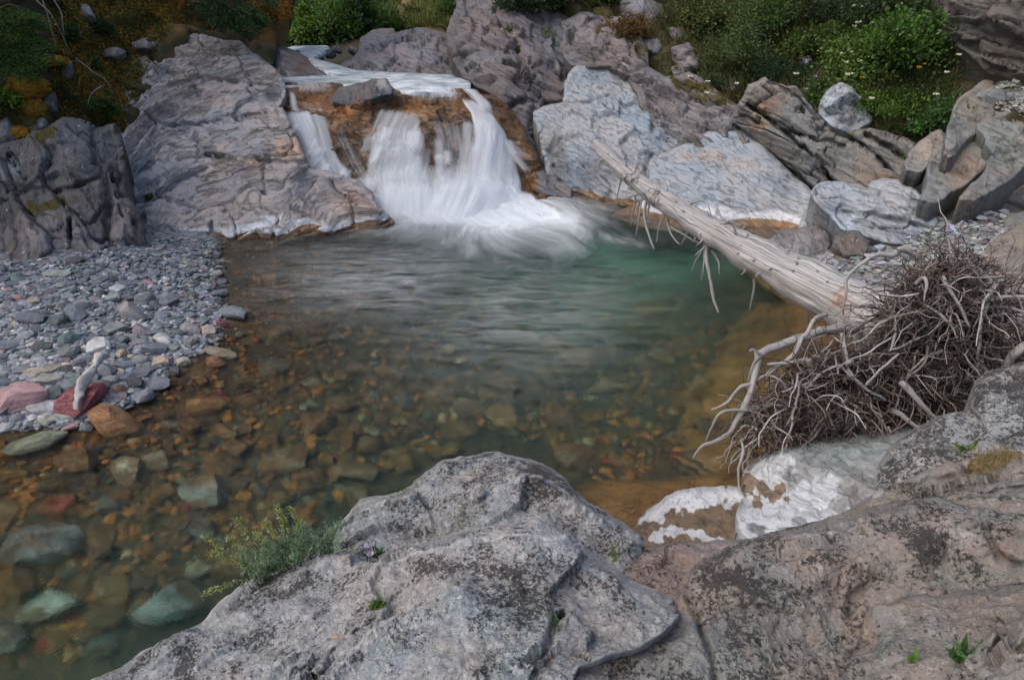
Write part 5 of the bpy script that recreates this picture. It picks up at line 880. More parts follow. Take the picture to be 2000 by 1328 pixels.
for a in [
    (120, 998, 66, 26, (.36, .045, .03), 'bright red stone on the pool bed'), (256, 924, 80, 62, (.46, .44, .30), 'cream stone with brown stain on the pool bed'), (116, 1196, 112, 66, (.36, .42, .35), 'pale mint boulder under deep water near the lichen rock'), (90, 1066, 150, 92, (.20, .21, .20), 'large grey submerged boulder with rusty flank'),
    (400, 970, 95, 52, (.20, .20, .17), 'grey and brown submerged boulder'), (620, 836, 76, 52, (.24, .12, .05), 'knobbly brown stone on the pool bed'), (350, 1180, 130, 95, (.20, .23, .205), 'broad pale submerged boulder below the sage plant'), (1092, 834, 62, 66, (.22, .10, .03), 'upright amber stone standing in the pool'),
    (985, 768, 74, 56, (.24, .14, .06), 'rounded brown stone in mid pool'), (1365, 765, 74, 50, (.24, .15, .05), 'golden block on the submerged shelf'), (860, 792, 64, 40, (.20, .10, .04), 'dark amber stone in mid pool'), (733, 791, 20, 14, (.38, .50, .56), 'small pale blue stone on the pool bed'), (530, 720, 70, 36, (.09, .105, .09), 'dark green flat stone in the shallows'),
    (30, 1250, 90, 60, (.30, .36, .32), 'mint stone at the deep left corner'), (560, 910, 100, 40, (.20, .13, .06), 'long amber submerged slab'), (700, 930, 90, 40, (.22, .15, .07), 'broad brown submerged slab behind the humped boulder'), (700, 985, 60, 30, (.18, .12, .06), 'brown stone close behind the humped boulder'), (230, 1170, 80, 40, (.21, .13, .045), 'amber submerged stone beside the mint boulder'), (372, 835, 50, 62, (.19, .10, .03), 'tall amber slab lying in the shallows'), (470, 880, 60, 44, (.21, .11, .035), 'amber stone with teal corner'),
    (1280, 640, 110, 26, (.22, .14, .04), 'long amber ledge stone under the green water'), (1180, 775, 80, 36, (.21, .14, .06), 'flat amber stone in mid pool'), (1290, 720, 60, 30, (.20, .14, .06), 'dim brown stone near the golden block'), (500, 660, 26, 14, (.33, .05, .05), 'small red stone in the shallows'), (1050, 662, 20, 12, (.45, .09, .08), 'lone red stone in the green water'), (430, 770, 34, 14, (.33, .04, .05), 'thin red stone in the shallows'), (10, 1020, 90, 30, (.26, .16, .07), 'tan stone at the left of the bright red stone')]:
    stone(*a, wet=True, group='stones on the pool bed', sink=.3)
def scatter_px(poly, n, rng, tries=30):
    poly = np.array(poly); lo, hi = poly.min(0), poly.max(0); out = []
    while len(out) < n:
        q = rng.uniform(lo, hi, (n * 2, 2)); out += q[inpoly(q[:, 0], q[:, 1], poly)].tolist()
    return out[:n]
BAR = [(-60, 522), (60, 508), (180, 492), (290, 472), (350, 462), (440, 474), (436, 560), (448, 620), (425, 670), (380, 690), (320, 745), (255, 795), (165, 830), (-60, 850)]
BED = [(455, 480), (640, 475), (800, 460), (900, 520), (1300, 600), (1480, 700), (1430, 880), (1200, 960), (980, 860), (700, 960), (640, 1030), (500, 1110), (150, 1320), (-60, 1320), (-60, 870), (170, 845), (270, 805), (340, 760), (430, 690), (462, 640)]
kinds = [(BG, 'blue-grey'), (LG, 'light grey'), (TG, 'teal-grey'), (PU, 'purplish'), (BE, 'beige'), (DK, 'dark grey'), (PK, 'reddish')]; wts = [.40, .24, .17, .06, .05, .07, .01]
def fits(x, y, r):
    return all((x - a) ** 2 + ((y - b) * 1.5) ** 2 > ((r + c) * .85) ** 2 for a, b, c in placed)
spots_bar = [((150, 515), 'at the foot of the dark outcrop'), ((20, 540), 'beside the flat teal stone'), ((49, 766), 'beside the big pink stone'), ((162, 778), 'near the dark red stone'), ((256, 604), 'around the angular tan block'), ((134, 668), 'around the blocky teal stone'), ((64, 616), 'near the long dark blue-grey stone'), ((199, 676), 'around the rounded whitish stone'), ((330, 660), 'around the clean white slab stone'), ((425, 640), 'near the wedge stone at the waterline'), ((420, 520), 'on the narrow gravel tongue below the ledge'), ((340, 500), 'below the white band of the ledge'), ((300, 551), 'near the small pink stone'), ((10, 690), 'on the open gravel above the pink stone'), ((340, 720), 'by the cream stones at the waterline'), ((110, 815), 'at the low edge by the cream stone'), ((230, 560), 'behind the tan block'), ((380, 580), 'above the wedge stone')]
spots_bed = [((120, 998), 'near the bright red stone'), ((256, 924), 'around the stained cream stone'), ((116, 1196), 'beside the pale mint boulder'), ((90, 1066), 'beside the large grey submerged boulder'), ((350, 1180), 'below the sage plant'), ((620, 836), 'around the knobbly brown stone'), ((1092, 834), 'beside the upright amber stone'), ((985, 768), 'around the rounded mid-pool stone'), ((860, 792), 'near the dark amber stone'), ((1365, 765), 'near the golden block'), ((530, 720), 'around the dark green flat stone'), ((480, 560), 'off the gravel tongue'), ((650, 540), 'under the painted sheen'), ((760, 640), 'in the middle of the pool'), ((70, 880), 'near the large olive stone'), ((470, 880), 'near the amber stone with teal corner'), ((700, 930), 'behind the humped boulder'), ((1050, 662), 'near the lone red stone'), ((1280, 640), 'near the long amber ledge stone'), ((330, 800), 'off the orange-brown wet stone')]
def where(spots, x, y): return min(spots, key=lambda q: (q[0][0] - x) ** 2 + (q[0][1] - y) ** 2)[1]
def stone_label(x, y, w, h, c): return '%s %s %s stone %s' % ('tiny' if w < 16 else 'small' if w < 24 else 'middling', 'flat' if h / w < .5 else 'chunky', c, where(spots_bar, x, y))
def bed_label(x, y, w, h, c): return '%s %s %s submerged stone %s' % ('small' if w < 30 else 'middling' if w < 55 else 'large', 'flat' if h / w < .55 else 'chunky', c, where(spots_bed, x, y))
cnt = 0
for x, y in scatter_px(BAR, 2600, srng):
    if cnt >= 240: break
    near = (y - 480) / 370; w = srng.uniform(12, 20) + srng.rand() ** 1.3 * 34 * near + 10 * near
    if not fits(x, y, w * .42): continue
    k = srng.choice(7, p=wts); c = np.array(kinds[k][0]) * srng.uniform(.75, 1.3)
    hh = w * srng.uniform(.38, .7); stone(x, y, w, hh, c, stone_label(x, y, w, hh, kinds[k][1]), group='small stones of the gravel bar'); cnt += 1
bk = [((.25, .125, .035), 'amber'), ((.15, .08, .028), 'dark brown'), ((.10, .115, .095), 'grey-green'), ((.27, .235, .15), 'pale'), ((.22, .04, .03), 'red')]; bw = [.46, .34, .12, .06, .02]
cnt = 0
for x, y in scatter_px(BED, 4000, srng):
    if cnt >= 260: break
    near = np.clip((y - 480) / 700, 0, 1); w = srng.uniform(12, 26) + srng.rand() ** 2.2 * 125 * near + 10 * near
    if x > 1150 and y > 600 and srng.rand() < .75: continue
    if not fits(x, y, w * .42): continue
    k = srng.choice(5, p=bw); k = 0 if k == 4 and w > 26 else k; c = np.array(bk[k][0]) * srng.uniform(.45, 1.25)
    hh = w * srng.uniform(.4, .75); stone(x, y, w, hh, c, bed_label(x, y, w, hh, bk[k][1]), wet=True, group='smaller stones on the pool bed', sink=.3); cnt += 1
def pebbles(name, poly, n, size, palette, weights, seed, mat, label):
    rng = np.random.RandomState(seed); q = np.array(scatter_px(poly, n, rng)); q[:, 0] += 16 * perlin(np.c_[q[:, 1] / 28, q[:, 1] * 0, q[:, 1] * 0 + seed]) + 10 * rng.normal(size=n) * (q[:, 0] > 380); P = on_ground(q[:, 0], q[:, 1]); s = depth_scale(P)
    near = np.clip((q[:, 1] - 480) / 370, .0, 1.4); w = s * (size[0] + rng.rand(n) ** 2 * (size[1] - size[0]) * (.45 + near))
    ico = [(0, 0, 1)] + [(.894 * math.cos(a), .894 * math.sin(a), .447) for a in np.arange(5) * 2 * np.pi / 5] + [(.894 * math.cos(a), .894 * math.sin(a), -.447) for a in (np.arange(5) + .5) * 2 * np.pi / 5] + [(0, 0, -1)]
    ico = np.array(ico); F_ = [(0, 1 + i, 1 + (i + 1) % 5) for i in range(5)] + [(1 + i, 6 + i, 1 + (i + 1) % 5) for i in range(5)] + [(1 + (i + 1) % 5, 6 + i, 6 + (i + 1) % 5) for i in range(5)] + [(11, 6 + (i + 1) % 5, 6 + i) for i in range(5)]
    V = np.repeat(ico[None], n, 0) * (1 + .28 * rng.normal(size=(n, 12, 1)).clip(-1.2, 1.2)) * .5
    V = V * np.stack([w * rng.uniform(.8, 1.3, n), w * rng.uniform(.6, 1.0, n), w * rng.uniform(.3, .6, n)], 1)[:, None]
    a = rng.uniform(0, 2 * np.pi, n); c_, s_ = np.cos(a)[:, None], np.sin(a)[:, None]
    V = np.stack([V[..., 0] * c_ - V[..., 1] * s_, V[..., 0] * s_ + V[..., 1] * c_, V[..., 2] + .25 * V[..., 0] * rng.uniform(-1, 1, (n, 1))], -1) + P[:, None] + np.array([0, 0, .12]) * w[:, None, None]
    Fq = (np.array(F_)[None] + np.arange(n)[:, None, None] * 12).reshape(-1, 3)
    ci = rng.choice(len(palette), n, p=weights); C = np.array([palette[i][0] for i in ci]) * rng.uniform(.6, 1.45, (n, 1)) * (1 + .03 * rng.normal(size=(n, 3)))
    C = C * (1 - .62 * sstep(.035, .0, P[:, 2]))[:, None] * (1 + np.array([.25, -.02, -.3]) * sstep(.02, -.02, P[:, 2])[:, None])
    o = put(name, V.reshape(-1, 3), Fq, mat, dict(col=np.repeat(np.clip(C, .01, .8), 12, 0)), smooth=False, base=P.mean(0)); tag(o, label, 'gravel', kind='stuff')
pebbles('gravel', BAR, 12000, (4, 19), kinds, wts, 21, M['pebble'], 'fine blue-grey gravel between the stones of the bar')
pebbles('pool_gravel', BED, 4500, (5, 18), [(tuple(np.array(c) * 2.1), l) for c, l in bk], bw, 22, M['pebble'], 'amber gravel covering the pool bed')
# gravel and scree on the right bank
def pebbles_on(name, key, poly, n, size, col, seed, label):
    rng = np.random.RandomState(seed); V0, N0, Q0 = o_data[key]; idx = np.where(inpoly(Q0[:, 0], Q0[:, 1], poly))[0]; idx = idx[rng.randint(len(idx), size=n)]
    P = V0[idx] + rng.normal(size=(n, 3)) * .02; s = depth_scale(P); w = s * (size[0] + rng.rand(n) ** 2 * (size[1] - size[0]))
    V = rng.normal(size=(n, 8, 3)) * .0 + np.array([(x, y, z) for x in (-.5, .5) for y in (-.5, .5) for z in (-.5, .5)])[None] * (1 + .35 * rng.normal(size=(n, 8, 3)).clip(-1, 1))
    V = V * np.stack([w, w * rng.uniform(.5, .9, n), w * rng.uniform(.2, .45, n)], 1)[:, None]; a = rng.uniform(0, 6.28, n); c_, s_ = np.cos(a)[:, None], np.sin(a)[:, None]
    V = np.stack([V[..., 0] * c_ - V[..., 1] * s_, V[..., 0] * s_ + V[..., 1] * c_, V[..., 2] + .3 * V[..., 0] * rng.uniform(-1, 1, (n, 1))], -1) + P[:, None]
    box = np.array([(0, 1, 3, 2), (4, 6, 7, 5), (0, 4, 5, 1), (2, 3, 7, 6), (0, 2, 6, 4), (1, 5, 7, 3)])
    Fq = (box[None] + np.arange(n)[:, None, None] * 8).reshape(-1, 4)
    C = np.array(col) * rng.uniform(.5, 1.5, (n, 1)) * (1 + .08 * rng.normal(size=(n, 3)))
    tag(put(name, V.reshape(-1, 3), Fq, M['pebble'], dict(col=np.repeat(np.clip(C, .01, .7), 8, 0)), smooth=False, base=P.mean(0)), label, 'gravel', kind='stuff')
pebbles_on('bank_gravel', 'right_bank#72', [(1560, 520), (1650, 480), (1840, 425), (1960, 415), (2000, 470), (1900, 560), (1700, 620), (1620, 600)], 2600, (4, 16), (.24, .245, .25), 23, 'shaly grey gravel on the right bank behind the roots')
pebbles_on('scree', 'right_hillside#33', [(1930, 150), (2010, 140), (2060, 240), (1990, 240), (1940, 220)], 900, (4, 14), (.26, .25, .235), 24, 'loose flaky scree under the dark cliff')

for x, y, w, h, Y, c, lab in [(556, 94, 24, 8, 14.4, DK, 'dark rock lying in the far pool'), (602, 101, 34, 9, 13.6, DK, 'long dark rock across the upper rapids'), (645, 106, 22, 12, 13.2, (.09, .10, .085), 'mossy dark rock at the rapids edge'), (588, 112, 26, 16, 12.9, (.16, .09, .075), 'reddish rock beside the rapids chute'), (660, 98, 20, 10, 13.6, (.13, .12, .12), 'brown rock at the foot of the willows'), (540, 90, 30, 10, 14.6, (.12, .12, .12), 'grey rock at the gorge foot'), (625, 112, 16, 7, 12.9, DK, 'small dark rock in the rapids chute'), (690, 100, 26, 12, 13.2, (.15, .14, .14), 'brown block beside the rapids')]:
    p = W(x, y, Y); s = float(depth_scale(p)); o = obj('rapids_rock', DRY[srng.randint(14)], None, p); o.scale = (w * s, w * s * .8, h * s * 1.6); o.color = (*c, 1); tag(o, lab, 'rock', 'rocks in the rapids')

# ------------------------------------------------------------------ driftwood stick and the fallen tree
def pts(seq): return np.array([W(a, b, c) for a, b, c in seq])
g0 = on_ground(np.array([165.]), np.array([822.]))[0]; g1 = on_ground(np.array([225.]), np.array([715.]))[0]
sv, sf, su = tube([g0 + [-.02, -.02, .10], g0 * .8 + g1 * .2 + [.0, 0, .19], g0 * .6 + g1 * .4 + [.035, 0, .22], g0 * .3 + g1 * .7 + [.01, 0, .19], g1 + [0, 0, .14]], [.016, .036, .026, .027, .014], 12, 12)
sv = sv + .020 * np.stack([fbm(sv * 14, 4), fbm(sv * 14 + 5, 4), fbm(sv * 14 + 9, 4)], 1)
tag(put('driftwood', sv, sf, M['drift'], dict(mask=np.zeros((len(sv), 4))), uv=su * np.array([1, 1, 3])), 'bleached driftwood stick lying across the dark red stone', 'driftwood')

tree = empty('fallen_tree', W(1700, 780, 3.2)); tag(tree, 'bleached fallen tree trunk with upturned roots lying across the pool', 'fallen tree')
def inv_lerp(x): s = (x - 1690) / (1165 - 1690); return 1 / (1 / 3.62 + (1 / 7.6 - 1 / 3.62) * s)
axis = [(1163, 284), (1190, 308), (1225, 338), (1262, 370), (1300, 395), (1345, 424), (1400, 456), (1460, 492), (1530, 530), (1610, 570), (1690, 612), (1745, 640)]
half = [12, 15, 17, 19, 22, 25, 29, 35, 43, 52, 62, 72]
AP = np.array([W(x, y, inv_lerp(x)) for x, y in axis]); AR = np.array([h for h in half]) * depth_scale(AP) * .93
TVt, TF, TU = tube(AP, AR, 56, 16)
ax3 = TU[:, 2]
NRM = norm(TVt - np.repeat(TVt.reshape(-1, 56, 3).mean(1), 56, 0))
grain = fbm(np.c_[TU[:, 0] * 5, TU[:, 1] * 5, ax3 * .5], 4); lum = fbm(TVt * 3.5, 3)
TVt = TVt + NRM * (.008 * grain + .024 * lum + .012 * np.exp(-((fbm(np.c_[TU[:, 0] * 2.2, TU[:, 1] * 2.2, ax3 * .25], 2)) / .03) ** 2) * -1)[:, None]
knots = [(1225, 343), (1232, 352), (1262, 372), (1275, 385), (1290, 392), (1410, 448), (1418, 455), (1330, 420), (1350, 440), (1450, 505), (1530, 540), (1495, 520)]
qx, qy = project(TVt)
for kx, ky in knots: TVt += NRM * (.022 * np.exp(-((qx - kx) ** 2 + (qy - ky) ** 2) / 90.))[:, None]
om = np.maximum(.62 * sstep(80, 5, np.hypot((qx - 1655) / 1.3, (qy - 592) * 1.2)), np.maximum(.42 * sstep(46, 5, np.hypot((qx - 1402) * 1.4, qy - 455)), .42 * sstep(60, 5, np.hypot(qx - 1585, (qy - 552) * 1.4))))
dm = np.maximum(.55 * sstep(40, 4, np.hypot(qx - 1420, (qy - 438) * 1.6)), np.maximum(.52 * sstep(44, 6, np.hypot(qx - 1232, qy - 350)), .52 * sstep(48, 6, np.hypot(qx - 1275, qy - 386)))) 
put('trunk', TVt, TF, M['log'], dict(mask=np.c_[om, dm, 0 * om, 0 * om]), uv=TU, parent=tree)
def limb(name, seq, r0, r1, mat='root', sides=7, label=None, wob=.008, seed=0, sub=5):
    p = pts(seq); r = np.linspace(r0, r1, len(p)); v, f, u = tube(p, r, sides, sub)
    v = v + wob * np.stack([fbm(v * 9 + seed, 3), fbm(v * 9 + 7 + seed, 3), fbm(v * 9 + 13 + seed, 3)], 1)
    o = put(name, v, f, M[mat], dict(mask=np.zeros((len(v), 4)), col=np.tile([.22, .2, .19], (len(v), 1))), uv=u * np.array([1, 1, 3.]), parent=tree)
    if label: o['label'] = label
    return o
for i, br in enumerate([
    [(1213, 347, 0), (1208, 371, -.05), (1204, 400, -.1)], [(1242, 379, 0), (1238, 408, -.08), (1232, 442, -.1)], [(1253, 392, 0), (1248, 429, -.1), (1241, 464, -.12)], [(1263, 394, 0), (1258, 423, -.1), (1266, 455, -.12), (1278, 488, -.1)],
    [(1298, 424, 0), (1287, 444, -.08), (1282, 473, -.1)], [(1303, 430, 0), (1311, 458, -.1), (1327, 478, -.1)], [(1345, 445, 0), (1338, 466, -.06), (1331, 480, -.06)], [(1385, 466, 0), (1379, 497, -.12), (1387, 545, -.18), (1395, 587, -.2), (1404, 610, -.2)],
    [(1377, 478, 0), (1361, 508, -.1), (1350, 530, -.12)], [(1378, 485, 0), (1374, 520, -.1), (1371, 547, -.1)], [(1392, 490, 0), (1403, 513, -.05), (1405, 535, -.05)], [(1473, 545, 0), (1472, 571, -.04), (1463, 606, -.05)],
    [(1340, 408, .05), (1353, 397, .05), (1379, 394, .0), (1389, 423, -.05)], [(1411, 436, .05), (1427, 431, .05), (1464, 426, .05)], [(1400, 408, .1), (1408, 424, .1), (1416, 438, .05)], [(1232, 345, .05), (1255, 350, .1), (1272, 352, .1)], [(1258, 378, 0), (1230, 385, -.1), (1211, 395, -.12)], [(1270, 378, 0), (1245, 372, -.1), (1226, 366, -.1)],
    [(1305, 440, 0), (1335, 458, -.05), (1368, 476, -.05)], [(1268, 400, 0), (1262, 430, -.05), (1264, 446, -.05)], [(1385, 478, 0), (1366, 492, -.14), (1357, 500, -.14)], [(1250, 390, 0), (1246, 410, .05), (1244, 425, .05)], [(1357, 422, .05), (1357, 405, .05), (1355, 396, .05)], [(1448, 498, 0), (1446, 512, -.05), (1450, 520, -.05)], [(1430, 432, .05), (1445, 440, .1), (1452, 436, .1)]]):
    big = i in (7, 3); limb('branch', [(x, y, inv_lerp(x) + d) for x, y, d in br], .017 if big else .0115, .008 if big else .0045, seed=i, sides=6)
kr = np.random.RandomState(41)
for i in range(70):
    j = kr.randint(10, 150); a = kr.uniform(0, 2 * np.pi); ring = TVt.reshape(-1, 56, 3)[j]; c = ring.mean(0); p = ring[int(a / 6.284 * 56) % 56]; d = norm(p - c); L = kr.uniform(.015, .06) + .10 * (kr.rand() < .15); ta = norm(ring[0] * 0 + AP[-1] - AP[0])
    v, f, u_ = tube([p - d * .012, p + d * L * .5 + ta * kr.uniform(-.01, .02), p + d * L - np.array([0, 0, L * .4])], [.011, .007, .003], 6, 3)
    put('stub', v, f, M['root'], dict(mask=np.zeros((len(v), 4))), uv=u_ * np.array([1, 1, 3.]), parent=tree)
RY = 3.15
roots = [([(1690, 636, 3.45), (1654, 643, 3.35), (1610, 646, 3.28), (1581, 654, 3.22), (1552, 664, 3.18), (1513, 679, 3.14), (1484, 690, 3.1)], .034, .02), ([(1480, 690, 3.1), (1478, 726, 3.05), (1466, 769, 3.0), (1448, 805, 2.97), (1431, 834, 2.95), (1422, 845, 2.95), (1393, 863, 2.97), (1368, 874, 3.0), (1354, 896, 3.0)], .022, .006),
         ([(1616, 612, 3.2), (1592, 625, 3.15), (1574, 654, 3.1), (1563, 664, 3.08), (1552, 686, 3.05), (1531, 708, 3.05), (1495, 733, 3.05)], .012, .014), ([(1495, 733, 3.05), (1469, 748, 3.02), (1448, 755, 3.0), (1422, 784, 3.0), (1390, 800, 3.0)], .012, .005),
         ([(1448, 850, 2.95), (1451, 885, 2.85), (1444, 914, 2.8), (1445, 954, 2.75), (1462, 972, 2.6)], .009, .006), ([(1540, 775, 3.05), (1516, 784, 3.0), (1477, 798, 2.98), (1415, 805, 2.95), (1393, 827, 2.95), (1377, 858, 2.95)], .013, .004),
         ([(1800, 510, 3.35), (1789, 498, 3.35), (1762, 487, 3.35), (1744, 496, 3.3), (1712, 500, 3.3), (1686, 513, 3.28), (1657, 541, 3.25), (1650, 570, 3.2), (1646, 612, 3.2)], .02, .004), ([(1870, 505, 3.2), (1892, 516, 3.1), (1914, 534, 3.05), (1939, 552, 3.0), (1925, 599, 2.95), (1914, 635, 2.92), (1910, 704, 2.9)], .024, .006),
         ([(1850, 605, 3.1), (1892, 587, 3.0), (1936, 583, 2.95), (2010, 578, 2.9)], .017, .010), ([(1646, 711, 2.95), (1668, 740, 2.9), (1697, 762, 2.88), (1730, 782, 2.88)], .014, .006), ([(1693, 751, 2.85), (1722, 722, 2.85), (1755, 690, 2.85)], .007, .006), ([(1581, 700, 3.0), (1585, 740, 2.96), (1596, 760, 2.95)], .016, .01),
         ([(1747, 610, 3.0), (1745, 650, 2.95), (1740, 685, 2.92)], .008, .006), ([(1787, 556, 3.0), (1805, 545, 2.95), (1811, 563, 2.92), (1805, 590, 2.92)], .010, .005), ([(1646, 650, 3.05), (1652, 697, 2.98), (1654, 718, 2.95)], .014, .009), ([(1720, 602, 3.3), (1690, 596, 3.25), (1645, 597, 3.2)], .008, .005), ([(1780, 575, 3.05), (1850, 625, 2.9), (1868, 662, 2.86)], .008, .004), ([(1840, 540, 3.0), (1870, 590, 2.92), (1895, 640, 2.88)], .012, .005),
         ([(1620, 690, 3.05), (1560, 706, 3.02), (1500, 712, 3.05)], .010, .008), ([(1740, 800, 2.85), (1790, 830, 2.8), (1830, 850, 2.8)], .016, .006), ([(1760, 745, 2.86), (1800, 790, 2.8), (1850, 835, 2.78)], .018, .008), ([(1520, 820, 3.0), (1490, 850, 2.95), (1440, 880, 2.92), (1425, 905, 2.9)], .010, .004), ([(1545, 840, 3.0), (1510, 870, 2.95), (1480, 895, 2.92)], .008, .004), ([(1484, 690, 3.08), (1470, 680, 3.08), (1462, 684, 3.08)], .008, .004), ([(1485, 695, 3.08), (1466, 720, 3.05), (1462, 745, 3.05)], .007, .003),
         ([(1735, 500, 3.3), (1700, 520, 3.25), (1715, 545, 3.22)], .008, .003), ([(1935, 600, 3.0), (1970, 602, 2.95), (2005, 614, 2.9)], .010, .005), ([(1960, 720, 2.9), (1985, 690, 2.85), (2010, 670, 2.85)], .022, .018)]
for i, (sq, a, b) in enumerate(roots): limb('root', sq, a, b, seed=50 + i, wob=.01)
rg = np.random.RandomState(77)
lobes = [((1850, 645), (135, 125), 3.08, .30, 1500), ((1665, 765), (150, 85), 3.04, .26, 1100), ((1570, 805), (105, 55), 3.0, .20, 420), ((1500, 850), (60, 35), 2.96, .12, 150), ((1880, 560), (70, 70), 3.1, .2, 320), ((1950, 640), (60, 90), 2.98, .18, 160), ((1780, 800), (130, 50), 2.95, .2, 260)]
parts = []; cols = []
for (cx_, cy_), (rx_, ry_), Yc, dp, n in lobes:
    for k in range(n):
        a = rg.uniform(0, 2 * np.pi); r = math.sqrt(rg.rand()); x = cx_ + rx_ * r * math.cos(a); y = cy_ + ry_ * r * math.sin(a)
        p = W(x, y, Yc + dp * rg.uniform(-.6, .5) * math.sqrt(max(1 - r * r, .05))); out = np.array([math.cos(a), -.5 * rg.rand() - .2, -math.sin(a)]) * (.3 + .7 * r)
        d = norm(out + rg.normal(size=3) * .75); L = rg.uniform(.06, .26) * (1.25 if r > .75 else 1); m = 6; P_ = [p]
        for j in range(m):
            d = norm(d + rg.normal(size=3) * .42 + np.array([0, 0, -.12])); P_.append(P_[-1] + d * L / m)
        r0 = rg.choice([.0025, .0035, .005], p=[.5, .35, .15]); v, f, u = tube(P_, np.linspace(r0, r0 * .45, m + 1), 4, 1, cap=False)
        parts.append((v, f, u)); c = np.array([.082, .060, .053]) if rg.rand() < .80 else np.array([.28, .25, .24]); cols.append(np.tile(c * rg.uniform(.55, 1.35), (len(v), 1)))
for k in range(110):                            # medium roots, forking out of the tangle
    (cx_, cy_), (rx_, ry_), Yc, dp, n = lobes[rg.choice(len(lobes), p=[.34, .26, .14, .06, .1, .04, .06])]
    a = rg.uniform(0, 2 * np.pi); r = math.sqrt(rg.rand()) * .9; p = W(cx_ + rx_ * r * math.cos(a), cy_ + ry_ * r * math.sin(a), Yc - dp * .45 * math.sqrt(1 - r * r)); d = norm(np.array([math.cos(a), -.4, -math.sin(a) - .3]) + rg.normal(size=3) * .6); L = rg.uniform(.15, .4); P_ = [p]
    for j in range(8): d = norm(d + rg.normal(size=3) * .22 + np.array([0, 0, -.08])); P_.append(P_[-1] + d * L / 8)
    r0 = rg.uniform(.004, .009); v, f, u = tube(P_, np.linspace(r0, r0 * .35, 9), 5, 2, cap=False); c = np.array([.30, .275, .265]) if rg.rand() < .6 else np.array([.15, .125, .115])
    parts.append((v, f, u)); cols.append(np.tile(c * rg.uniform(.7, 1.3), (len(v), 1)))
v, f, u = join(parts)
tag(put('rootlets', v, f, M['twig'], dict(col=np.concatenate(cols)), parent=tree), kind='stuff')
def blob(centre, radii, seed, sub=4, amp=.2, freq=3.):
    bm = bmesh.new(); bmesh.ops.create_icosphere(bm, subdivisions=sub, radius=1); v = np.array([q.co[:] for q in bm.verts]); f = np.array([[q.index for q in t.verts] for t in bm.faces]); bm.free()
    v = v * (1 + amp * fbm(v * freq * .5 + seed * 5.1, 4) + amp * .5 * fbm(v * freq * 2 + seed, 3))[:, None] * np.array(radii)
    return v + np.array(centre), f
for i, (x, y, Yc, rr) in enumerate([(1840, 645, 3.26, (.27, .17, .24)), (1670, 740, 3.2, (.27, .14, .15)), (1770, 790, 3.08, (.24, .14, .12))]):
    v, f = blob(W(x, y, Yc), rr, i, 4, .25, 4); put('root_soil', v, f, M['twig'], dict(col=np.tile([.028, .021, .018], (len(v), 1))), parent=tree)
# ------------------------------------------------------------------ vegetation
vg = np.random.RandomState(99)
def pick(key, poly, n, rng):
    V, N, Q = o_data[key]; idx = np.where(inpoly(Q[:, 0], Q[:, 1], poly))[0]; idx = idx[rng.randint(len(idx), size=n)]
    return V[idx], N[idx]
def shrub(name, label, base, rx, rz, col, leaf=(.03, .015), n=700, clumps=22, group=None, cat='shrub', stems=5, ry=None, lean=(0, 0), stemcol=(.07, .05, .035), seed=0, up=.5, flat=.55):
    rng = np.random.RandomState(seed + 1000); base = np.asarray(base, float); ry = ry or rx
    root = empty(name, base); tag(root, label, cat, group)
    a = norm(rng.normal(size=(clumps, 3))); a[:, 2] = np.abs(a[:, 2]) * 1.0 - .15; C = a * (rng.rand(clumps, 1) ** .4) * np.array([rx, ry, rz]) + np.array([lean[0] * rx, lean[1] * rx, rz * .35])
    k = rng.randint(clumps, size=n); sc = np.array([rx, ry, rz]) * rng.uniform(.10, .24, (clumps, 1))[k]
    off = rng.normal(size=(n, 3)) * sc; P = C[k] + off
    D = norm(off / (sc + 1e-6) * .6 + rng.normal(size=(n, 3)) * .8 + np.array([0, 0, up]))
    cc = vary(col, clumps, rng, .25, .06)[k] * (1 + .22 * rng.normal(size=(n, 1))).clip(.4, 1.8)
    v, f, c = leaf_mesh(P + base, D, leaf[0] * rng.uniform(.6, 1.3, n), leaf[1] * rng.uniform(.7, 1.2, n), rng, cols=np.clip(cc, .004, .6))
    put('foliage', v, f, M['leaf'], dict(col=c), smooth=False, parent=root)
    for j in range(stems):
        t = C[rng.randint(clumps)]; v, f, u = tube([base + rng.normal(size=3) * .02, base + t * .5 + rng.normal(size=3) * .03, base + t], [.008 * (1 + rz), .006, .003], 5, 3)
        put('stem', v, f, M['twig'], dict(col=np.tile(stemcol, (len(v), 1))), parent=root)
    return root
def grass(name, label, P, N, L, col, rng, width=.006, lean=.5, kind='stuff', mix=None, cat='grass'):
    n = len(P); D = norm(np.array([0, 0, 1.]) + N * .35 + rng.normal(size=(n, 3)) * lean); c = vary(col, n, rng, .3, .08)
    if mix is not None: m = rng.rand(n) < mix[1]; c[m] = vary(mix[0], m.sum(), rng, .25, .08)
    v, f, cc = leaf_mesh(P, D, L * rng.uniform(.5, 1.3, n), width * rng.uniform(.7, 1.4, n), rng, bend=.5, cols=c)
    o = put(name, v, f, M['leaf'], dict(col=cc), smooth=False, base=P.mean(0)); tag(o, label, cat, kind=kind); return o
GR, DG, LGn, YG = (.05, .085, .022), (.022, .045, .018), (.085, .14, .03), (.10, .115, .035)
RH = 'right_hillside#33'; LH = 'hillside#31'; FH = 'far_hillside#32'
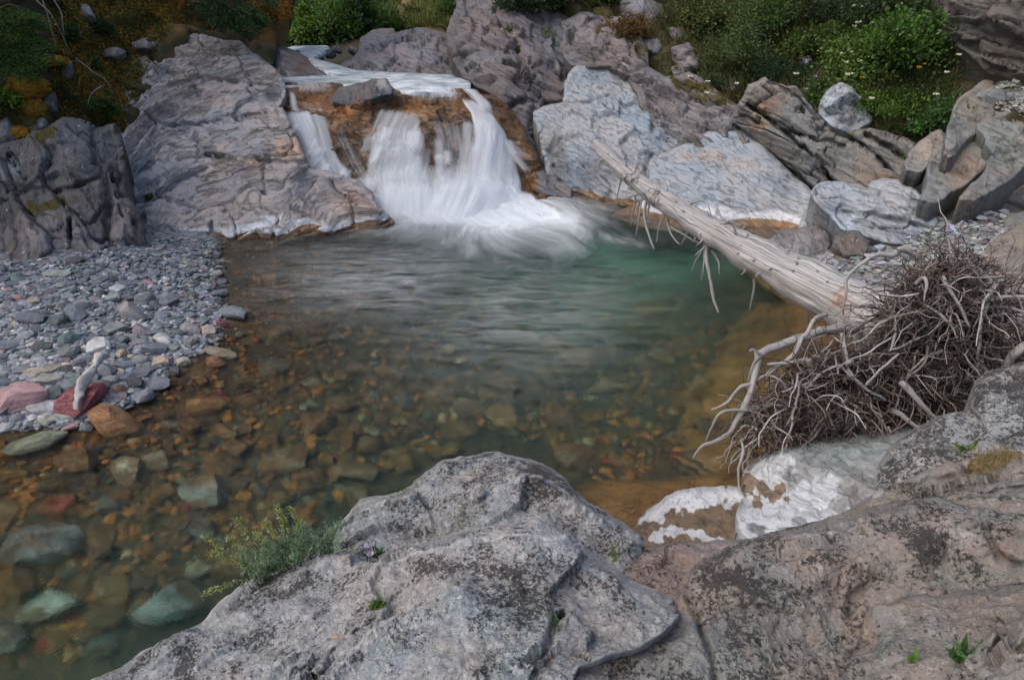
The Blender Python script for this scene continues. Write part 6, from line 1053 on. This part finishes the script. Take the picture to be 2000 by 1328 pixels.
# grass and ground cover of the slopes
P, N = pick(RH, [(1250, 20), (1300, -60), (1900, -60), (1880, 120), (1850, 260), (1700, 270), (1560, 240), (1430, 200), (1350, 120)], 30000, vg)
grass('hillside_grass', 'thick green and straw grass of the right slope', P, N, .19, (.045, .07, .018), vg, .010, .6, mix=((.17, .14, .07), .34))
P, N = pick(RH, [(1100, -40), (1260, -40), (1330, 60), (1420, 180), (1330, 190), (1180, 100)], 5000, vg)
grass('slope_grass', 'sparse rusty grass above the pale slab', P, N, .10, (.07, .05, .02), vg, .007, .7, mix=((.05, .07, .02), .5))
P, N = pick(FH, [(690, -30), (760, 55), (800, 60), (890, 70), (905, -60), (740, -100)], 12000, vg)
mx, my = project(P); keep = np.abs(mx - (775 + (50 - my) * .5)) > 13; P, N = P[keep], N[keep]      # the bare path stays open
grass('meadow_grass', 'pale dry grass on the far slope beside the path', P, N, .28, (.17, .165, .065), vg, .02, .5, mix=((.08, .11, .03), .4))
P, N = pick(FH, [(500, -60), (700, -60), (720, 60), (640, 80), (520, 90)], 9000, vg)
grass('far_undergrowth', 'dark undergrowth on the slope behind the rapids', P, N, .35, (.03, .045, .02), vg, .04, .8, mix=((.07, .075, .04), .35))
P, N = pick(LH, [(60, -60), (560, -60), (540, 60), (330, 55), (240, 210), (230, 280), (120, 280), (90, 100)], 16000, vg)
grass('bank_moss', 'rusty brown and green moss carpet of the left bank', P + N * .01, N, .05, (.27, .145, .03), vg, .022, .9, mix=((.09, .125, .03), .4))
# shrubs on the right slope
k = 0
for (x, y, rx, rz, col, lab, leaf, n) in [
    (1480, 60, .45, .35, GR, 'feathery pale-green shrub in the middle of the right slope', (.05, .014), 900), (1430, 110, .30, .28, (.06, .085, .03), 'soft grey-green shrub above the mossy stones', (.05, .012), 700), (1370, 40, .32, .22, (.08, .10, .03), 'low yellow-green shrub near the top of the slab', (.04, .02), 600),
    (1600, 90, .35, .22, (.06, .10, .02), 'bright leafy shrub below the white asters', (.045, .025), 700), (1660, 130, .38, .30, LGn, 'bright green yarrow clump with white flower heads', (.05, .02), 900), (1740, 120, .42, .34, (.06, .12, .022), 'dense fresh-green bush beside the yarrow clump', (.045, .028), 1100), (1800, 100, .32, .30, (.05, .09, .02), 'leafy bush under the dark cliff edge', (.045, .025), 700),
    (1600, 190, .22, .25, (.07, .115, .03), 'upright shrub with purple flowers left of the white boulder', (.05, .018), 500), (1720, 200, .38, .16, (.06, .11, .015), 'mounded yellow-green shrub right of the white boulder', (.03, .018), 900), (1800, 180, .32, .14, (.035, .06, .012), 'dark mossy mound under the tall pointed slab', (.03, .012), 700), (1815, 240, .24, .22, (.05, .11, .03), 'trailing green shrub hanging beside the pointed slab', (.045, .022), 600),
    (1520, 130, .35, .2, DG, 'dark heathery shrub over the strata plates', (.04, .010), 700), (1850, 60, .3, .45, (.012, .022, .012), 'dark drooping shrub at the cliff corner', (.05, .015), 800), (1700, 30, .5, .3, (.03, .05, .018), 'dark bush at the top of the flowery slope', (.05, .02), 900), (1560, 20, .45, .25, (.04, .06, .025), 'grey-green bush below the slope top', (.05, .016), 800), (1380, 150, .16, .12, (.05, .07, .028), 'small grey-green tuft plant on the mossy block', (.035, .010), 350), (1285, 215, .12, .12, (.035, .065, .035), 'small blue-green tuft on the pale slab', (.03, .010), 260), (1235, 60, .18, .16, (.10, .06, .025), 'rust-tinged shrub on the dark outcrop', (.035, .02), 400), (1345, 20, .22, .2, (.07, .08, .03), 'ochre and green shrub at the crest of the outcrop', (.035, .02), 400)]:  # leaf colours near the top corner are darkened to paint its shading
    p, nn = at_patch(RH, x, y + 14); k += 1
    shrub('shrub', lab, p - np.array([0, .15, 0]), rx * 1.4, rz * 1.4, np.array(col) * (.95 if x > 1550 else 1.2), (leaf[0] * 1.15, leaf[1] * 1.6), int(n * 4), 34, 'shrubs of the right slope', seed=k)
for i, (x, y, key, r, col, lab) in enumerate([(1072, 66, 'rock_outcrop#5', .16, (.10, .15, .025), 'small bright bush growing on the purple buttress'), (990, 52, 'rock_outcrop#5', .10, (.08, .12, .03), 'tiny green tuft in a crack of the buttress'), (1012, 95, 'rock_outcrop#5', .07, (.05, .09, .02), 'moss tuft in the deep crack of the buttress'), (1310, 145, RH, .14, (.10, .10, .02), 'yellow-green moss plant between mossy blocks'), (1330, 160, RH, .16, (.05, .09, .02), 'small leafy plant under the grey block'), (1760, 345, 'right_hillside#33', .1, (.06, .10, .02), 'small green plant in the gully below the slabs'), (1505, 212, 'rock_outcrop#38', .12, (.06, .10, .03), 'small plant in the strata crack'), (292, 380, 'rock_ledge#8', .07, (.05, .10, .03), 'small fern-like plant in the ledge corner')]):
    p, nn = at_patch(key, x, y + 8); shrub('small_plant', lab, p, r, r, col, (.03, .014), 260, 10, 'small plants in rock cracks', 'plant', 2, seed=60 + i)
# flowers
def flower(px, py, Y, r, col, label, centre=None, group=None, n=7):
    c = W(px, py, Y); root = empty('flower', c - np.array([0, 0, .12])); tag(root, label, 'flower', group)
    v, f, u = tube([c - [0, 0, .12], c - [.005, 0, .05], c], [.002, .002, .0015], 4, 2); put('stem', v, f, M['leaf'], dict(col=np.tile((.05, .08, .02), (len(v), 1))), parent=root)
    rng = np.random.RandomState(int(px * 7 + py)); a = np.arange(n) * 2 * np.pi / n; D = np.c_[np.cos(a), np.sin(a) - .25, .35 + 0 * a]
    v, f, cc = leaf_mesh(np.tile(c, (n, 1)), D, np.full(n, r), np.full(n, r * .75), rng, cols=vary(col, n, rng, .06, .02)); put('petals', v, f, M['leaf'], dict(col=cc), smooth=False, parent=root)
    if centre:
        v, f = blob(c + [0, 0, r * .1], (r * .28, r * .28, r * .2), 1, 2, .1); put('centre', v, f, M['leaf'], dict(col=np.tile(centre, (len(v), 1))), parent=root)
hy = lambda x, y: at_patch(RH, x, y)[0][1]
for i, (x, y) in enumerate([(1670, 12), (1680, 14), (1675, 45), (1668, 52), (1678, 44), (1640, 105), (1662, 102), (1652, 122), (1678, 120), (1655, 147), (1663, 145), (1555, 145), (1702, 193), (1828, 185), (1850, 142), (1758, 8), (1382, 160), (1380, 182), (1348, 150), (1438, 164), (1872, 108)]):
    flower(x, y, hy(x, y) - .62, .042, (.68, .66, .58), 'white yarrow flower head on the right slope', group='white flower heads')
for x, y in [(1713, 56), (1795, 132), (1684, 152), (1418, 92), (1804, 126)]: flower(x, y, hy(x, y) - .62, .035, (.6, .36, .02), 'yellow flower among the right slope greenery', group='yellow flowers')
for x, y in [(1592, 150), (1573, 175), (1562, 200)]: flower(x, y, hy(x, y) - .6, .038, (.34, .19, .42), 'purple flower left of the white boulder', group='purple flowers')
# left bank greenery
def conifer_bough(root, a, b, rng, width=.22, n=900, col=(.02, .04, .016), nl=.03):
    a, b = np.array(a), np.array(b); t = rng.rand(n) ** .8; mid = (a + b) / 2 + np.array([0, 0, .08])
    c = ((1 - t) ** 2)[:, None] * a + (2 * t * (1 - t))[:, None] * mid + (t * t)[:, None] * b
    ax = norm(b - a); side = norm(np.cross(ax, [0, 0, 1])); s = rng.normal(size=n) * width * (1 - .75 * t)
    tw = np.round(t * 12) / 12; P = c + side[None] * s[:, None] + ax[None] * (np.abs(s) * .5)[:, None] - np.array([0, 0, 1]) * (np.abs(s) * .35)[:, None] + rng.normal(size=(n, 3)) * .015
    D = norm(np.sign(s)[:, None] * side[None] * .6 + ax[None] * .7 + rng.normal(size=(n, 3)) * .6)
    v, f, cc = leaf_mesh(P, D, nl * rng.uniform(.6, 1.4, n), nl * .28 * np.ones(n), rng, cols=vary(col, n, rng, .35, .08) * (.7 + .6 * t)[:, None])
    br = put('branch', *tube([a, mid, b], [.018, .012, .004], 5, 4)[:2], M['twig'], None, parent=root)
    br.data.attributes.new('col', 'FLOAT_COLOR', 'POINT').data.foreach_set('color', np.tile([.05, .04, .03, 1], len(br.data.vertices)).astype(np.float32))
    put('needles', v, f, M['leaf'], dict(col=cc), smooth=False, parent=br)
def conifer(name, label, base, h, boughs, seed, col=(.02, .04, .016), group=None, nl=.035, per=500):
    rng = np.random.RandomState(seed); base = np.asarray(base, float); root = empty(name, base); tag(root, label, 'tree', group)
    v, f, u = tube([base, base + [0, 0, h * .5], base + [0, 0, h]], [.022 * h + .01, .014 * h + .006, .004], 8, 4)
    put('trunk', v, f, M['twig'], dict(col=np.tile([.07, .055, .045], (len(v), 1))), parent=root)
    crown = []
    C, D, cc = [], [], []
    for i in range(boughs):
        t = i / boughs; z = h * (.10 + .88 * t); L = h * .30 * (1 - t) ** .8 + .02; a = i * 2.4 + rng.uniform(-.4, .4); d = np.array([math.cos(a), math.sin(a), -.25 + .4 * t])
        s = rng.rand(per) ** .7; p = base + [0, 0, z] + d * L * s[:, None]; sd = norm(np.cross(d, [0, 0, 1])); q = rng.normal(size=per) * L * .22 * (1.1 - s); p = p + sd * q[:, None] - np.array([0, 0, 1]) * (np.abs(q) * .4)[:, None]
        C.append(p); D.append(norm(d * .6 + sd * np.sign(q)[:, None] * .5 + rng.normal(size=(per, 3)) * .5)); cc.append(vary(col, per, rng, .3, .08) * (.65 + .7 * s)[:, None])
    C, D, cc = map(np.concatenate, (C, D, cc))
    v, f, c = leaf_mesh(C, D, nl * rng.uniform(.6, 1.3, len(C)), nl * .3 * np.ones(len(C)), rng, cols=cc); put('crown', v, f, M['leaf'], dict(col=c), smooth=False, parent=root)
# overhanging spruce, juniper, leafy shrub
p, _ = at_patch(LH, 300, -60)
conifer('spruce_tree', 'dark spruce standing on the left slope above the ledge', at_patch(LH, 440, -90)[0] + np.array([0, 0, -.2]), 4.0, 36, 3, (.012, .026, .010), 'spruces of the left slope', .07, 420)
rt = empty('spruce_bough', at_patch(LH, 360, 0)[0] + np.array([0, 0, .5])); tag(rt, 'dark spruce bough reaching out over the rock ledge', 'branch')
for (x0, y0, x1, y1, Y0, Y1) in [(380, -30, 520, 35, 10.2, 10.0), (390, -10, 500, 55, 10.1, 9.9), (400, 10, 470, 62, 10.2, 9.9), (420, -40, 535, 8, 10.3, 10.3), (370, 5, 440, 40, 10.2, 9.9), (430, 20, 512, 48, 10.3, 10.1)]:
    conifer_bough(rt, W(x0, y0, Y0), W(x1, y1, Y1), vg, .16, 1100, (.024, .055, .016), .05)
rt = empty('juniper', at_patch(LH, 20, 120)[0]); tag(rt, 'sprawling dark green juniper hanging over the left bank', 'shrub')
for (x0, y0, x1, y1) in [(-20, 30, 75, 55), (-20, 40, 90, 95), (-20, 70, 95, 115), (-30, 80, 70, 130), (-30, 100, 50, 150), (0, 20, 60, 35), (-20, 55, 45, 75)]:
    Y = at_patch(LH, max(x0, 0), y0)[0][1]; conifer_bough(rt, W(x0, y0, Y - .25), W(x1, y1, Y - .45), vg, .16, 1300, (.055, .105, .026), .038)
for i, (x, y, rx, rz, col, lab) in enumerate([(20, 205, .30, .26, (.08, .15, .02), 'bright green leafy shrub on the left bank below the juniper'), (5, 300, .10, .12, (.07, .12, .015), 'yellow-green sprig at the left bank foot'), (205, 140, .10, .10, (.04, .08, .02), 'small leafy plant beside the dark block'), (200, 215, .12, .07, (.05, .09, .02), 'low plant on the moss above the outcrop'), (145, 90, .12, .12, (.035, .06, .015), 'small dark sapling on the mossy slope'), (220, 55, .12, .12, (.04, .06, .02), 'pale leafy plant on the mossy slope'), (225, 225, .10, .06, (.06, .10, .03), 'creeping plant at the ledge edge'), (540, 40, .34, .4, (.30, .14, .025), 'orange-brown bush at the gorge corner'), (255, 95, .06, .05, (.03, .05, .015), 'tiny moss tuft by the flat stone'), (525, -5, .34, .4, (.22, .12, .025), 'rusty bush on the gorge wall')]):
    p, _ = at_patch(LH, x, y); p = p - np.array([0, .2, 0]); shrub('shrub', lab, p, rx, rz, col, (.035, .022), 1800, 24, 'shrubs of the left bank', seed=100 + i)
# moss cushions
for i, (x, y, rx, rz, lab) in enumerate([(48, 250, .17, .09, 'thick ochre moss cushion above the outcrop'), (45, 268, .13, .08, 'small ochre moss cushion on a stone'), (95, 270, .13, .07, 'ochre moss cushion on the outcrop shoulder'), (105, 245, .11, .05, 'thin ochre moss cushion under the dark block'), (72, 165, .22, .13, 'green-brown moss mound beside the dark block'), (110, 123, .14, .06, 'ochre moss cap behind the pale block'), (85, 200, .14, .12, 'mossy hump under the juniper')]):
    p, _ = at_patch(LH, x, y); p = p - np.array([0, .12, 0]); v, f = blob(p, (rx, rx * .8, rz), i + 20, 4, .18, 5); rng = np.random.RandomState(i)
    c = np.clip(np.array([.22, .12, .018]) * (1 + .35 * fbm(v * 14, 3))[:, None], .005, .4); tag(put('moss_cushion', v, f, M['moss'], dict(col=c)), lab, 'moss', 'moss cushions of the left bank')
# dead twigs on the left bank
for i, (sq, lab) in enumerate([([(150, 115, 8.2), (180, 140, 8.1), (200, 152, 8.0), (218, 170, 7.9)], 'long bare twig lying down the mossy bank'), ([(198, 168, 7.9), (180, 185, 7.8), (172, 208, 7.7)], 'forked bare twig on the mossy bank'), ([(80, -10, 7.9), (95, 40, 7.8), (110, 90, 7.7)], 'dead grey branch hanging from the spruce'), ([(70, 0, 7.9), (100, 30, 7.8), (140, 110, 7.8)], 'long dead grey branch beside the juniper'), ([(100, -10, 8.0), (120, 30, 7.9), (125, 75, 7.8)], 'thin dead branch near the juniper')]):
    v, f, u = tube(pts(sq), np.linspace(.010, .004, len(sq)), 5, 4); v = v + .015 * np.stack([fbm(v * 6 + i, 2), 0 * v[:, 0], fbm(v * 6 + 9 + i, 2)], 1)
    tag(put('dead_branch', v, f, M['twig'], dict(col=np.tile([.13, .115, .105], (len(v), 1)))), lab, 'branch', 'dead branches of the left bank')
# far trees and shrubs upstream
for i, (x, y, rx, rz, col, lab) in enumerate([(640, 85, .75, .75, (.08, .14, .03), 'bright green willow by the rapids'), (690, 78, .7, .8, (.07, .13, .03), 'round green willow under the small spruce'), (600, 80, .8, .6, (.045, .075, .03), 'dull green willow at the gorge foot'), (560, 82, .6, .4, (.035, .055, .025), 'dark shrub at the stream edge'), (745, 60, .55, .4, (.07, .12, .03), 'low green shrub left of the path'), (655, 45, .9, .7, (.06, .09, .035), 'tall hazy shrub on the far slope'), (620, 30, .9, .7, (.05, .07, .035), 'grey-green bush below the grey crag'), (700, 30, .9, .6, (.09, .12, .045), 'pale bush behind the small spruce')]):
    p, _ = at_patch(FH, x, y); shrub('willow_shrub', lab, p, rx, rz, col, (.11, .055), 3600, 40, 'shrubs upstream', seed=140 + i)
for i, (x, y, rx, rz, col, lab, key) in enumerate([(885, 50, .38, .5, (.07, .12, .025), 'green bush left of the buttress crest', FH), (840, 45, .3, .2, (.10, .12, .05), 'small tussock shrub on the far meadow', FH), (810, 35, .25, .2, (.11, .12, .05), 'tussock near the path', FH), (1010, 25, .4, .35, (.025, .05, .02), 'dark bush on top of the buttress', 'rock_outcrop#5'), (1060, 15, .4, .3, (.03, .055, .022), 'blue-green bush on the buttress crest', 'rock_outcrop#5'), (1120, 15, .5, .35, (.09, .11, .03), 'yellow-green bush where buttress meets slope', RH), (1170, 10, .3, .3, (.08, .10, .03), 'light bush on the slope crest', RH)]):
    p, _ = at_patch(key, x, y); shrub('shrub', lab, p, rx, rz, col, (.06, .035), 2400, 30, 'shrubs on the crests', seed=160 + i)
conifer('spruce_tree', 'small young spruce among the willows upstream', at_patch(FH, 712, 72)[0], 1.35, 26, 9, (.03, .07, .025), None, .07, 120)
for i, (x, y, z, h, lab) in enumerate([(-10, 8.0, 2.6, 12, 'added unseen spruce darkening the pool from beyond the left bank'), (-9.5, 4.5, 1.5, 14, 'added unseen spruce darkening the pool from beside the gravel bar'), (9.5, 8.5, 2.5, 13, 'added unseen spruce blocking sky above the dark cliff')]):
    conifer('spruce_tree', lab, (x, y, z), h, 46, 200 + i, (.012, .024, .010), 'added unseen spruces blocking the sky', .26, 260)  # added out of view to block sky reflections and darken the pool
# ------------------------------------------------------------------ foreground plants
FR = 'foreground_rock#28'
def spray(root, a, b, rng, n, col, leaf, spread, name='stem'):
    a, b = np.array(a), np.array(b); m = (a + b) / 2 + np.array([0, 0, .25]) * np.linalg.norm(b - a) * .4
    v, f, u = tube([a, m, b], [.0022, .0018, .001], 4, 4); st = put(name, v, f, M['leaf'], dict(col=np.tile((.10, .12, .05), (len(v), 1))), parent=root)
    t = rng.rand(n) ** .6; c = ((1 - t) ** 2)[:, None] * a + (2 * t * (1 - t))[:, None] * m + (t * t)[:, None] * b
    D = norm(rng.normal(size=(n, 3)) + .8 * norm(b - a)[None]); P_ = c + rng.normal(size=(n, 3)) * spread
    v, f, cc = leaf_mesh(P_, D, leaf[0] * rng.uniform(.5, 1.3, n), leaf[1] * np.ones(n), rng, cols=vary(col, n, rng, .22, .06)); put('leaves', v, f, M['leaf'], dict(col=cc), smooth=False, parent=st)
b0 = at_patch(FR, 575, 1105)[0]; sage = empty('sage_plant', b0); tag(sage, 'feathery grey-green sage plant with seed spikes on the rock edge', 'plant')
sr = np.random.RandomState(5)
for i in range(64):
    bx = sr.uniform(480, 650); by = np.interp(bx, [480, 560, 650], [1140, 1106, 1085]) + sr.uniform(-4, 8); tx = bx + sr.uniform(-60, 30); ty = by - sr.uniform(25, 72)
    tx = np.clip(tx, 450, 668); a = at_patch(FR, bx, by)[0]; spray(sage, a, W(tx, ty, a[1] + sr.uniform(-.08, .08)), sr, 60, (.16, .25, .15) if i % 3 else (.22, .28, .19), (.020, .0035), .008)
for (bx, by, tx, ty) in [(481, 1110, 396, 1046), (471, 1108, 412, 1078), (505, 1075, 458, 1015), (490, 1085, 445, 1050), (545, 1065, 518, 1020), (570, 1050, 537, 984), (592, 1050, 568, 990), (502, 1130, 397, 1162), (560, 1060, 552, 1005), (530, 1080, 500, 1040), (478, 1150, 440, 1190)]:
    spray(sage, W(bx, by, 1.78), W(tx, ty, 1.78), sr, 130, (.30, .31, .12), (.012, .0055), .006, 'seed_spike')
def tuft(name, label, px, py, key, n, L, col, cat='plant', width=.006, lean=.45, spread=.02, group=None, seed=0):
    rng = np.random.RandomState(seed + 300); p, nn = at_patch(key, px, py); P_ = p + rng.normal(size=(n, 3)) * np.array([spread, spread, .003]); D = norm(np.array([0, 0, 1.]) + rng.normal(size=(n, 3)) * lean)
    v, f, cc = leaf_mesh(P_, D, L * rng.uniform(.5, 1.2, n), width * np.ones(n), rng, bend=.6, cols=vary(col, n, rng, .2, .06)); o = put(name, v, f, M['leaf'], dict(col=cc), smooth=False, base=p); return tag(o, label, cat, group)
tuft('moss_tuft', 'round green moss tuft in the groove of the mottled rock', 738, 1182, FR, 500, .022, (.07, .13, .025), 'moss', .003, .7, .012, seed=1)
tuft('aster_leaves', 'leafy base of the lilac aster on the rock', 738, 1086, FR, 60, .05, (.045, .095, .02), 'plant', .007, .6, .015, seed=2)
for x, y, r in [(723, 1082, .016), (716, 1066, .012), (734, 1053, .008)]: flower(x, y, 1.74, r, (.45, .36, .66), 'lilac aster flower with yellow eye on the grey rock', (.55, .30, .03), 'lilac asters', 14)
tuft('leaf_plant', 'plant with broad upright green blades in the rock cleft', 1205, 1100, 'foreground_rock#26', 9, .10, (.07, .16, .02), 'plant', .014, .35, .012, seed=3)
tuft('small_plant', 'three-leaved green plant on the humped speckled boulder', 1885, 885, 'boulder#25', 12, .05, (.07, .15, .02), 'plant', .018, .9, .012, seed=4)
tuft('small_plant', 'pair of green leaves on the rounded brown rock', 1780, 1305, 'foreground_rock#34', 3, .05, (.08, .17, .02), 'plant', .022, .6, .004, seed=5)
tuft('small_plant', 'sprouting green herb beside the rough brown edge', 1868, 1300, 'foreground_rock#34', 14, .06, (.05, .12, .03), 'plant', .018, .6, .012, seed=6)
for i, (x, y, key, n, L, col, lab) in enumerate([(1930, 905, 'foreground_rock#24', 160, .07, (.24, .18, .08), 'dry straw grass tuft in the rock groove'), (1960, 890, 'foreground_rock#24', 120, .06, (.22, .17, .07), 'small dry grass tuft further up the groove'), (900, 1030, 'boulder#27', 70, .07, (.12, .14, .05), 'thin grass blades in the notch of the humped boulder'), (935, 1010, 'boulder#27', 40, .06, (.13, .14, .06), 'sparse grass blades on the humped boulder'), (1090, 1225, FR, 16, .05, (.09, .15, .04), 'few grass blades in the crack of the mottled rock'), (1140, 1180, 'foreground_rock#29', 14, .04, (.10, .14, .04), 'tiny grass sprig on the brownish rock'), (790, 960, 'boulder#27', 24, .09, (.12, .14, .04), 'long lone grass blades behind the humped boulder'), (1900, 895, 'foreground_rock#24', 120, .05, (.20, .15, .06), 'brown grass beside the three-leaved plant')]):
    tuft('grass_tuft', lab, x, y, key, n, L, col, 'grass', .0022, .6, .03 if n > 30 else .008, seed=10 + i)
# pine cone: overlapping scales on a core
pc, pn = at_patch('foreground_rock#26', 1226, 1088); cone = empty('pine_cone', pc); tag(cone, 'small brown pine cone beside the bladed plant', 'pine cone')
v, f = blob(pc + [0, 0, .016], (.024, .013, .013), 3, 3, .05); put('core', v, f, M['twig'], dict(col=np.tile([.06, .03, .02], (len(v), 1))), parent=cone)
i = np.arange(70); t = (i + .5) / 70; ang = i * 2.4; rr = .014 * np.sin(np.pi * t) ** .6
C = np.c_[(t - .5) * .05, rr * np.cos(ang), .016 + rr * np.sin(ang)] + pc; D = np.c_[np.full(70, .8), np.cos(ang), np.sin(ang)]
v, f, cc = leaf_mesh(C, D, np.full(70, .010), np.full(70, .010), vg, cols=vary((.10, .05, .035), 70, vg, .2, .05)); put('scales', v, f, M['twig'], dict(col=cc), smooth=False, parent=cone)
# fallen leaves and bark flakes on the rocks
for j, (x, y, key, L) in enumerate([(660, 1243, FR, .03), (690, 1090, FR, .022), (758, 1178, FR, .02), (1073, 1262, FR, .03), (1105, 1195, 'foreground_rock#29', .03), (1440, 1250, 'foreground_rock#29', .03), (1460, 1280, 'foreground_rock#29', .025), (1765, 1140, 'foreground_rock#29', .02)]):
    p, nn = at_patch(key, x, y); v, f, cc = leaf_mesh(np.array([p + nn * .004, p + nn * .006]), vg.normal(size=(2, 3)) * np.array([1, .6, .15]), np.array([L, L * .7]), np.array([L * .35, L * .3]), vg, cols=vary((.38, .24, .15), 2, vg, .1, .05))
    tag(put('dead_leaf', v, f, M['leaf'], dict(col=cc), smooth=False), 'dry tan leaf fragment lying on the foreground rock', 'leaf', 'dry leaf fragments')
